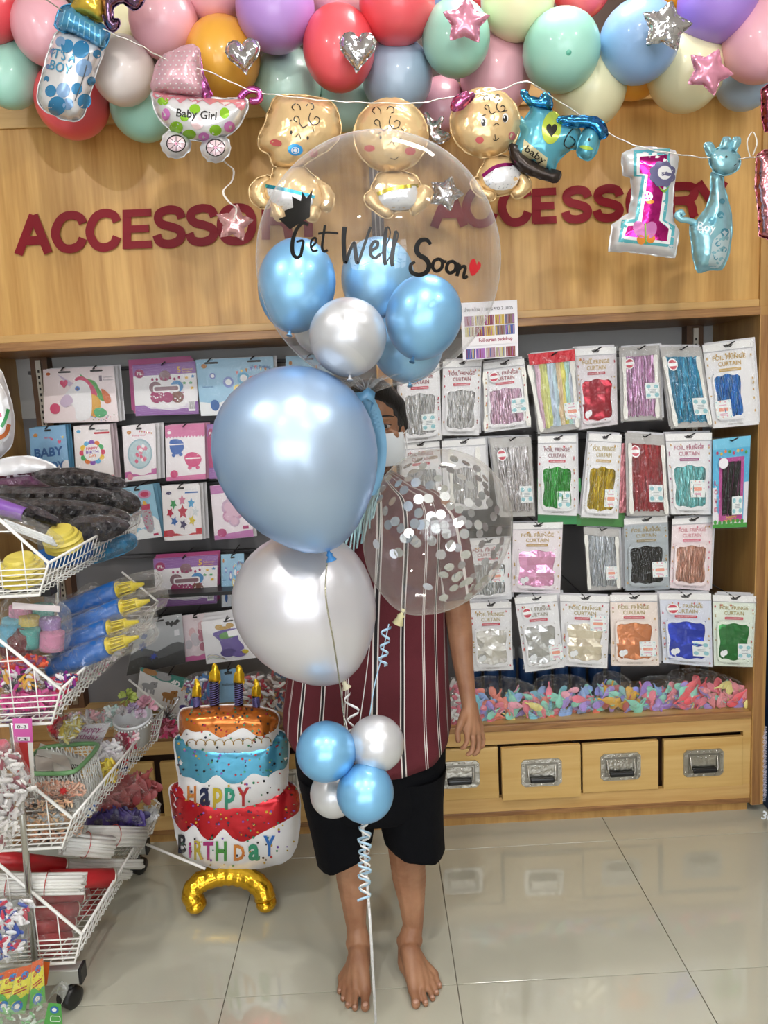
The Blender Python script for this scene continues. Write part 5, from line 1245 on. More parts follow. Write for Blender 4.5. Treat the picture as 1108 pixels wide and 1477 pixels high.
MPUR = ['f0eef0', '8e5aa4', 'b48cc6', 'a33a6a', '4c8cc4', '8c6a74', '7a4a3a', 'e3b53c', '55a06a', '222222']
def d_blue(c, g):
    p = CP(c, g)
    p(spline([(0, .75), (.2, .8), (.5, .7), (.8, .8), (1, .72), (1.0, 1.0), (0, 1.0)], 2)[:], 0)
    for k in range(8): p([(.5 + k * .062, .15 + .02 * abs(k - 4)), (.54 + k * .062, .15 + .02 * abs(k - 4)), (.52 + k * .062, .22 + .02 * abs(k - 4))], 2 + k % 4, .002)
    for x, y, r_, m_ in ((.4, .42, .07, 5), (.6, .36, .08, 6), (.72, .42, .07, 2), (.52, .55, .06, 3), (.8, .6, .07, 6), (.2, .3, .04, 5), (.66, .6, .06, 1)): p(circ(x, y, r_, r_ * 1.4, 16), m_, .0025); p(circ(x, y, r_ * .6, r_ * .8, 12), 0, .003)
    p(circ(.2, .82, .06, .1, 14), 1, .003); ctext(c, 'First Birthday', .72, .2, .05, .24, g, 1); ctext(c, 'balloon set', .06, .5, .03, .14, g, 1); p(circ(.1, .12, .035, .04, 10), 4)
MBLU = ['eef2f6', '2f63a8', 'e28a8f', 'f0d87a', 'c98a4a', '7d8fd0', '6fb5dc']
def d_babyboy(c, g):
    p = CP(c, g); p(spline([(0, .82), (.3, .78), (.5, .85), (.8, .7), (1, .66), (1, 1), (0, 1)], 2), 0)
    ctext(c, 'BABY', .1, .55, .16, .78, g, 1, .035); ctext(c, 'BOY', .38, .82, .16, .5, g, 1, .035)
    p(heart(.8, .3, .1, .08), 2, .002); p(heart(.6, .24, .07, .05), 2, .002); p(heart(.9, .22, .06, .05), 3, .002); p(circ(.16, .14, .06, .035, 12), 4); ctext(c, 'foil set', .4, .22, .04, .2, g, 2)
def d_flower(c, g):
    p = CP(c, g)
    cols = [2, 3, 4, 5, 6, 7, 2, 3, 4, 5, 6, 7]
    for k in range(12):
        a = k * math.pi / 6; p(circ(.47 + .27 * math.cos(a), .5 + .18 * math.sin(a), .08, .055, 12), cols[k], .0015)
    p(circ(.47, .5, .24, .16, 24), 0, .002); ctext(c, 'HAPPY', .31, .45, .05, .32, g, 2, .03); ctext(c, 'BIRTH', .3, .52, .055, .34, g, 5, .03); ctext(c, 'DAY', .38, .585, .05, .2, g, 6, .03)
    p([(0, .93), (1, .93), (1, 1), (0, 1)], 1); p(rrect(.55, .13, .97, .165, .01), 1); ctext(c, 'foil balloon', .6, .11, .03, .34, g, 8); p(circ(.13, .1, .06, .03, 10), 4)
MFLO = ['f4f0f0', 'c0273a', 'd84a6a', 'efc443', '63b0dc', '8a57b4', 'e8803a', '4fae6a', '444444']
def d_oval(c, g):
    p = CP(c, g); p(circ(.5, .52, .38, .27, 28), 2); p(circ(.5, .52, .34, .24, 26), 3, .0016)
    rs_ = random.Random(4)
    for k in range(16): p(spline([(.5 + rs_.uniform(-.2, .2), .52 + rs_.uniform(-.15, .15)) for _ in range(1)] and [(a, b) for a, b in (lambda x, y: ((x - .05, y), (x, y - .04), (x + .06, y + .01), (x, y + .04)))(.5 + rs_.uniform(-.2, .18), .52 + rs_.uniform(-.15, .15))], 3), (4, 5, 0)[k % 3], .002 + k * .00005)
    p([(0, .83), (1, .8), (1, .9), (0, .93)], 1); p(circ(.16, .92, .09, .06, 14), 5, .002); p(circ(.2, .12, .07, .035, 10), 6)
    for k in range(6): p([(.5 + k * .07, .1 + .01 * k), (.55 + k * .07, .1 + .01 * k), (.52 + k * .07, .14 + .01 * k)], (4, 6)[k % 2], .002)
    ctext(c, 'Pony oval', .3, .2, .03, .4, g, 4)
MOVA = ['f6eef2', 'c46aa4', '9ab8c4', 'b9ced4', 'd86a86', 'e08aa4', 'c98a4a']
def d_prams(c, g):
    p = CP(c, g); p([(0, 0), (1, 0), (1, .2), (0, .2)], 1)
    for k in range(12): p([(k / 12, .2), ((k + 1) / 12, .2), ((k + .5) / 12, .235)], 1, .0016)
    p(spline([(.1, .3), (.2, .25), (.38, .27), (.46, .34), (.44, .46), (.3, .53), (.14, .48)], 3), 2, .002); p(circ(.2, .54, .05, .035, 12), 2, .002); p(circ(.38, .53, .05, .035, 12), 2, .002); p([(.1, .34), (.46, .34), (.46, .36), (.1, .36)], 0, .003)
    p(spline([(.48, .56), (.66, .5), (.86, .56), (.9, .66), (.78, .76), (.6, .76), (.5, .68)], 3), 3, .002); p(circ(.6, .78, .05, .035, 12), 3, .002); p(circ(.8, .78, .05, .035, 12), 3, .002); p([(.5, .6), (.88, .6), (.88, .625), (.5, .625)], 0, .003)
    p([(0, .93), (1, .9), (1, 1), (0, 1)], 1); p(circ(.2, .88, .1, .07, 14), 3, .003); p(circ(.1, .13, .05, .03, 9), 0, .002)
MPRA = ['f8f2f4', 'd87aa8', '3f68b4', 'd44a80']
def d_bottle(c, g):
    p = CP(c, g); p(spline([(0, .5), (.2, .55), (.4, .6), (.7, .55), (1, .7), (1, 1), (0, 1)], 2), 0)
    p(spline([(.52, .45), (.78, .45), (.82, .7), (.76, .86), (.66, .9), (.56, .86), (.5, .68)], 3), 1, .002); p([(.5, .36), (.8, .36), (.78, .46), (.52, .46)], 2, .0025); p(spline([(.58, .36), (.64, .28), (.72, .36)], 3), 3, .0025)
    for k in range(22): p(circ(U(.54, .77), U(.48, .84), .018, .014, 6), (2, 4)[k % 2], .003)
    p(circ(.7, .17, .2, .08, 18), 5, .002); p(circ(.7, .17, .13, .05, 14), 2, .0024); p(circ(.14, .14, .06, .03, 10), 3); p(spline([(.2, .5), (.3, .42), (.42, .5), (.4, .68), (.26, .72)], 3), 1, .0018); p([(.74, .92), (.9, .92), (.9, .96), (.74, .96)], 2)
MBOT = ['edf0f3', 'a8a5ac', 'b9305c', 'd9a63c', 'd0508a', 'c88ab0']
def d_stars(c, g):
    p = CP(c, g)
    for k in range(8):
        a = k * math.pi / 4 - math.pi / 2; p(star(.52 + .33 * math.cos(a), .5 + .22 * math.sin(a), .1, .5, 5, 5 * k), 2 + k, .002)
    p(circ(.52, .5, .2, .14, 22), 0, .0016); p(star(.52, .49, .14, .5), 10, .002); p([(0, .82), (1, .79), (1, .9), (0, .93)], 1); p(circ(.18, .87, .1, .065, 16), 10, .003); p(circ(.18, .14, .07, .03, 10), 6, .002); ctext(c, 'star set', .62, .11, .03, .3, g, 4); p(rrect(.6, .14, .95, .165, .01), 7)
MSTA = ['f3f0f2', 'c0343c', 'd888a4', '4f9fd0', 'd8dce0', 'd8c038', '4a4468', '3a6ab0', 'b4284a', '3f9a5c', 'c0485a']
def d_cloud(c, g):
    p = CP(c, g); p([(0, 0), (1, 0), (1, .12), (0, .16)], 1)
    for x, y, r_, m_ in ((.5, .25, .1, 2), (.45, .42, .2, 2), (.62, .5, .2, 3), (.42, .58, .16, 3), (.55, .68, .14, 2)): p(circ(x, y, r_, r_ * .75, 16), m_, .002); p(circ(x, y, r_ * .7, r_ * .5, 12), 4, .0026)
    p([(0, .92), (1, .86), (1, 1), (0, 1)], 1, .002); p(circ(.2, .88, .12, .08, 14), 5, .003); p([(.75, .78), (.9, .78), (.9, .84), (.75, .84)], 5)
MCLO = ['f3ecf2', 'c07ab4', 'c9a9c4', 'c890b0', 'dcb6cc', 'b8447c']
BP = [
 ([(62, 533), (164, 528), (171, 608), (64, 610)], 2.70, 'wide pink pack picturing a rainbow-maned unicorn head', 'eedfe0', d_unicorn, ['eceaec', '7a6a78', '4f9a4a', 'd24a72', 'd9a23c', '5a86cc', '4aa46a', 'c8662f', 'c8b4cc'], dict(behind=2, hooks=(.3, .75))),
 ([(191, 527), (282, 521), (287, 597), (196, 600)], 2.70, 'white and purple pack picturing a birthday cake foil, top row', 'efedf0', d_purple, MPUR, dict(behind=2, bcol='b04a80', bdx=-3, bdy=-4)),
 ([(282, 519), (394, 514), (398, 596), (290, 600)], 2.69, 'light blue first birthday balloon pack, top row', '9cc8e4', d_blue, MBLU, dict(behind=1, hooks=(.2, .75))),
 ([(412, 514), (480, 510), (484, 594), (414, 597)], 2.69, 'light blue pack mostly hidden behind the bubble and blue balloon', '9cc8e4', d_blue, MBLU, dict(behind=0)),
 ([(42, 618), (94, 613), (101, 690), (47, 696)], 2.70, 'light blue BABY BOY balloon pack over the white foil cushion', '86b6dc', d_babyboy, ['f0ecf0', '2a5f9c', 'd85a7c', 'e8c45a', 'c98a4a'], dict(behind=2, bcol='5f9cc0', bdx=4, bdy=-1)),
 ([(106, 615), (158, 612), (165, 690), (110, 693)], 2.70, 'white pack picturing a flower-shaped HAPPY BIRTHDAY balloon', 'f1eaea', d_flower, MFLO, dict(behind=2, bcol='c8b4b8')),
 ([(176, 615), (224, 611), (226, 691), (181, 695)], 2.70, 'white pack picturing a pink pony on an oval balloon', 'f2ecf0', d_oval, MOVA, dict(behind=2, bdx=6)),
 ([(238, 614), (295, 611), (297, 691), (240, 694)], 2.70, 'pink and white pack picturing blue and pink prams', 'f4eef2', d_prams, MPRA, dict(behind=2, bcol='c98aa8', bdx=4)),
 ([(298, 612), (350, 609), (352, 688), (302, 691)], 2.71, 'dark pink pack half hidden behind the big blue balloon', 'b5487a', d_purple, MPUR, dict(behind=0)),
 ([(173, 705), (220, 698), (234, 774), (190, 780)], 2.70, 'light blue pack picturing a red-capped baby bottle', '93c4dd', d_bottle, MBOT, dict(behind=2, bcol='6f9fb8')),
 ([(233, 701), (288, 697), (292, 778), (237, 780)], 2.70, 'white pack picturing a ring of coloured stars, red band below', 'f1edef', d_stars, MSTA, dict(behind=2, bdx=5)),
 ([(303, 701), (357, 697), (366, 774), (310, 779)], 2.70, 'pink-edged pack picturing a pale cloud balloon', 'f0e6ee', d_cloud, MCLO, dict(behind=1)),
 ([(221, 806), (314, 800), (313, 870), (226, 876)], 2.69, 'white and purple pack picturing a birthday cake foil, lower down', 'efedf0', d_purple, MPUR, dict(behind=2, bcol='b04a80', bdx=2, bdy=-3)),
 ([(319, 800), (352, 798), (354, 872), (320, 876)], 2.69, 'narrow light blue pack beside the pearl white balloon', '9cc8e4', d_blue, MBLU, dict(behind=0)),
]
for q, Y, lb, base, fn, ms, kw in BP: balloon_pack(q, Y, lb, base, fn, ms, **kw)
# lower row: dark costume pack, pink pack, white pack, animal pack
def d_bat(c, g):
    p = CP(c, g); p(spline([(0, .62), (.25, .55), (.5, .66), (.75, .56), (1, .6), (1, 1), (0, 1)], 2), 1); p(spline([(0, .75), (.3, .7), (.6, .8), (1, .72), (1, 1), (0, 1)], 2), 2, .002)
    p([(.62, .12), (.7, .1), (.73, .15), (.78, .1), (.81, .15), (.88, .09), (.97, .14), (.9, .17), (.86, .21), (.8, .19), (.76, .24), (.72, .18), (.66, .19)], 2, .002)
    p(star(.2, .5, .1, .5, 6), 3, .003); p(star(.44, .74, .08, .4, 7), 4, .003); p(circ(.2, .32, .06, .05, 12), 3, .003); p([(.82, .3), (.92, .3), (.92, .42), (.82, .42)], 0, .003)
def d_pinkc(c, g):
    p = CP(c, g); p([(0, .9), (1, .86), (1, 1), (0, 1)], 1)
    for k in range(9): p(circ(U(.2, .8), U(.25, .8), .14, .1, 12), 2 + k % 3, .002 + k * .0001)
def d_bone(c, g):
    p = CP(c, g); p(circ(.3, .18, .07, .06, 12), 1); p(circ(.5, .17, .07, .06, 12), 1); p(rrect(.3, .18, .5, .25, .02), 1, .002)
    p(spline([(.18, .3), (.6, .26), (.56, .5), (.6, .75), (.3, .8), (.26, .5)], 3), 2, .0022); p(spline([(.3, .34), (.56, .3), (.54, .44), (.3, .46)], 3), 3, .0026); p(circ(.35, .8, .12, .1, 14), 4, .003); p(circ(.5, .86, .1, .07, 12), 2, .0034); p(circ(.6, .82, .05, .05, 10), 5, .0036); p([(.42, .3), (.7, .26), (.7, .42), (.42, .44)], 0, .004)
    for k in range(4): stroke(c, [(.02, .82 + k * .03), (.1, .78 + k * .03), (.22, .86 + k * .02), (.3, .95)], .008, g, (2, 5, 4, 3)[k], .003)
def d_anim(c, g):
    p = CP(c, g); p([(0, 0), (1, 0), (1, .42), (.0, .12)], 1); p(circ(.16, .08, .12, .1, 14), 5, .002); p(circ(.38, .1, .13, .12, 14), 6, .0018)
    ctext(c, '4D', .5, .25, .14, .15, g, 0, .05, 14); 
    for k, ch in enumerate('FOIL'): ctext(c, ch, .69 + k * .07, .33 + k * .035, .13, .06 if ch != 'I' else .02, g, (2, 3, 4, 0)[k], .05, 16)
    for cx, cy, s_, m_ in ((.16, .52, 1, 6), (.5, .58, 1, 5), (.82, .74, 1.1, 7)):
        p(circ(cx, cy, .1 * s_, .09 * s_, 16), m_, .002); p(circ(cx + .09 * s_, cy - .1 * s_, .06 * s_, .09 * s_, 14), m_, .0022); p(circ(cx + .13 * s_, cy - .18 * s_, .02, .04, 8), m_, .0022)
        for dx in (-.07, -.02, .05, .09): p([(cx + dx * s_, cy + .03), (cx + dx * s_ + .03, cy + .03), (cx + dx * s_ + .03, cy + .18 * s_), (cx + dx * s_, cy + .18 * s_)], m_, .0018)
        p(circ(cx + .1 * s_, cy - .12 * s_, .009, .015, 6), 8, .003)
q_ = [([(200, 895), (262, 885), (268, 956), (182, 975)], 2.62, 'grey and black night-scene pack with a bat printed on it', 'b4b8bc', d_bat, ['e8e8ec', '55585a', '26282a', '34508c', '3048a8'], dict(behind=0)),
      ([(262, 888), (300, 884), (302, 950), (266, 955)], 2.64, 'pink and white pack beside the bat-printed one', 'e8d8dc', d_pinkc, ['f0ecee', 'c8689c', 'd9b4b8', 'c9c2c8', 'b06a7c'], dict(behind=1)),
      ([(290, 897), (366, 886), (398, 945), (298, 958)], 2.60, 'white pack picturing a gold bone over a purple gift balloon', 'ebeaec', d_bone, ['f6f6f6', 'b8934a', '6a5a9c', '6a9a5c', '4a3a7c', 'c9b83c'], dict(behind=2, bdy=-6, bdx=2)),
      ([(203, 962), (292, 984), (280, 1046), (196, 1006)], 2.60, 'white pack with a green 4D FOIL header picturing small animals', 'e9e7e8', d_anim, ['f4f4f4', '2f8478', 'e09a4a', 'e8c85a', 'd8e0e4', 'a8743c', '9a9a9e', '43367c', '201818'], dict(behind=0)),
      ([(318, 966), (340, 964), (344, 1012), (316, 1014)], 2.62, 'small light blue header pack behind the cake candles', '8ab8dc', lambda c, g: (cpoly(c, rrect(.25, .08, .75, .16, .05), g, 0, .002), ctext(c, 'balloon', .15, .5, .08, .7, g, 0)), ['26343c', 'e8f0f4'], dict(behind=0))]
for q, Y, lb, base, fn, ms, kw in q_: balloon_pack(q, Y, lb, base, fn, ms, **kw)
G().box((-.95, YF + .09, .862), (XM - .01, YB, .874)).obj('wire_shelf_board', mat('1a1a1c', .4), cabl)
# clear lumpy bags on the left shelf behind the cake
def bag(outline, Y, th, label, content=None, m=None, name='plastic_bag', cat='bag', group=None, step=6, tint='ffffff'):
    f = Foil(spline(outline, 3), Y, th, name, m or BAGR, None, step=step, seam=.004, crk=.5, wave=14, lump=.35, shade=False, label=label, cat=cat, group=group)
    return f
def scraps(f, n, cols, par, L0=11, name='contents', seed=3, shape='balloon', low=False):
    if shape != 'balloon': L0 *= .62; n = int(n * 1.5)
    """little uninflated balloons (or scraps) heaped inside a bag"""
    rs_ = random.Random(seed); g = G(); o = [tuple(x) for x in f.o]; lo = f.o.min(0); hi = f.o.max(0); k = 0
    while k < n:
        x, y = rs_.uniform(lo[0], hi[0]), rs_.uniform(lo[1] + (hi[1] - lo[1]) * (.34 if low else .1), hi[1])
        if not inside((x, y), o): continue
        d, _ = dist_np(np.array([[x, y]]), f.o)
        if d[0] < 4: continue
        k += 1; a = rs_.uniform(0, math.pi * 2); dep = rs_.uniform(-.9, .2); hh = f.h(np.array([[x, y]]))[0]; L_ = L0 * rs_.uniform(.7, 1.2); w_ = L_ * .42
        prof = [(-L_, .22), (-L_ * .55, .2), (-L_ * .1, .75), (L_ * .4, 1), (L_ * .85, .7), (L_, .15)] if shape == 'balloon' else [(-L_, .6), (0, 1.1), (L_, .6)]
        c, s = math.cos(a), math.sin(a); vs = []
        tz = rs_.uniform(-.4, .4)
        for u, q in prof:
            for sg, dp in ((-1, 0), (0, -.004), (1, 0)):
                vs.append(P(x + u * c - sg * q * w_ * s, y + u * s + sg * q * w_ * c, f.yy((x, y)) + hh * dep * .85 + dp - .002 + tz * u * .0012))
        g.add(vs, [(i * 3 + j, i * 3 + j + 1, i * 3 + j + 4, i * 3 + j + 3) for i in range(len(prof) - 1) for j in range(2)], rs_.randrange(len(cols)), True)
    return g.obj(name, [c if not isinstance(c, str) else mat(c, .42) for c in cols], par, kind='stuff')
PAST = ['8fd4c0', 'e87f92', 'f0a8ba', 'a88fd8', '8fb0e4', 'e9dd8c', 'ef8a78', '7cc4d8']
SHZ = .372
for i, (ol, lb, n, cols) in enumerate([
    ([(652, 1010), (668, 984), (705, 976), (745, 980), (778, 996), (800, 1020), (798, 1036), (760, 1042), (700, 1045), (660, 1046), (650, 1030)], 'clear bag of loose pastel balloons beside the hanging hand', 260, PAST),
    ([(768, 1000), (778, 978), (812, 974), (842, 980), (864, 1006), (862, 1026), (820, 1034), (780, 1032)], 'clear bag of loose balloons, yellow and pink on top', 120, PAST),
    ([(856, 984), (868, 970), (894, 972), (916, 990), (932, 1014), (924, 1028), (890, 1030), (864, 1022)], 'clear bag of loose balloons showing mint and lilac', 110, ['8fd4c0', 'a88fd8', '8a8fe0', 'd9a93c', 'c86a6a', '8fc4c8']),
    ([(912, 1000), (926, 980), (962, 976), (994, 988), (1008, 1006), (996, 1022), (955, 1030), (920, 1026)], 'clear bag of loose balloons showing purple and yellow', 140, ['a88fd8', 'e9dd8c', 'e87f92', '8fb0e4', '8fd4c0', 'a07fd0']),
    ([(970, 968), (1010, 966), (1056, 978), (1084, 996), (1094, 1014), (1078, 1024), (1010, 1028), (968, 1022), (962, 990)], 'large clear bag of pastel balloons by the side panel', 200, ['e87f92', 'ef9aa4', '8fd4c0', 'e9dd8c', 'a88fd8', 'e8606a'])]):
    f = bag([(a - (a > 1085) * 5, b) for a, b in ol], 2.585 + .012 * (i % 2), .05, lb, group='bags of loose balloons')
    scraps(f, int(n * .5), cols, f.obj, seed=i, L0=13, low=True)
# spray cans at the back of the shelf
for i in range(9):
    x = .335 + i * .0655; r_ = .028; y = YB - .10
    t = thing('spray_can', 'dark blue spray can at the back of the shelf, ' + ('first', 'second', 'third', 'fourth', 'fifth', 'sixth', 'seventh', 'eighth', 'ninth')[i] + ' from the striped shirt', 'can', (x, y, SHZ), 'spray cans along the back of the shelf')
    o = Matrix.Translation((x, y, SHZ))
    G().lathe([(r_ * .94, 0), (r_, .004), (r_, .150), (r_ * .9, .157), (r_ * .6, .162)], o, 20).obj('can_body', mat('2c4f80', .28, .3), t)
    G().lathe([(r_ * .93, .156), (r_ * .93, .192), (r_ * .85, .198), (.001, .198)], o, 18).obj('cap', mat('c7cdd4', .4), t)
    g = G(); v, fcs = text2d('SPRAY', .02); vv = [(x + r_ * 1.01 * math.sin((a - v[:, 0].max() / 2) * .42), y - r_ * 1.01 * math.cos((a - v[:, 0].max() / 2) * .42), SHZ + .118 + b * .026) for a, b in v]
    g.add(vv, fcs); g.obj('print', mat('dfe4ea', .4), t)
# poster with pictures of curtains
pc = Card([(664, 437), (746, 432), (748, 514), (668, 520)], 2.45); t = thing('poster', 'white price poster with curtain photographs hanging behind the bubble', 'poster', pc.at([(.5, 1)], 0)[0])
cardbox(pc, .002, mat('eeecf2', .45), 'sheet', t)
g = G(); ctext(pc, 'ม่าน กว้าง 1 เมตร ยาว 2 เมตร', .06, .155, .055, .86, g, 0, .01)
rs_ = random.Random(2); k = 0
for r_ in range(4):
    for u in range(5):
        if r_ == 2: continue
        u0 = .06 + u * .18; v0 = .24 + r_ * .19
        cpoly(pc, [(u0, v0), (u0 + .165, v0), (u0 + .165, v0 + .175), (u0, v0 + .175)], g, 1 + (k * 5 + r_) % 7, .0012)
        for q in range(5): stroke(pc, [(u0 + .02 + q * .03, v0 + .01), (u0 + .02 + q * .03 + rs_.uniform(-.01, .01), v0 + .16)], .012, g, 1 + (k + q * 3) % 7, .0018, n=1)
        k += 1
cpoly(pc, [(.0, .6), (1, .6), (1, .76), (0, .76)], g, 8, .002); ctext(pc, 'Foil curtain backdrop', .3, .70, .06, .6, g, 9, .03)
g.obj('print', [mat('5a585c', .5)] + [mat(x, .5) for x in ('a98a9c', 'c9a83c', 'a868b8', '8a2f38', '38509c', 'c8c4a0', '7f6a5c', 'f0ecf0', '9c2a48')], t)
# ============================================================ THE PERSON
def caps(bm, a, b, ra, rb, n=14):
    a = Vector(a); b = Vector(b); d = b - a; L_ = d.length
    k = max(1, int(L_ / (min(ra, rb) * .3)))
    for i in range(k + 1):
        t = i / k; r_ = ra + (rb - ra) * t
        bmesh.ops.create_icosphere(bm, subdivisions=2, radius=r_ * 1.03, matrix=Matrix.Translation(a + d * t))
def chain(bm, pts):
    for i in range(len(pts) - 1): caps(bm, pts[i][0], pts[i + 1][0], pts[i][1], pts[i + 1][1])
def blob(bm, c, r, rot=None):
    m_ = Matrix.Translation(c) @ (rot.to_4x4() if rot else Matrix.Identity(4)) @ Matrix.Diagonal((*r, 1))
    bmesh.ops.create_icosphere(bm, subdivisions=3, radius=1, matrix=m_)
def remesh(bm, name, m, parent, vox=.004, smooth=3, label=None):
    me = bpy.data.meshes.new(name); bm.to_mesh(me); bm.free()
    o = bpy.data.objects.new(name, me); C.objects.link(o)
    md = o.modifiers.new('r', 'REMESH'); md.mode = 'VOXEL'; md.voxel_size = vox
    ms = o.modifiers.new('s', 'SMOOTH'); ms.iterations = smooth; ms.factor = .6
    dg = bpy.context.evaluated_depsgraph_get(); m2 = bpy.data.meshes.new_from_object(o.evaluated_get(dg))
    bpy.data.objects.remove(o); off = wl(parent)
    m2.transform(Matrix.Translation(-off)); m2.polygons.foreach_set('use_smooth', [True] * len(m2.polygons)); m2.materials.clear(); m2.materials.append(m)
    o = bpy.data.objects.new(name, m2); C.objects.link(o); o.parent = parent
    return o
def skinmat():
    m, N, L, b = newmat('skin')
    inp(b, 'Roughness', .5); inp(b, 'Subsurface Weight', .12); inp(b, 'Subsurface Radius', (.02, .008, .004)); inp(b, 'Subsurface Scale', .4)
    t = N.new('ShaderNodeTexNoise'); t.inputs['Scale'].default_value = 14; t.inputs['Detail'].default_value = 4
    tc = N.new('ShaderNodeTexCoord'); L.new(tc.outputs['Object'], t.inputs['Vector'])
    rp = N.new('ShaderNodeValToRGB'); rp.color_ramp.elements[0].color = (*lin('86593f'), 1); rp.color_ramp.elements[1].color = (*lin('a87c5e'), 1)
    rp.color_ramp.elements[0].position = .3; rp.color_ramp.elements[1].position = .7
    L.new(t.outputs[0], rp.inputs[0]); L.new(rp.outputs[0], b.inputs['Base Color'])
    t2 = N.new('ShaderNodeTexNoise'); t2.inputs['Scale'].default_value = 160; L.new(tc.outputs['Object'], t2.inputs['Vector'])
    bp = N.new('ShaderNodeBump'); bp.inputs['Strength'].default_value = .15; bp.inputs['Distance'].default_value = .003; L.new(t2.outputs[0], bp.inputs['Height']); L.new(bp.outputs[0], b.inputs['Normal'])
    return m
SK = skinmat()
per = thing('person', 'barefoot person in maroon striped shirt and black shorts, face masked and hidden behind balloons', 'person', FL(560, 1395))
YP = 1.90
bm = bmesh.new()
def foot(heel, ankle, tips, bases, side):
    h = FL(*heel, .032); an = Vector(ankle)
    blob(bm, h, (.028, .034, .033)); chain(bm, [(an, .031), (h + Vector((0, .0, .004)), .029)])
    blob(bm, an + Vector((.022 * side, .004, -.005)), (.013, .016, .018)); blob(bm, an + Vector((-.022 * side, .0, -.001)), (.013, .016, .018))
    for k, ((tx, ty), (bx, by)) in enumerate(zip(tips, bases)):
        rt = (.0118, .0082, .0078, .0076, .0080)[k]
        b = FL(bx, by, .020 if k < 2 else .016); t = FL(tx, ty, rt * .92)
        mid = (b + t) / 2 + Vector((0, 0, .005 if k else .002))
        chain(bm, [(b, .0115 if k else .015), (mid, rt * .90), (t, rt)])
        top = an + Vector((0, -.028, -.012)); fr = top + (b - top) * .5 + Vector((0, 0, .006 if k < 3 else -.004))
        chain(bm, [(top, .027), (fr, .021 - .001 * k), (b, .0135 if k else .016)])
        s_ = h + (b - h) * .5; s_.z = .018; chain(bm, [(h, .024), (s_, .016), (b, .012)])
hl, hr = FL(519, 1391, 0), FL(589, 1388, 0)
aL = Vector((hl.x + .002, hl.y - .022, .082)); aR = Vector((hr.x + .006, hr.y - .022, .082))
foot((519, 1391), aL, [(527, 1452), (512, 1454), (502, 1450), (495, 1441), (490, 1430)], [(527, 1430), (514, 1427), (505, 1423), (498, 1418), (494, 1411)], 1)
foot((589, 1388), aR, [(600, 1448), (614, 1447), (624, 1440), (630, 1432), (634, 1422)], [(597, 1427), (607, 1423), (615, 1419), (621, 1413), (626, 1406)], -1)
def pr_(px, py, rp, Y=YP): p = P(px, py, Y); return (p, rpx(rp, p))
chain(bm, [(aL, .031), pr_(514, 1335, 14.5, 1.875), pr_(511, 1300, 18.5, 1.885), pr_(508, 1262, 23.5, 1.90), pr_(507, 1215, 26, 1.90), pr_(505, 1175, 27, 1.90), pr_(500, 1100, 36, 1.91)])
chain(bm, [(aR, .031), pr_(596, 1335, 14.5, 1.875), pr_(594, 1300, 19, 1.885), pr_(590, 1262, 25, 1.90), pr_(585, 1215, 27, 1.90), pr_(583, 1175, 29, 1.90), pr_(578, 1100, 38, 1.91)])
for x in (500, 578): chain(bm, [pr_(x, 1100, 37, 1.91), pr_(540, 1010, 60, 1.92)])
chain(bm, [pr_(540, 1010, 62, 1.92), pr_(540, 900, 60, 1.93), pr_(538, 790, 68, 1.93)]); blob(bm, P(495, 780, 1.93), (.07, .07, .13)); blob(bm, P(582, 780, 1.93), (.07, .07, .13))
chain(bm, [pr_(538, 760, 50, 1.93), pr_(538, 700, 26, 1.92), pr_(538, 660, 25, 1.91)])
chain(bm, [pr_(538, 735, 34, 1.93), pr_(628, 742, 29, 1.92)]); chain(bm, [pr_(538, 735, 34, 1.93), pr_(448, 742, 29, 1.92)])
# hanging arm and hand
chain(bm, [pr_(628, 742, 29, 1.92), pr_(646, 810, 23, 1.915), pr_(660, 880, 19.5, 1.91), pr_(664, 915, 18, 1.905), pr_(667, 950, 15.5, 1.885), pr_(673, 990, 12.5, 1.865), pr_(677, 1020, 10.8, 1.85)])
W_ = P(677, 1020, 1.85)
kn = [P(692, 1050, 1.845), P(688, 1054, 1.826), P(681, 1056, 1.812), P(674, 1054, 1.802)]
for i, k in enumerate(kn): chain(bm, [(W_ + Vector((.004 * (2 - i), .004 * (1.5 - i), 0)), .0155), ((W_ + k) / 2, .0145), (k, .0118)])
fing = [[(697, 1066, 1.85), (696, 1076, 1.845), (690, 1080, 1.835)], [(691, 1071, 1.822), (689, 1084, 1.815), (684, 1088, 1.808)], [(683, 1073, 1.798), (680, 1085, 1.79), (675, 1088, 1.788)], [(674, 1069, 1.782), (670, 1078, 1.776), (666, 1079, 1.778)]]
for i, (k, f_) in enumerate(zip(kn, fing)):
    r_ = (.0070, .0074, .0072, .0066)[i]; chain(bm, [(k, .0092), (P(*f_[0]), r_), (P(*f_[1]), r_ * .95), (P(*f_[2]), r_ * .85)])
chain(bm, [(W_ + Vector((-.01, -.01, -.008)), .014), (P(665, 1042, 1.80), .0100), (P(660, 1056, 1.792), .0082), (P(661, 1068, 1.785), .0074)])
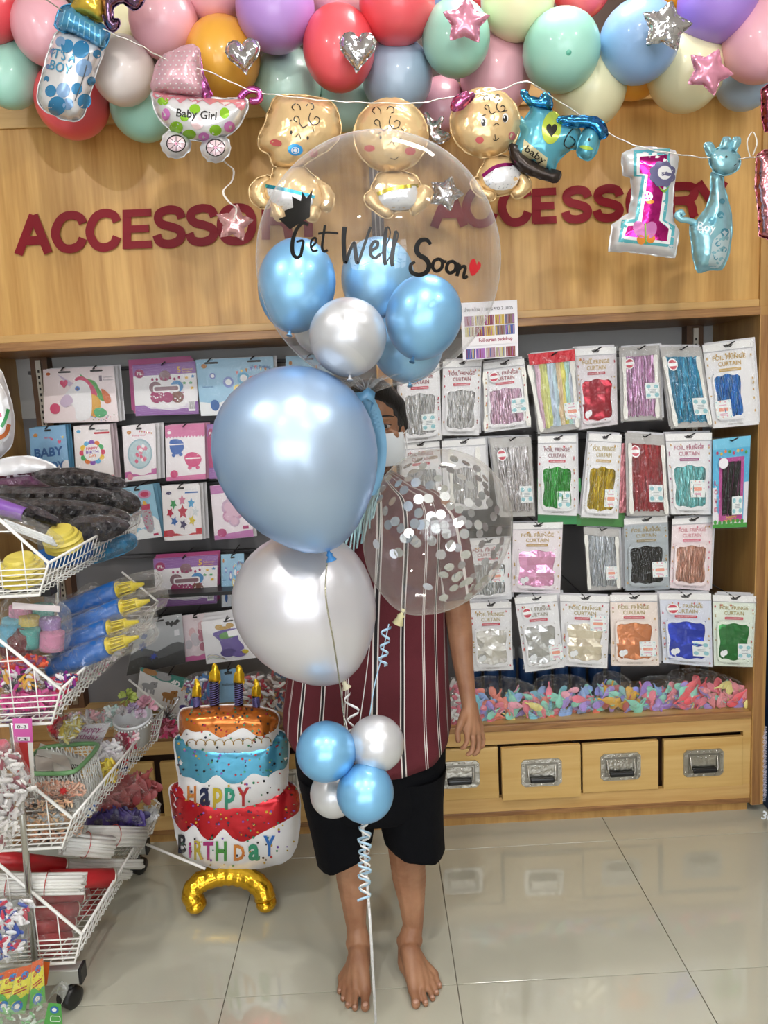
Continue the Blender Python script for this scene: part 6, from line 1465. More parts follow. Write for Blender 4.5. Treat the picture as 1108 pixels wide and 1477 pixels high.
# raised arm and hand holding the bubble's ribbon
chain(bm, [pr_(448, 742, 29, 1.92), pr_(450, 790, 24, 1.83), pr_(462, 800, 21, 1.79), pr_(485, 715, 18, 1.77), pr_(505, 632, 12.5, 1.74)])
W2 = P(505, 632, 1.74); kn2 = [P(506, 596, 1.70), P(512, 592, 1.70), P(518, 592, 1.705), P(523, 595, 1.71)]
for i, k in enumerate(kn2): chain(bm, [(W2, .0155), (k, .0115)])
for i, (k, f_) in enumerate(zip(kn2, [[(508, 580, 1.67), (517, 577, 1.655), (522, 584, 1.66)], [(514, 576, 1.67), (522, 573, 1.655), (527, 580, 1.66)], [(520, 578, 1.67), (528, 578, 1.655), (530, 586, 1.66)], [(526, 585, 1.67), (532, 586, 1.66), (533, 593, 1.665)]])):
    chain(bm, [(k, .0105), (P(*f_[0]), .0085), (P(*f_[1]), .008), (P(*f_[2]), .0075)])
chain(bm, [(W2 + Vector((.01, -.01, 0)), .013), (P(521, 606, 1.675), .010), (P(524, 593, 1.65), .0085)])
# head
HC = P(538, 617, 1.90)
blob(bm, HC + Vector((0, .02, .02)), (.074, .088, .088)); blob(bm, HC + Vector((0, -.012, -.03)), (.062, .07, .078)); blob(bm, HC + Vector((0, -.02, -.075)), (.040, .045, .032))
chain(bm, [(HC + Vector((0, -.078, .012)), .007), (HC + Vector((0, -.092, -.022)), .012)])                 # nose
for s_ in (-1, 1):
    blob(bm, HC + Vector((.071 * s_, .012, -.012)), (.008, .018, .028)); blob(bm, HC + Vector((.044 * s_, -.062, -.018)), (.018, .014, .014)); chain(bm, [(HC + Vector((.014 * s_, -.080, .022)), .006), (HC + Vector((.046 * s_, -.066, .024)), .006)])
    blob(bm, HC + Vector((.03 * s_, -.070, .006)), (.014, .008, .008))
body = remesh(bm, 'body', SK, per, .0028, 5)
# face details
for s_ in (-1, 1):
    e = HC + Vector((.030 * s_, -.0745, .004))
    ey = G().ball(e, (.0115, .006, .0052), 14).obj('eye', mat('b0a49c', .3), per)
    G().ball(e + Vector((0, -.0045, 0)), (.0042, .003, .0042), 12).obj('iris', mat('1c110c', .15), ey)
    g = G().tube([e + Vector((-.014 * s_ + .028 * s_ * k / 6, -.003 + .004 * abs(k - 2) / 4, .0058 - .0009 * abs(k - 3))) for k in range(7)], .0014, 6); g.obj('eyelid_line', mat('2a1712', .5), per)
    g = G().tube([e + Vector((-.018 * s_ + .040 * s_ * k / 6, -.004 + .003 * k / 6, .022 + .003 * math.sin(k / 6 * 3.1))) for k in range(7)], [.0012, .002, .0024, .0024, .002, .0016, .0008], 6); g.obj('eyebrow', mat('1a1210', .7), per)
bm = bmesh.new(); blob(bm, HC + Vector((0, .032, .028)), (.083, .094, .094)); blob(bm, HC + Vector((0, .075, -.03)), (.07, .06, .10))
for s_ in (-1, 1): chain(bm, [(HC + Vector((.02 * s_, -.045, .096)), .022), (HC + Vector((.064 * s_, -.018, .055)), .018), (HC + Vector((.074 * s_, .022, .0)), .015)])
hair = remesh(bm, 'hair', mat('120e0d', .42, bs=(90, .6, 3, .01, (6, 1, .5))), per, .005, 3)
g = G()
vs = []; nu, nv = 14, 8
for j in range(nv + 1):
    for i in range(nu + 1):
        a = -1.25 + 2.5 * i / nu; v = j / nv; z = -.012 - .078 * v
        rr_ = .082 + .010 * math.cos(a) * math.sin(v * math.pi) + .0012 * (j % 2); vs.append(HC + Vector((rr_ * math.sin(a) * .93, -rr_ * math.cos(a) * (1.22 - .12 * v) + .004, z)))
g.add(vs, [(j * (nu + 1) + i, j * (nu + 1) + i + 1, (j + 1) * (nu + 1) + i + 1, (j + 1) * (nu + 1) + i) for j in range(nv) for i in range(nu)], 0, True)
mk = g.obj('face_mask', mat('dfe6ec', .7), per)
g = G()
for s_ in (-1, 1):
    for z in (-.016, -.082): g.tube([HC + Vector((.074 * s_, -.03, z)), HC + Vector((.082 * s_, .0, (z - .012) / 2)), HC + Vector((.080 * s_, .02, -.012))], .0014, 6)
g.obj('ear_loops', mat('e8eaec', .6), mk)
# toenails and fingernails
g = G()
for tips in ([(527, 1452), (512, 1454), (502, 1450), (495, 1441), (490, 1430)], [(600, 1448), (614, 1447), (624, 1440), (630, 1432), (634, 1422)]):
    for k, (x, y) in enumerate(tips):
        rt = (.0125, .0092, .0086, .0082, .0086)[k]; p = FL(x, y, rt * .92); g.ball(p + Vector((0, -rt * .15, rt * .72)), (rt * .62, rt * .62, rt * .36), 10)
g.obj('toenails', mat('b98f7c', .3), per, kind='stuff')
# clothes: lofted rings, left and right ends in pixels
def loft(rows, thetas, mats_cols, name, mats, parent, sag=None, wob=.02, wk=7, capbot=False, seed=0, th=.004, close=True):
    """rows: (xL,yL,xR,yR,Y,halfdepth)"""
    n = len(thetas); vs = []; k = len(rows)
    # resample rows
    q = spline(rows, 4, False)
    for j, r_ in enumerate(q):
        a = P(r_[0], r_[1], r_[4]); b = P(r_[2], r_[3], r_[4]); c = (a + b) / 2; h = (b - a) / 2; v = j / (len(q) - 1)
        for i, t_ in enumerate(thetas):
            w1 = 1 + wob * v * math.sin(wk * t_ + seed + v * 1.5) + wob * .5 * math.sin((wk * 2 + 1) * t_ + 2 * seed)
            ct_, st_ = math.cos(t_), math.sin(t_); ct_ = math.copysign(abs(ct_) ** .9, ct_); st_ = math.copysign(abs(st_) ** .9, st_)
            p = c + h * ct_ * (1 + (w1 - 1) * .4) + Vector((0, -r_[5] * st_ * w1, 0))
            if sag: p.z -= sag * max(0, st_) ** 1.2 * max(0, v - .55) / .45 + .02 * max(0, -st_) * v
            vs.append(p)
    m_ = len(q); fs = []; ms = []
    for j in range(m_ - 1):
        for i in range(n): fs.append((j * n + i, (j + 1) * n + i, (j + 1) * n + (i + 1) % n, j * n + (i + 1) % n)); ms.append(mats_cols[i])
    # inner layer gives the cloth its thickness at the hem
    off = len(vs)
    for j in (m_ - 1, m_ - 3):
        r_ = q[j]; c = (P(r_[0], r_[1], r_[4]) + P(r_[2], r_[3], r_[4])) / 2
        for i in range(n):
            p = Vector(vs[j * n + i]); d = c - p; d.z = 0; vs.append(p + d.normalized() * th)
    for i in range(n):
        fs.append(((m_ - 1) * n + i, off + i, off + (i + 1) % n, (m_ - 1) * n + (i + 1) % n)); ms.append(mats_cols[i])
        fs.append((off + i, off + n + i, off + n + (i + 1) % n, off + (i + 1) % n)); ms.append(mats_cols[i])
    g = G(); g.v = [tuple(v) for v in vs]; g.f = fs; g.m = ms; g.s = [True] * len(fs)
    return g.obj(name, mats, parent)
CLO = (220, .25, 2, .004)
MAR = mat('5a1522', .8, bs=CLO); WHT = mat('e3dcda', .8, bs=CLO); BLC = mat('1a161c', .8, bs=CLO); NAV = mat('07080d', .9, bs=CLO, spec=.15)
th_, cols = [], []; a = 0.0; k = 0
while a < 2 * math.pi - .02:
    pat = [(.085, 0), (.085, 0), (.085, 0), (.016, 1), (.034, 2), (.016, 1)] if k % 3 < 2 else [(.075, 0), (.075, 0), (.075, 0), (.012, 1), (.016, 0), (.010, 1)]
    for d, m_ in pat:
        if a >= 2 * math.pi - .02: break
        th_.append(a); cols.append(m_); a += d
    k += 1
SH = [(512, 682, 566, 679, 1.92, .050), (478, 700, 600, 697, 1.925, .075), (440, 722, 638, 716, 1.93, .10), (428, 775, 648, 768, 1.93, .125), (424, 880, 643, 872, 1.93, .130), (416, 960, 645, 950, 1.93, .135), (409, 1004, 647, 998, 1.93, .14), (407, 1028, 650, 1040, 1.93, .145)]
loft(SH, th_, cols, 'shirt', [MAR, WHT, BLC], per, sag=.105, wob=.03, seed=1)
tt = [2 * math.pi * i / 40 for i in range(40)]; c0 = [0] * 40
for i in range(0, 40, 7): c0[i] = 1
loft([(600, 712, 652, 728, 1.925, .055), (612, 745, 668, 745, 1.925, .07), (618, 800, 680, 792, 1.92, .07), (630, 862, 688, 850, 1.92, .068)], tt, c0, 'sleeve', [MAR, WHT], per, wob=.04, seed=3)
loft([(476, 712, 424, 728, 1.925, .055), (478, 745, 418, 748, 1.90, .07), (482, 785, 424, 790, 1.86, .066)], tt, c0, 'sleeve', [MAR, WHT], per, wob=.04, seed=4)
c1 = [0] * 40
loft([(430, 1005, 642, 1000, 1.93, .125), (427, 1052, 642, 1046, 1.93, .135), (426, 1096, 643, 1088, 1.925, .135), (434, 1140, 640, 1135, 1.92, .13), (441, 1163, 640, 1156, 1.92, .12)], tt, c1, 'shorts', NAV, per, wob=.015, seed=2)
loft([(430, 1110, 540, 1105, 1.92, .12), (440, 1160, 543, 1150, 1.915, .11), (449, 1195, 541, 1180, 1.91, .105), (458, 1236, 538, 1200, 1.905, .10)], tt, c1, 'shorts_leg', NAV, per, wob=.03, sag=.012, seed=5)
loft([(536, 1105, 643, 1100, 1.92, .12), (543, 1150, 639, 1145, 1.915, .11), (547, 1178, 639, 1185, 1.91, .105), (552, 1200, 641, 1218, 1.905, .10)], tt, c1, 'shorts_leg', NAV, per, wob=.03, sag=.012, seed=6)
# ============================================================ THE STANDING CAKE BALLOON
YC = 2.16
t = thing('cake_balloon', 'tall three-tier birthday cake foil balloon reading HAPPY BIRTHDAY on a gold base', 'foil balloon', FL(335, 1312))
CW = foilm('f0f0f4', .3, .22, 12, .15)
def tier(outline, wave, colr, label_, th, Y, name, dots, dcols):
    f = Foil(spline(outline, 4), Y, th, name, CW, t, step=6, wave=13, crk=.16, flat=.8)
    g = G(); decal(f, spline(wave, 4), g, 0, 6, .0014); g.obj('icing', foilm(colr, .2, .25, 14, .55), f.obj)
    g = G(); rs_ = random.Random(len(name) + int(Y * 1000)); k = 0; lo = f.o.min(0); hi = f.o.max(0); wv = spline(wave, 4)
    while k < dots:
        x, y = rs_.uniform(lo[0] + 3, hi[0] - 3), rs_.uniform(lo[1] + 3, hi[1] - 3)
        if not inside((x, y), [tuple(p) for p in f.o]): continue
        on = inside((x, y), wv)
        if not on and rs_.random() < .55: continue
        decal(f, circ(x, y, rs_.uniform(1.0, 2.0), n=8), g, rs_.randrange(len(dcols)), 3, .0026, simple=True); k += 1
    g.obj('dots', [mat(c, .3, .3) for c in dcols], f.obj, kind='stuff')
    return f
DC = ['2a2f4a', 'd8b03c', '3f8f6a', 'b8303c', '8a5ac0', '1c1c24']
f3 = tier([(246, 1150), (247, 1134), (275, 1124), (320, 1120), (370, 1120), (405, 1124), (424, 1132), (431, 1146), (432, 1180), (428, 1215), (418, 1236), (400, 1246), (360, 1253), (320, 1253), (284, 1244), (262, 1228), (253, 1195)],
          [(247, 1134), (275, 1124), (320, 1120), (370, 1120), (405, 1124), (424, 1132), (432, 1148), (431, 1170), (415, 1182), (400, 1190), (380, 1200), (352, 1214), (335, 1208), (322, 1196), (306, 1212), (292, 1206), (280, 1190), (266, 1200), (254, 1188), (248, 1168)], 'c3252f', '', .095, YC, 'lower_tier', 190, DC)
f2 = tier([(252, 1078), (256, 1062), (290, 1050), (330, 1048), (380, 1050), (412, 1058), (416, 1080), (414, 1120), (412, 1142), (390, 1160), (350, 1174), (310, 1174), (276, 1162), (262, 1150), (258, 1120)],
          [(252, 1071), (256, 1062), (290, 1050), (330, 1048), (380, 1050), (412, 1058), (416, 1080), (413, 1106), (398, 1112), (384, 1120), (364, 1116), (348, 1128), (330, 1130), (312, 1118), (294, 1130), (276, 1122), (262, 1118), (256, 1096)], '5aa9cc', '', .09, YC - .045, 'middle_tier', 150, DC)
f1 = tier([(258, 1042), (262, 1024), (285, 1020), (330, 1017), (375, 1020), (400, 1030), (400, 1048), (398, 1072), (384, 1086), (340, 1092), (295, 1090), (268, 1080), (262, 1062)],
          [(258, 1042), (262, 1024), (285, 1020), (330, 1017), (375, 1020), (400, 1030), (400, 1048), (388, 1058), (372, 1062), (352, 1050), (336, 1056), (318, 1064), (300, 1054), (282, 1056), (268, 1052), (260, 1062)], 'c8722f', '', .08, YC - .085, 'upper_tier', 90, ['2a2f4a', '1c1c24', 'b8303c', '3f8f6a'])
g = G(); q = []
for i in range(60):
    u = i / 59; a = u * 9.5 * 2 * math.pi; q.append((266 + u * 128 + 3.5 * math.cos(a), 1070 + 3 * math.sin(u * 3.1) - 4 * u + 4.5 * math.sin(a)))
stroke(f1, q, 1.0, g, 0, .003, 1, raw=True); g.obj('gold_squiggle', mat('c69a3c', .25, .8), f1.obj)
def word(f, s, pos, cols, h, wds, bold=.03):
    g = G()
    for ch, (x, y), c, wd in zip(s, pos, range(len(s)), wds): text(f, ch, x, y, h[c] if isinstance(h, list) else h, g, c, 0, bold, wide=wd, sub=5, eps=.003)
    g.obj('lettering', [mat(c, .3, .25) for c in cols], f.obj)
word(f2, 'HappY', [(270, 1161), (288, 1161), (307, 1157), (324, 1157), (342, 1162)], ['dd8a3c', '202a55', 'd9c03c', '3fa68c', 'c0353c'], [27, 36, 30, 30, 26], [13, 15, 14, 15, 18])
word(f3, 'BiRTHDaY', [(257, 1230), (272, 1236), (280, 1239), (293, 1240), (311, 1241), (337, 1241), (358, 1240), (380, 1234)], ['1c1f30', 'c0308c', 'c8b03c', 'b0307c', '4f9a4a', 'dd8a3c', '3a9a78', '2f6fc0'], [26, 22, 26, 25, 27, 22, 32, 28], [12, 4, 13, 15, 16, 16, 17, 17])
GO = foilm('dfae2c', .2, .45, 30, .85); GO2 = foilm('e0b628', .22, .45, 30, .6)
# candles
for x, y0, y1, r_ in ((284, 1019, 982, 5.2), (310, 1017, 960, 7), (345, 1017, 962, 6.5), (370, 1020, 982, 5.2)):
    a = P(x, y0, YC - .085); b = P(x - 1, y1 + 22, YC - .085); d = b - a; c = G(); n = 11
    c.tube([a + d * (i / (2 * n)) for i in range(2 * n + 1)], [rpx(r_, a) * (1.0 if i % 2 else .86) for i in range(2 * n + 1)], 14)
    cd = c.obj('candle', foilm('17142a', .25, .3, 60, .3), t)
    s_ = G()
    for i in range(1, n): s_.tube([a + d * (i / n) + Vector((rpx(r_, a) * 1.0 * math.cos(k * .42), -rpx(r_, a) * 1.0 * math.sin(k * .42), .003 * math.cos(k * .42))) for k in range(0, 9)], .0011, 5)
    s_.obj('stripes', mat('6f68a4', .3, .3), cd, kind='stuff')
    fo = Foil(spline([(x - r_ * .8, y1 + 24), (x - r_, y1 + 14), (x - r_ * .4, y1 + 6), (x - 1, y1 - 2), (x + r_ * .5, y1 + 5), (x + r_ * .9, y1 + 14), (x + r_ * .8, y1 + 24)], 3), YC - .085, .014, 'flame', GO2, cd, step=3, crk=.3, wave=5)
# gold arch it stands on
q = spline([(283, 1303, YC - .03), (277, 1288, YC - .02), (290, 1272, YC), (315, 1263, YC + .01), (338, 1262, YC + .01), (360, 1268, YC), (378, 1282, YC - .02), (383, 1298, YC - .03)], 5, False)
pts = [P(a, b, c) for a, b, c in q]; n = len(pts)
G().tube(pts, [rpx(15, p) * (.75 if i in (0, n - 1) else 1) * (1 + .05 * math.sin(i * 2.1)) * (1 if 0 < i < n - 1 else .6) for i, p in enumerate(pts)], 18).obj('arch_base', GO, t)
for (x, y) in ((283, 1304), (384, 1302)): 
    pb = P(x, y, YC - .03); G().ball(pb, (rpx(15, pb), rpx(17, pb), rpx(11, pb)), 16).obj('arch_end', GO, t)
# stick leaning from the rack to the cake
G().tube([P(212, 1218, 2.22), P(296, 1253, 2.10)], .0042, 8).obj('balloon_stick', mat('eceae6', .35), label='white plastic stick leaning from the rack towards the cake balloon', cat='stick')

# ============================================================ THE WIRE RACK AND ITS GOODS
YN, YR = 1.78, 2.42
WM = mat('f1f1ee', .3); CH = mat('c6c6c4', .2, 1)
rack = thing('wire_rack', 'white wheeled wire basket rack crowded with party goods', 'rack', Vector((-.9, 2.05, 0)))
def lerp(a, b, t_): return a + (b - a) * t_
def basket(corner, low, slope, far, farlow, label=None):
    """corner: near front-top corner px; low: bottom corner; slope: a px on the sloped near rim; far*: same at the far end"""
    c = P(*corner, YN); l = P(*low, YN); s_ = P(*slope, YN); cf = P(*far, YR); lf = P(*farlow, YR)
    s_ = c + (s_ - c).normalized() * .33; sf = cf + (s_ - c) * .45; wl_ = Vector((s_.x, l.y, l.z)) ; wf = Vector((sf.x, lf.y, lf.z))
    root = G().tube([s_, c, l, wl_], .0042, 8).tube([sf, cf, lf, wf], .0036, 8).tube([c, cf], .0036, 8).obj('basket', WM, rack)
    g = G()
    for k in range(1, 6):                                  # near end wires
        z = lerp(c, l, k / 6); xr = z.x; t_ = k / 6
        zl = Vector((s_.x, z.y, z.z)); g.tube([Vector((s_.x, z.y, z.z)), z], .002, 5)
        zf = lerp(cf, lf, k / 6); g.tube([Vector((sf.x, zf.y, zf.z)), zf], .002, 5)
    for k in range(1, 4):
        u = k / 4; p = lerp(c, s_, u); g.tube([p, Vector((p.x, p.y, l.z))] if p.z > l.z else [p, p + Vector((0, 0, .01))], .0016, 5)
        for q_ in (.33, .66):
            if k == 1: pp = lerp(c, s_, q_); g.tube([pp, Vector((s_.x, pp.y, pp.z))], .002, 5)
    n = 26                                                 # front side uprights turning under as the floor wires
    for k in range(1, n):
        a = lerp(c, cf, k / n); b = lerp(l, lf, k / n); g.tube([a, b, Vector((s_.x, b.y, b.z))], .0016, 5)
    for k in (1, 2): g.tube([lerp(c, l, k / 3 + .1), lerp(cf, lf, k / 3 + .1)], .0018, 5)
    for k in range(1, 6): g.tube([Vector((lerp(l.x, s_.x, k / 6), YN, l.z)), Vector((lerp(lf.x, sf.x, k / 6), YR, lf.z))], .0018, 5)
    g.obj('wires', WM, root, kind='stuff')
    return c, l, s_, cf, lf
b1 = basket((70, 812), (57, 858), (0, 750), (203, 738), (193, 778))
b2 = basket((88, 994), (75, 1043), (5, 928), (228, 868), (214, 905))
b3 = basket((104, 1180), (90, 1222), (54, 1140), (236, 1022), (226, 1068))
b4 = basket((118, 1347), (108, 1388), (50, 1290), (231, 1160), (219, 1202))
# frame: chrome posts, foot bars, castors
for x0, y0, x1, y1, Y in ((52, 1386, 8, 560, YN + .0), ): G().tube([P(51, 1386, Y), P(33, 1180, Y), P(18, 1042, Y)], .0085, 12).obj('post', CH, rack)
G().tube([P(92, 1190, YR), P(80, 700, YR)], .009, 12).obj('post', CH, rack)
for Y, x1 in ((YN + .015, -.795), (YR - .06, -.79)):
    fb_ = G().box((-1.45, Y - .017, .072), (x1 - .02, Y + .017, .112), bev=.003).obj('foot_bar', mat('b9bab6', .35, .6), rack)
    G().box((x1 - .02, Y - .0185, .0705), (x1 - .012, Y + .0185, .1135), bev=.002).obj('end_cap', mat('141416', .4), fb_)
    cx = x1 - .055
    cs = G().tube([(cx, Y, .072), (cx, Y, .058)], .009, 10).obj('castor', mat('d8d8d6', .3, .8), rack)
    G().lathe([(.016, -.022), (.0275, -.018), (.0275, .018), (.016, .022)], Matrix.Translation((cx, Y, .0278)) @ Matrix.Rotation(R(60), 4, 'Z') @ Matrix.Rotation(R(90), 4, 'X'), 22).obj('wheel', mat('121214', .35), cs)
    G().box((cx - .02, Y - .012, .045), (cx + .014, Y + .012, .064), bev=.005).obj('wheel_cover', mat('18181a', .35), cs)
for Y in (YN, YR): G().box((-1.44, Y - .01, .11), (-1.42, Y + .01, 1.5)).obj('back_post', mat('d8d8d6', .35), rack)
# ---- goods: soft packs as sealed cushions; solid things as turned or lofted shapes
def clearpack(ol, Y, th, label, cols, n, L0=9, shape='scrap', mm=None, group=None, name='plastic_bag', seed=1, cat='bag', tilth=0):
    f = Foil(spline(ol, 3), Y, th, name, mm or BAGR, None, step=6, seam=.004, crk=.5, wave=13, lump=.35, shade=False, tilth=tilth, label=label, cat=cat, group=group)
    if n: scraps(f, n, cols, f.obj, seed=seed, L0=L0, shape=shape)
    return f
DK = film('cfcad2', .03, .05, 1.0, 30, .4, name='crinkled_film', dist=.012, base=.10)
def solidpack(ol, Y, th, label, m_, name, cat, cover=True, crk=.3, tilth=0, group=None, rnd_=3):
    f = Foil(spline(ol, rnd_), Y, th, name, m_, None, step=6, seam=.003, crk=crk, wave=13, lump=.35 if cover else 0, shade=not cover, tilth=tilth, label=label, cat=cat, group=group)
    if cover:
        c = np.array(ol, float); m0 = c.mean(0); o2 = [tuple(m0 + (p - m0) * 1.06) for p in c]
        Foil(spline(o2, rnd_), Y, th * 1.2, 'clear_wrap', DK, f.obj, step=6, seam=.003, crk=.6, wave=9, tilth=tilth, lump=.4, shade=False)
    return f
BK = mat('141317', .35, bs=(40, .6)); PU = mat('8457ae', .35)
# left-hand cushions by the cabinet wall
solidpack([(-25, 545), (-2, 532), (10, 560), (19, 596), (19, 630), (8, 652), (-25, 664)], 2.40, .05, 'white foil balloon with coloured squiggles at the frame edge', CW, 'foil_balloon', 'foil balloon', False)
fx = Foil(spline([(-30, 672), (0, 664), (30, 659), (58, 663), (82, 676), (70, 684), (40, 690), (0, 698), (-30, 702)], 3), 2.36, .05, 'cushion_balloon', CW, None, step=6, seam=.004, crk=.3, wave=12, label='white foil cushion with maroon underside above the black packs', cat='foil balloon')
g = G(); decal(fx, spline([(-28, 690), (10, 686), (50, 681), (80, 677), (66, 686), (30, 692), (-28, 702)], 2), g, 0, 6); g.obj('maroon_side', mat('5f1c2c', .3, .3), fx.obj)
fx = Foil(spline([(-22, 566), (-4, 552), (8, 572), (14, 604), (8, 634), (-20, 640)], 3), 2.33, .02, 'painted_patch', CW, None, step=5, label='pale printed foil balloon panel at the frame edge', cat='foil balloon')
g = G()
for k, (pts, w_) in enumerate((([(2, 616), (8, 604), (12, 590)], 5), ([(-2, 632), (8, 626), (13, 612)], 6), ([(-6, 600), (2, 598)], 6))): stroke(fx, pts, w_, g, k)
g.obj('squiggles', [mat('3f9a5a', .4), mat('c9703c', .4), mat('d86a8a', .4)], fx.obj)
# black and purple wrapped hand pumps in the top basket
for i, (ol, Y, c_, lb) in enumerate([
    ([(-20, 690), (60, 684), (100, 686), (118, 694), (100, 704), (40, 704), (-20, 708)], 2.34, mat('6f3c62', .4), 'plum wrapped pack at the back of the top basket'),
    ([(50, 682), (110, 676), (170, 690), (176, 702), (140, 708), (80, 702)], 2.30, BK, 'black wrapped pack below the flower-balloon card'),
    ([(-20, 704), (60, 704), (130, 704), (160, 716), (120, 726), (40, 722), (-20, 720)], 2.22, BK, 'long black wrapped pack in the top basket'),
    ([(90, 706), (150, 702), (190, 712), (202, 730), (180, 742), (130, 736), (92, 722)], 2.28, BK, 'black wrapped pack at the far corner of the top basket'),
    ([(40, 722), (110, 724), (170, 736), (186, 750), (150, 760), (90, 752), (44, 740)], 2.16, BK, 'black wrapped pack beside the yellow pump'),
    ([(110, 748), (160, 746), (186, 758), (160, 776), (124, 782), (100, 770)], 2.10, mat('232228', .4), 'dark crumpled pack against the basket wires'),
    ([(-20, 716), (20, 722), (60, 736), (84, 752), (70, 762), (30, 752), (-20, 738)], 2.05, mat('2a2330', .4), 'dark wrapped pack over the purple pump')]):
    solidpack(ol, Y, .035, lb, c_, 'wrapped_pack', 'pack', group='wrapped packs in the top basket')
def pump(a, b, ra, rb, m1, label, Y1, Y2, neck=None):
    A_, B2 = P(*a, Y1), P(*b, Y2); t = thing('hand_pump', label, 'pump', A_, 'hand pumps')
    d = (B2 - A_); G().tube([A_, A_ + d * .02, A_ + d * .97, B2], [rpx(ra, A_) * .92, rpx(ra, A_), rpx(rb, B2), rpx(rb, B2) * .9], 20).obj('barrel', m1, t)
    return t, A_, B2, d
t, a, b, d = pump((-10, 728), (36, 742), 12, 10, PU, 'purple and black hand pump in the top basket', 1.98, 1.98)
G().tube([b, b + d * .12, b + d * .14, b + d * 1.0], [.018, .018, .009, .007], 14).obj('piston', BK, t)
for k in range(4): G().tube([P(6 + k * 3, 750 + k * 4, 1.92), P(76 + k * 2, 777 + k * 3.4, 1.92)], .0036, 8).obj('plastic_stick', mat('e9edf0', .2), label='white plastic stick in a clear sleeve, ' + ('topmost', 'second', 'third', 'lowest')[k] + ' of four beside the yellow pump', cat='stick', group='white sticks in the top basket')
clearpack([(-10, 738), (30, 744), (70, 764), (90, 780), (76, 790), (30, 772), (-10, 760)], 1.91, .012, 'clear sleeve around white sticks in the top basket', [], 0)
YE = mat('dccb5c', .38)
def bellows(px, py, r_, Y, label, h, n, tilt=22, dome=True):
    p = P(px, py, Y); rr_ = rpx(r_, p); t = thing('foot_pump', label, 'pump', p, None); mx = Matrix.Translation(p) @ Matrix.Rotation(R(tilt), 4, 'X')
    prof = [(.001, 0)]
    for k in range(n): prof += [(rr_ * .86, h * k / n), (rr_ * 1.0, h * (k + .5) / n)]
    prof += [(rr_ * .86, h), (rr_ * .84, h + .008), (rr_ * .7, h + .010), (rr_ * .68, h + .016), (rr_ * .62, h + .022), (.001, h + .024)]
    G().lathe(prof, mx, 32, sm=False).obj('bellows', YE, t); return t, p, mx
t, p, mx = bellows(94, 790, 27, 2.0, 'yellow bellows foot pump on a blue base, upper one', .035, 3)
q = [P(a, b, 2.02) for a, b in ((20, 806), (62, 792), (124, 782), (124, 800), (112, 812), (70, 820))]; G().poly(q, 0, .05, (0, 1, -.2)).obj('base', mat('2467b8', .35), t)
t, p, mx = bellows(36, 838, 31, 1.86, 'yellow bellows foot pump in a clear bag, lower one', .045, 4, 16)
clearpack([(2, 812), (40, 806), (70, 814), (74, 838), (60, 848), (10, 850)], 1.84, .03, 'clear bag around the lower yellow pump', [], 0)
G().box(P(6, 858, 1.9), P(72, 845, 1.86), 0).obj('pump_box', mat('17171a', .4), label='flat black box under the lower yellow pump', cat='box')
solidpack([(126, 800), (180, 772), (196, 776), (190, 792), (150, 808), (128, 812)], 2.2, .03, 'blue printed pack behind the basket wires', mat('3f93c0', .4), 'wrapped_pack', 'pack', True)
# second basket: crepe rolls
for i, (x, y, r_, h, c_, lb, Y) in enumerate([(30, 886, 16, 24, 'e49ab8', 'pink crepe paper roll, top one', 1.93), (62, 884, 15, 24, '58a89c', 'teal crepe paper roll on top', 1.95), (17, 901, 14, 18, '7ec4d8', 'light blue crepe paper roll, top row', 1.90), (42, 896, 14, 14, 'd8bf62', 'yellow crepe paper roll', 1.90), (72, 900, 15, 16, '9a7cb4', 'purple crepe paper roll', 1.91),
                                            (14, 916, 14, 28, '6cb8d6', 'light blue crepe paper roll, bottom row', 1.87), (43, 920, 14, 28, '5aa8a0', 'teal crepe paper roll, bottom row', 1.87), (75, 924, 17, 26, 'c886a4', 'dusky pink crepe paper roll', 1.88)]):
    p = P(x, y, Y); rr_ = rpx(r_, p); hh = rpx(h, p); n_ = 7
    G().lathe([(rr_ * .3, hh * .46), (rr_ * .3, -hh * .5), (rr_, -hh * .5)] + [(rr_ * (1 - .012 * (k % 2)), -hh * .5 + hh * k / n_) for k in range(1, n_)] + [(rr_, hh * .5), (rr_ * .3, hh * .5)], Matrix.Translation(p) @ Matrix.Rotation(R(8), 4, 'Y'), 24).obj('crepe_roll', mat(c_, .8, bs=(120, .5, 2, .004, (1, 1, .1))), label=lb, cat='paper roll', group='crepe paper rolls')
clearpack([(2, 870), (60, 862), (98, 880), (96, 932), (50, 940), (2, 930)], 1.85, .03, 'clear bag around the crepe paper rolls with a white seal strip', [], 0)
q = [P(a, b, 1.815) for a, b in ((18, 869), (86, 874), (86, 883), (18, 878))]; G().poly(q, 0, .001, (0, 1, 0)).obj('seal_strip', mat('d9cfd2', .4), label='white seal strip across the crepe roll bag', cat='strip')
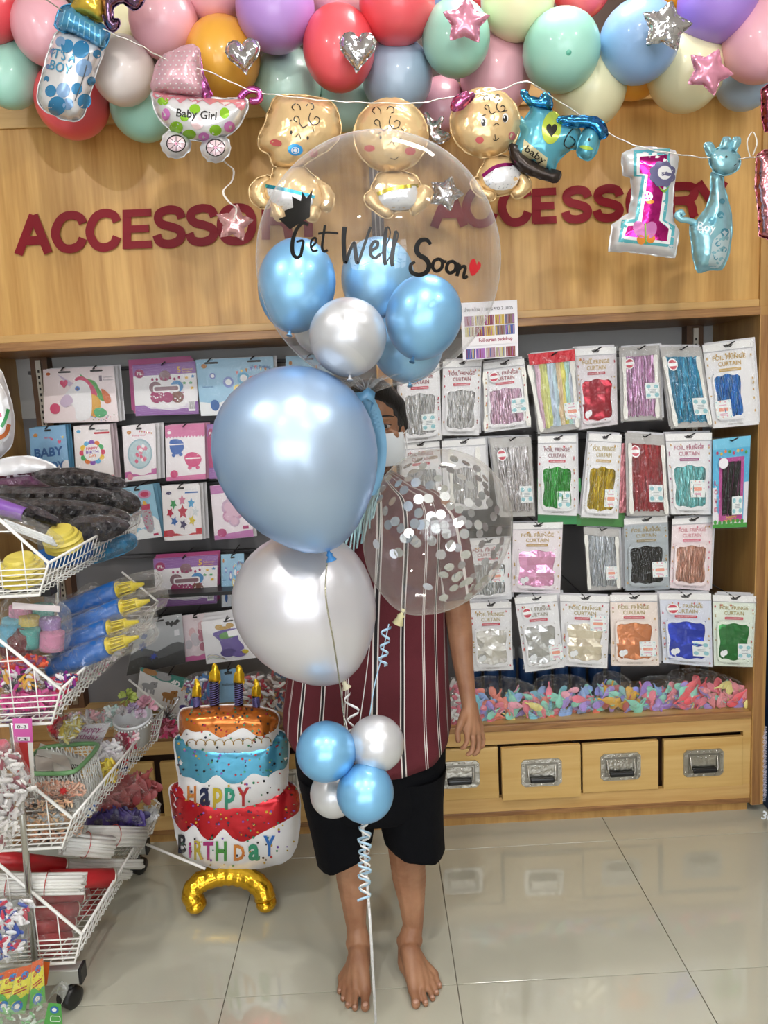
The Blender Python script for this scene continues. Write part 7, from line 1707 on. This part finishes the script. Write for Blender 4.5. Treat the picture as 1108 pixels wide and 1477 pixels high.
# blue hand pumps with yellow nozzles, wrapped
for i, (a, b, c_, r_, Y) in enumerate([((90, 884), (170, 852), (208, 842), 16, 2.10), ((96, 912), (176, 878), (216, 866), 16.5, 2.04), ((80, 938), (158, 908), (200, 896), 17, 1.98), ((72, 966), (156, 932), (200, 918), 16, 1.92)]):
    lb = ['topmost blue hand pump with yellow nozzle in the second basket', 'blue hand pump with yellow nozzle, second from top', 'blue hand pump with yellow nozzle, third from top', 'lowest blue hand pump with yellow nozzle, on the basket rim'][i]
    t, A_, B2, d = pump(a, b, r_ * .98, r_, mat('2566b4', .3), lb, Y, Y)
    e = P(*c_, Y); dn = e - B2; rs0 = rpx(r_, B2)
    G().tube([B2, B2 + dn * .05, B2 + dn * .06, B2 + dn * .12], [rs0 * .8, rs0 * .85, rs0 * .55, rs0 * .55], 16).obj('collar', mat('e2ca34', .35), t)
    g = G(); u = dn.cross(Vector((0, 1, 0))).normalized(); w2 = dn.cross(u).normalized()
    for k in range(10):
        an = k * 2 * math.pi / 10; o_ = u * math.cos(an) + w2 * math.sin(an); g.tube([B2 + dn * .1 + o_ * rs0 * .6, B2 + dn * .55 + o_ * rs0 * .5], .0022, 5)
    g.tube([B2 + dn * .1, B2 + dn * .55, B2 + dn * .58, B2 + dn * .6, B2 + dn], [rs0 * .4, rs0 * .4, rs0 * .6, rs0 * .38, rs0 * .12], 14)
    g.obj('nozzle', mat('e0cc3a', .35), t, kind='stuff')
    ux, uy = c_[0] - a[0], c_[1] - a[1]; L_ = math.hypot(ux, uy); nx, ny = -uy / L_ * (r_ + 2), ux / L_ * (r_ + 2); ex, ey = a[0] - ux * .03, a[1] - uy * .03; gx, gy = c_[0] + ux * .14, c_[1] + uy * .14
    Foil(spline([(ex - nx, ey - ny), (a[0] + ux * .5 - nx, a[1] + uy * .5 - ny), (gx - nx * .8, gy - ny * .8), (gx + nx * .8, gy + ny * .8), (a[0] + ux * .5 + nx, a[1] + uy * .5 + ny), (ex + nx, ey + ny)], 3), Y, .036, 'clear_wrap', BAGR, t, step=6, seam=.003, crk=.6, wave=9, lump=.3, shade=False)
solidpack([(5, 920), (26, 908), (44, 918), (42, 946), (22, 952), (2, 944)], 1.86, .02, 'dark red chocolate-coloured snack pack beside the crepe rolls', mat('6e1f24', .3, bs=(40, .5)), 'snack_pack', 'pack')
for i, (ol, Y, cols, lb) in enumerate([
    ([(2, 950), (40, 944), (70, 950), (66, 962), (30, 966), (2, 966)], 1.84, ['c0392c', 'd8603c', '7a3a6a'], 'clear pack of red and orange scraps in the second basket'),
    ([(2, 966), (40, 962), (60, 972), (58, 994), (20, 998), (2, 992)], 1.83, ['d9d3d8', 'b8308c', '2a2a30', 'e0a83c'], 'clear pack of silver and magenta trimmings'),
    ([(60, 986), (90, 970), (112, 976), (108, 990), (84, 1000)], 1.86, ['8a2a8c', 'c0304c', '2f2f6a', 'e8e8ea'], 'small striped candle pack on the basket rim'),
    ([(2, 1000), (60, 992), (90, 1004), (82, 1022), (30, 1030), (2, 1024)], 1.84, ['e4509c', 'e878b0', 'd8428c'], 'bright pink pack in the second basket'),
    ([(2, 1022), (50, 1016), (78, 1026), (74, 1040), (20, 1044), (2, 1042)], 1.85, ['a04a7c', '7a5a9c', 'c890a8'], 'mauve pack at the floor of the second basket'),
    ([(96, 960), (140, 940), (176, 930), (170, 950), (130, 985), (100, 1005)], 2.1, ['e8dfe4', 'd9a8b8', 'c8c8cc'], 'pale pack behind the second basket wires')]):
    clearpack(ol, Y, .025, lb, cols, 90, 11, group='packs in the second basket', seed=i)
clearpack([(108, 860), (130, 842), (150, 850), (150, 868), (120, 880)], 2.3, .02, 'small pale pack behind the blue pumps', ['d8b8b0', 'c8c0bc'], 30, 8)
# third basket
g0 = thing('storage_crate', 'white lattice crate with a green rim in the third basket', 'crate', P(90, 1130, 1.95))
rim = [P(68, 1116, 1.86), P(102, 1114, 1.86), P(118, 1104, 1.90), P(139, 1080, 2.02), P(136, 1073, 2.06), P(104, 1074, 2.06), P(60, 1080, 2.06), P(40, 1100, 1.95), P(44, 1114, 1.86)]
G().tube(spline([tuple(p) for p in rim], 4), .0062, 10, closed=True).obj('rim', mat('6f9f6c', .35), g0)
g = G(); bot = [p + Vector(((-.66 - p.x) * .0 - .01 * (1 if p.x > -.75 else -1), 0, -.105)) for p in rim]
n = len(rim)
for i in range(n):
    j = (i + 1) % n; a, b, c_, d_ = rim[i], rim[j], bot[j], bot[i]; m_ = max(2, int((a - b).length / .014))
    for k in range(m_):
        g.tube([lerp(a, b, k / m_), lerp(d_, c_, min(1, (k + 2) / m_) if k + 2 <= m_ else 1)], .0016, 4); g.tube([lerp(a, b, k / m_), lerp(d_, c_, max(0, (k - 2) / m_))], .0016, 4)
    g.tube([d_, c_], .003, 5)
g.obj('lattice', mat('e2e4e2', .4), g0, kind='stuff')
g = G(); g.poly([lerp(a, b, .96) for a, b in zip(rim, bot)], 0, .002, (0, 0, -1)); g.obj('crate_floor', mat('dadcd8', .4), g0)
for i, (q, lb, c_) in enumerate([([(58, 1072), (124, 1092), (116, 1104), (52, 1088)], 'large white card lying across the crate', 'e2e1dc'), ([(50, 1086), (96, 1090), (104, 1110), (52, 1112)], 'white card with a folded corner in the crate', 'd8cfc8'), ([(76, 1098), (98, 1102), (104, 1116), (78, 1114)], 'small white card at the front of the crate', 'dedbd6')]):
    Y = (2.0, 1.93, 1.88)[i]; G().poly([P(a, b, Y + .1 * (1 - k // 2)) for k, (a, b) in enumerate(q)], 0, .0015, (0, .3, -1)).obj('paper_card', mat(c_, .6), label=lb, cat='card', group='cards in the crate')
c = Card([(108, 1046), (160, 1042), (146, 1072), (92, 1070)], 2.12, .002); t = thing('party_topper', 'clear pack with pink Happy Birthday lettering in the third basket', 'party pack', c.at([(.5, 1)])[0]); cardbox(c, .006, mat('e2dfe4', .35), 'card', t)
g = G()
for (s_, u, v, sc_) in (('Happy', .22, .42, .6), ('Birthday', .08, .8, .78)):
    ctext(c, s_, u, v, .27, sc_, g, 0, .012); stroke(c, [(u - .04, v + .05), (u + .2, v - .02), (u + sc_, v + .04), (u + sc_ + .1, v - .06)], .014, g, 0, .003)
g.obj('lettering', mat('b0588c', .35), t); skin(c, t, BAGR, .01)
# flower pot
p = P(196, 1046, 2.25); t = thing('flower_pot', 'white pot of artificial flowers at the far end of the third basket', 'plant', p); r_ = rpx(27, p); h = rpx(42, p)
mx = Matrix.Translation(p + Vector((0, 0, -h * .55))) @ Matrix.Rotation(R(14), 4, 'X')
G().lathe([(r_ * .68, 0), (r_ * .95, h * .9), (r_ * 1.02, h * .92), (r_ * 1.02, h), (r_ * .93, h), (r_ * .85, h * .8), (.001, h * .8)], mx, 32).obj('pot', mat('dfe3e6', .35), t)
g = G()
for k in range(36):
    a = k * math.pi / 18; g.ball(mx @ Vector((r_ * .99 * math.cos(a), r_ * .99 * math.sin(a), h * .84)), .0032, 6)
g.obj('scallop_trim', mat('eef0f2', .4), t, kind='stuff')
def bloom(x, y, Y, rp, c_, seed, name='flower'):
    rs_ = random.Random(seed); g = G(); p = P(x, y, Y); rr_ = rpx(rp, p)
    for k in range(34):
        a = rs_.uniform(0, 6.28); e = rs_.uniform(-.5, 1.3); d = Vector((math.cos(a) * math.cos(e), math.sin(a) * math.cos(e), math.sin(e))); sd = d.orthogonal().normalized(); u = d.cross(sd)
        b = p + d * rr_ * .25; g.add([b, p + d * rr_ * .8 + sd * rr_ * .26, p + d * rr_ * 1.05 + u * rr_ * .05, p + d * rr_ * .8 - sd * rr_ * .26, p + d * rr_ * .7 + u * rr_ * .18], [(0, 1, 4), (1, 2, 4), (2, 3, 4), (3, 0, 4)], 0, True)
    return g.obj(name, mat(c_, .6), t)
bloom(184, 1007, 2.22, 14, 'b9c86a', 1)['label'] = 'lime green flower'; bloom(212, 1018, 2.22, 16, 'd9a3b4', 2)['label'] = 'pink flower'; bloom(192, 1022, 2.20, 10, 'b9a4c4', 3)['label'] = 'pale violet flower'; bloom(176, 1026, 2.22, 9, 'd9d2d4', 4)['label'] = 'white flower'; bloom(203, 1030, 2.19, 9, 'cbb4c8', 5)
# assorted packs in the third basket
for i, (ol, Y, cols, lb, n, L0) in enumerate([
    ([(70, 1040), (92, 1030), (108, 1044), (100, 1064), (76, 1066)], 2.1, ['a8202c', 'c0303c', '7a1820'], 'clear pack of red ribbon in the third basket', 60, 10),
    ([(84, 1044), (112, 1030), (122, 1044), (104, 1070), (88, 1072)], 2.05, ['c9b04a', 'e0d890', 'f0f0ea'], 'clear pack of gold tinsel beside the lettered topper', 70, 8),
    ([(96, 1030), (130, 1024), (168, 1026), (160, 1044), (110, 1046)], 2.3, ['f0eef0', 'c8c4cc', 'e8b8c4'], 'crumpled clear pack behind the lettered topper', 60, 9),
    ([(150, 1020), (176, 1018), (172, 1046), (152, 1050)], 2.3, ['bcd8d4', 'e0ecea', 'c8e0dc'], 'pale mint pack beside the flower pot', 40, 9),
    ([(138, 1076), (168, 1066), (180, 1082), (170, 1104), (142, 1096)], 2.12, ['e8e4e8', 'd8d0d8', 'f2f0f2'], 'white pack under the lettered topper', 50, 10),
    ([(168, 1052), (196, 1048), (200, 1072), (182, 1090), (168, 1076)], 2.2, ['b03a54', 'd87a90', 'f0d8dc'], 'pack of red and white bows under the flower pot', 50, 9),
    ([(140, 1102), (160, 1092), (172, 1106), (168, 1128), (144, 1130)], 2.08, ['e0c62c', 'f0dc58', 'c8a020'], 'pack of shiny gold bows beside the green-rimmed crate', 60, 8),
    ([(160, 1090), (180, 1084), (186, 1104), (176, 1120), (164, 1118)], 2.16, ['2f3560', 'e8e8ec', 'b8302c'], 'navy and white pack beside the gold bows', 40, 9),
    ([(50, 1126), (110, 1124), (128, 1134), (118, 1152), (60, 1154)], 1.86, ['e4b8a0', 'd89c84', 'e8c4b0'], 'clear pack of rose gold confetti discs with a red star sticker', 130, 6),
    ([(36, 1156), (96, 1150), (110, 1160), (100, 1168), (40, 1170)], 1.84, ['e2b090', '2e2a2c', 'f0d0a8'], 'clear pack of copper and black confetti discs', 90, 6),
    ([(36, 1174), (98, 1170), (102, 1184), (92, 1192), (38, 1192)], 1.84, ['e8b890', 'c8d0d4', 'f0cfa8'], 'clear pack of copper confetti discs at the basket floor', 80, 6),
    ([(36, 1200), (92, 1194), (98, 1206), (88, 1216), (38, 1216)], 1.85, ['3a3034', 'e0a888', 'c88c6c'], 'dark confetti pack lowest in the third basket', 80, 6),
    ([(112, 1160), (130, 1152), (142, 1162), (132, 1176), (108, 1180)], 1.96, ['e6e8ea', '3a6ab8', 'e4d4c8'], 'white pack with a blue dot beside the confetti packs', 30, 9),
    ([(108, 1182), (122, 1178), (120, 1200), (104, 1206)], 1.98, ['c8b8a8', 'd8a888', '9a9a98'], 'brown-and-white pack against the third basket wires', 30, 8)]):
    f = clearpack(ol, Y, .022, lb, cols, n, L0, group='packs in the third basket', seed=i + 20)
    if 'red star' in lb: g = G(); decal(f, star(91, 1141, 7, .5, 8), g, 0, 4, .004); g.obj('star_sticker', mat('c0282c', .4), f.obj)
# pink boxed pack hanging on the post
c = Card([(18, 1036), (46, 1036), (50, 1132), (24, 1132)], 1.74); t = thing('hanging_pack', 'pink-topped boxed pack with red window hanging on the rack post', 'party pack', c.at([(.5, 1)])[0]); cardbox(c, .02, mat('e8e6e2', .4), 'box', t)
g = G(); cpoly(c, [(0, 0), (1, 0), (1, .36), (0, .36)], g, 0); cpoly(c, [(0, .36), (.72, .36), (.8, .98), (.1, .98)], g, 1); cpoly(c, [(.1, .08), (.8, .08), (.8, .16), (.1, .16)], g, 2, .002); cpoly(c, [(.2, .28), (.85, .28), (.85, .34), (.2, .34)], g, 2, .002); ctext(c, 'CE', .25, .335, .04, .5, g, 3, .02); ctext(c, '0-3', .2, .15, .045, .5, g, 3, .02)
g.obj('print', [mat('cf5fa8', .4), mat('b03030', .4), mat('ece8ec', .4), mat('3a3438', .5)], t)
solidpack([(-20, 1078), (6, 1068), (14, 1086), (10, 1104), (-20, 1110)], 1.75, .015, 'pink and red pack cut by the frame beside the post', mat('d8687c', .4), 'wrapped_pack', 'pack', True)
# big clear bag of small things hanging at the edge
clearpack([(-20, 1100), (8, 1076), (20, 1064), (32, 1096), (50, 1130), (50, 1150), (30, 1172), (20, 1210), (-20, 1225)], 1.66, .03, 'large clear bag with pale contents hanging in front of the post', ['dcd8d4', 'c8c4c2', 'e6e4e2', 'b8b4b4', '8a4a54'], 110, 13, seed=51)
# fourth basket and around it: stick bundles, poppers, bags
def bundle(a, b, Ya, Yb, rp, n, label, bands, group='bundles of white balloon sticks'):
    A_, B2 = P(*a, Ya), P(*b, Yb); t = thing('stick_bundle', label, 'stick bundle', A_, group); d = B2 - A_; u = d.cross(Vector((0, 0, 1))).normalized(); w2 = u.cross(d).normalized(); rr_ = rpx(rp, A_); rs_ = random.Random(n + int(a[0])); base = None; r1 = rr_ / math.sqrt(n) * 1.02
    for k in range(n):
        q = math.sqrt((k + .5) / n) * (rr_ - r1); an = k * 2.399; o_ = u * math.cos(an) * q + w2 * math.sin(an) * q + d * rs_.uniform(-.03, .03)
        if base is None:
            base = G().tube([A_, B2], r1, 7).obj('stick', mat('eeeeea', .35), t); bo = base
        else: bo = bpy.data.objects.new('stick', base.data); C.objects.link(bo); bo.parent = t
        bo.location = o_
    for v in bands:
        c_ = A_ + d * v; G().tube([c_ + (u * math.cos(x_ * .3927) + w2 * math.sin(x_ * .3927)) * (rr_ * 1.01) for x_ in range(16)], .0012, 5, closed=True).obj('rubber_band', mat('b8403c', .5), t)
    return t
bundle((120, 1206), (206, 1206), 2.05, 2.2, 16, 34, 'white stick bundle on top, tied with a red band', [.5])
bundle((92, 1216), (160, 1222), 1.98, 2.05, 18, 40, 'shorter white stick bundle lying lower beside the top one', [.45])
bundle((-20, 1276), (120, 1274), 1.80, 1.84, 17, 44, 'thick white stick bundle across the front of the bottom basket', [.22, .62])
bundle((40, 1246), (202, 1246), 1.95, 2.14, 9, 14, 'thin loose white sticks under the shorter bundle', [])
bundle((20, 1236), (185, 1262), 1.92, 2.10, 9, 14, 'thin loose white sticks lowest in the pile', [])
RD = mat('c0282f', .35); RDD = mat('b4333a', .35)
def popper(a, b, Ya, Yb, rp, label, m_=RD, print_=True):
    A_, B2 = P(*a, Ya), P(*b, Yb); t = thing('party_popper', label, 'party popper', A_, 'red party poppers'); r_ = rpx(rp, B2)
    d = B2 - A_; G().tube([A_, B2], [r_, r_], 20).obj('tube', m_, t); G().tube([B2 - d * .02, B2 + d * .015], [r_ * 1.04, r_ * 1.04], 20).obj('end_ring', mat('c9c4b8', .3, .6), t)
    if print_:
        g = G(); s_ = Vector((0, -1, .25)).normalized()
        for k in range(7):
            c_ = A_ + d * (.25 + .1 * k) + s_ * r_ * 1.005; w_ = d.normalized() * .005; h_ = Vector((0, 0, .011)); g.add([c_ - w_ - h_, c_ + w_ - h_ * .4, c_ + w_ * .6 + h_, c_ - w_ * 1.2 + h_ * .5], [(0, 1, 2, 3)], k % 2)
        g.obj('print', [mat('e8c43c', .4), mat('3a3a6a', .4)], t)
popper((-20, 1238), (92, 1250), 1.86, 1.98, 12, 'red party popper with yellow starburst behind the thick bundle')
popper((70, 1268), (162, 1266), 1.92, 2.02, 13, 'red party popper whose open end shows beside the basket')
for i, (a, b, Ya, Yb, lb) in enumerate([((50, 1300), (118, 1292), 1.90, 1.98, 'red wrapped party popper directly under the thick white bundle'), ((48, 1318), (110, 1312), 1.86, 1.94, 'red wrapped party popper, second layer down'), ((46, 1338), (104, 1332), 1.84, 1.92, 'red wrapped party popper, third layer down'), ((46, 1358), (100, 1352), 1.83, 1.90, 'red wrapped party popper, fourth layer down'), ((46, 1374), (100, 1370), 1.83, 1.90, 'red wrapped party popper at the basket floor'), ((108, 1296), (150, 1276), 2.05, 2.2, 'red wrapped party popper at the far side, upper'), ((104, 1322), (140, 1300), 2.0, 2.15, 'red wrapped party popper at the far side, lower')]):
    popper(a, b, Ya, Yb, 10.5, lb, RDD)
clearpack([(40, 1290), (118, 1282), (128, 1296), (112, 1330), (104, 1380), (44, 1384)], 1.82, .02, 'clear wrap over the red party poppers', [], 0, mm=BAGF)
clearpack([(140, 1150), (160, 1128), (190, 1116), (214, 1120), (222, 1140), (206, 1156), (170, 1170), (138, 1172)], 2.24, .05, 'clear bag of reddish-brown balloons on the stick bundles', ['8a3a3c', '9c4a48', 'a8585a'], 70, 16, 'balloon', seed=71)
clearpack([(122, 1184), (150, 1172), (190, 1168), (208, 1176), (206, 1190), (160, 1192), (124, 1192)], 2.2, .03, 'clear bag of dark purple balloons under the red-brown one', ['3a2a6a', '4a3a80', '2c2450'], 70, 13, 'balloon', seed=72)
clearpack([(206, 1164), (224, 1156), (230, 1168), (226, 1186), (212, 1192), (206, 1180)], 2.3, .02, 'crumpled clear bag at the far corner of the bottom basket', ['c8c8cc', 'e0e0e2'], 30, 8, seed=73)
# clear bag with red-white-blue items, front left
clearpack([(-20, 1300), (20, 1290), (48, 1296), (46, 1330), (30, 1376), (-20, 1384)], 1.74, .02, 'clear bag of red, white and blue items hanging before the bottom basket', ['e4e4e8', 'c8ccd4', 'c8304c', '2f4a9c', 'f0eef0'], 90, 12, seed=81)
G().poly([P(-20, 1388, 1.86), P(50, 1384, 1.86), P(48, 1296, 1.86), P(-20, 1300, 1.86)], 0, .003, (0, 1, 0)).obj('back_board', mat('bcc6c6', .3), label='pale board standing behind the clear bag at the frame edge', cat='board')
# hanging colourful packs at the very bottom
for i, (q, lb) in enumerate([([(46, 1388), (62, 1382), (66, 1446), (42, 1456)], 'yellow and green hanging pack nearest the castor'), ([(26, 1396), (50, 1390), (36, 1462), (8, 1464)], 'yellow and green hanging pack, second from the castor'), ([(8, 1400), (34, 1394), (14, 1466), (-10, 1458)], 'yellow and green hanging pack, third from the castor'), ([(-14, 1408), (18, 1398), (0, 1440), (-20, 1450)], 'yellow and green hanging pack cut by the frame edge')]):
    c = Card(q, 1.70 + .012 * i, .003); t = thing('snack_pack', lb, 'party pack', c.at([(.5, 1)])[0], 'colourful packs hanging at the rack foot'); cardbox(c, .008, mat('e2dc4a', .35), 'pouch', t)
    g = G(); cpoly(c, [(0, 0), (1, 0), (1, .16), (0, .22)], g, 0); cpoly(c, spline([(0, .62), (.3, .58), (.6, .68), (1, .6), (1, 1), (0, 1)], 2), g, 1); cpoly(c, circ(.55, .2, .22, .09, 14), g, 2, .0016); cpoly(c, circ(.5, .84, .3, .12, 16), g, 2, .0018); cpoly(c, circ(.5, .84, .15, .06, 12), g, 3, .0024); ctext(c, 'ON', .2, .36, .1, .5, g, 4, .04, -20)
    for k in (0, .06): cpoly(c, [(.15, .5 + k), (.8, .42 + k), (.8, .45 + k), (.15, .53 + k)], g, 4, .002)
    for k in range(14): cpoly(c, circ(U(.1, .9), U(.25, .8), .03, .014, 6), g, (0, 1, 2, 4)[k % 4], .002)
    g.obj('print', [mat('d8622c', .4), mat('58b04a', .4), mat('2f7ac0', .4), mat('f0f0ee', .4), mat('b83a30', .4)], t); skin(c, t, BAGF, .008)
c = Card([(60, 1386), (72, 1388), (68, 1420), (62, 1424)], 1.73); o = cardbox(c, .004, mat('d0602c', .35), 'snack_pack', None); props(o, 'orange sliver of a pack behind the nearest hanging one', 'party pack')
c = Card([(70, 1446), (88, 1448), (92, 1500), (58, 1500)], 1.60); t = thing('snack_pack', 'green round-cornered pack with red letters at the bottom edge', 'party pack', c.at([(.5, 1)])[0]); cardbox(c, .008, mat('4f9a48', .35), 'pouch', t)
g = G(); cpoly(c, circ(.5, .18, .3, .1, 16), g, 0); cpoly(c, circ(.5, .18, .16, .05, 12), g, 1, .0016); cpoly(c, rrect(.3, .34, .9, .5, .06), g, 1); cpoly(c, rrect(.34, .36, .86, .48, .05), g, 2, .0016); ctext(c, 'S', .45, .8, .2, .4, g, 3, .06); g.obj('print', [mat('2f6aa8', .4), mat('e8ece8', .4), mat('4f9a48', .4), mat('a8302c', .4)], t)
clearpack([(2, 1452), (40, 1462), (56, 1440), (66, 1450), (60, 1500), (2, 1500)], 1.64, .015, 'clear greenish bag at the bottom edge of the frame', ['7fb07c', 'c8d4c8'], 20, 9, seed=91)
g = G(); q = spline([(72, 1436, 1.76), (84, 1424, 1.75), (94, 1432, 1.74), (90, 1446, 1.73), (84, 1458, 1.72)], 6, False); g.ribbon([P(a, b, c_) for a, b, c_ in q], .03, [Vector((.5, .6, .9))] * len(q)); g.obj('tape_strip', film('dfe4e0', .3, .15, .4, 30, .4), label='curl of clear plastic tape beside the castor', cat='tape')
# silver tinsel pick and small things on the shelf beside the cake
g = G(); p = P(240, 1036, 2.5)
for k in range(46):
    a = rnd() * 6.28; e = U(-.4, 1.4); d = Vector((math.cos(a) * math.cos(e), math.sin(a) * math.cos(e), math.sin(e))); L_ = U(.03, .055); g.ribbon([p, p + d * L_ * .6, p + d * L_ + Vector((0, 0, -.006))], .006, d.orthogonal())
g.tube([p, P(258, 1006, 2.48)], .005, 6); g.obj('tinsel_pick', SILV, label='silver tinsel pick on the shelf beside the orange cake tier', cat='decoration')
for i, (ol, cols, lb) in enumerate([([(214, 1050), (226, 1036), (252, 1040), (262, 1058), (240, 1064), (216, 1062)], ['c83a6a', 'e0809c', '8a1a34'], 'clear pack of crimson trimmings on the shelf under the tinsel'), ([(380, 985), (396, 965), (424, 962), (428, 1000), (420, 1040), (396, 1044), (384, 1020)], ['d8d0d0', 'a8323c', '8a6a5c', 'e8e4e0', '4a6a8c'], 'clear pack of figures with red clothes behind the cake'), ([(346, 980), (376, 970), (388, 990), (384, 1020), (352, 1018)], ['e0d8d8', 'b8404c', 'c8c8cc'], 'clear pack of red and white items behind the cake candles'), ([(268, 980), (300, 970), (312, 990), (306, 1018), (270, 1016)], ['3a6a9c', 'c8d0dc', '8a3c6c'], 'clear pack of blue and violet items behind the cake candles'),
        ([(648, 985), (662, 980), (668, 1010), (664, 1044), (650, 1046)], ['d8d8d8', 'c86a7c', 'a8a4a4'], 'pile of thin wrapped packs beside the striped shirt hem')]):
    clearpack(ol, 2.5 if i < 4 else 2.56, .03, lb, cols, 60, 10, group='clear packs on the cabinet shelves', seed=i + 60)
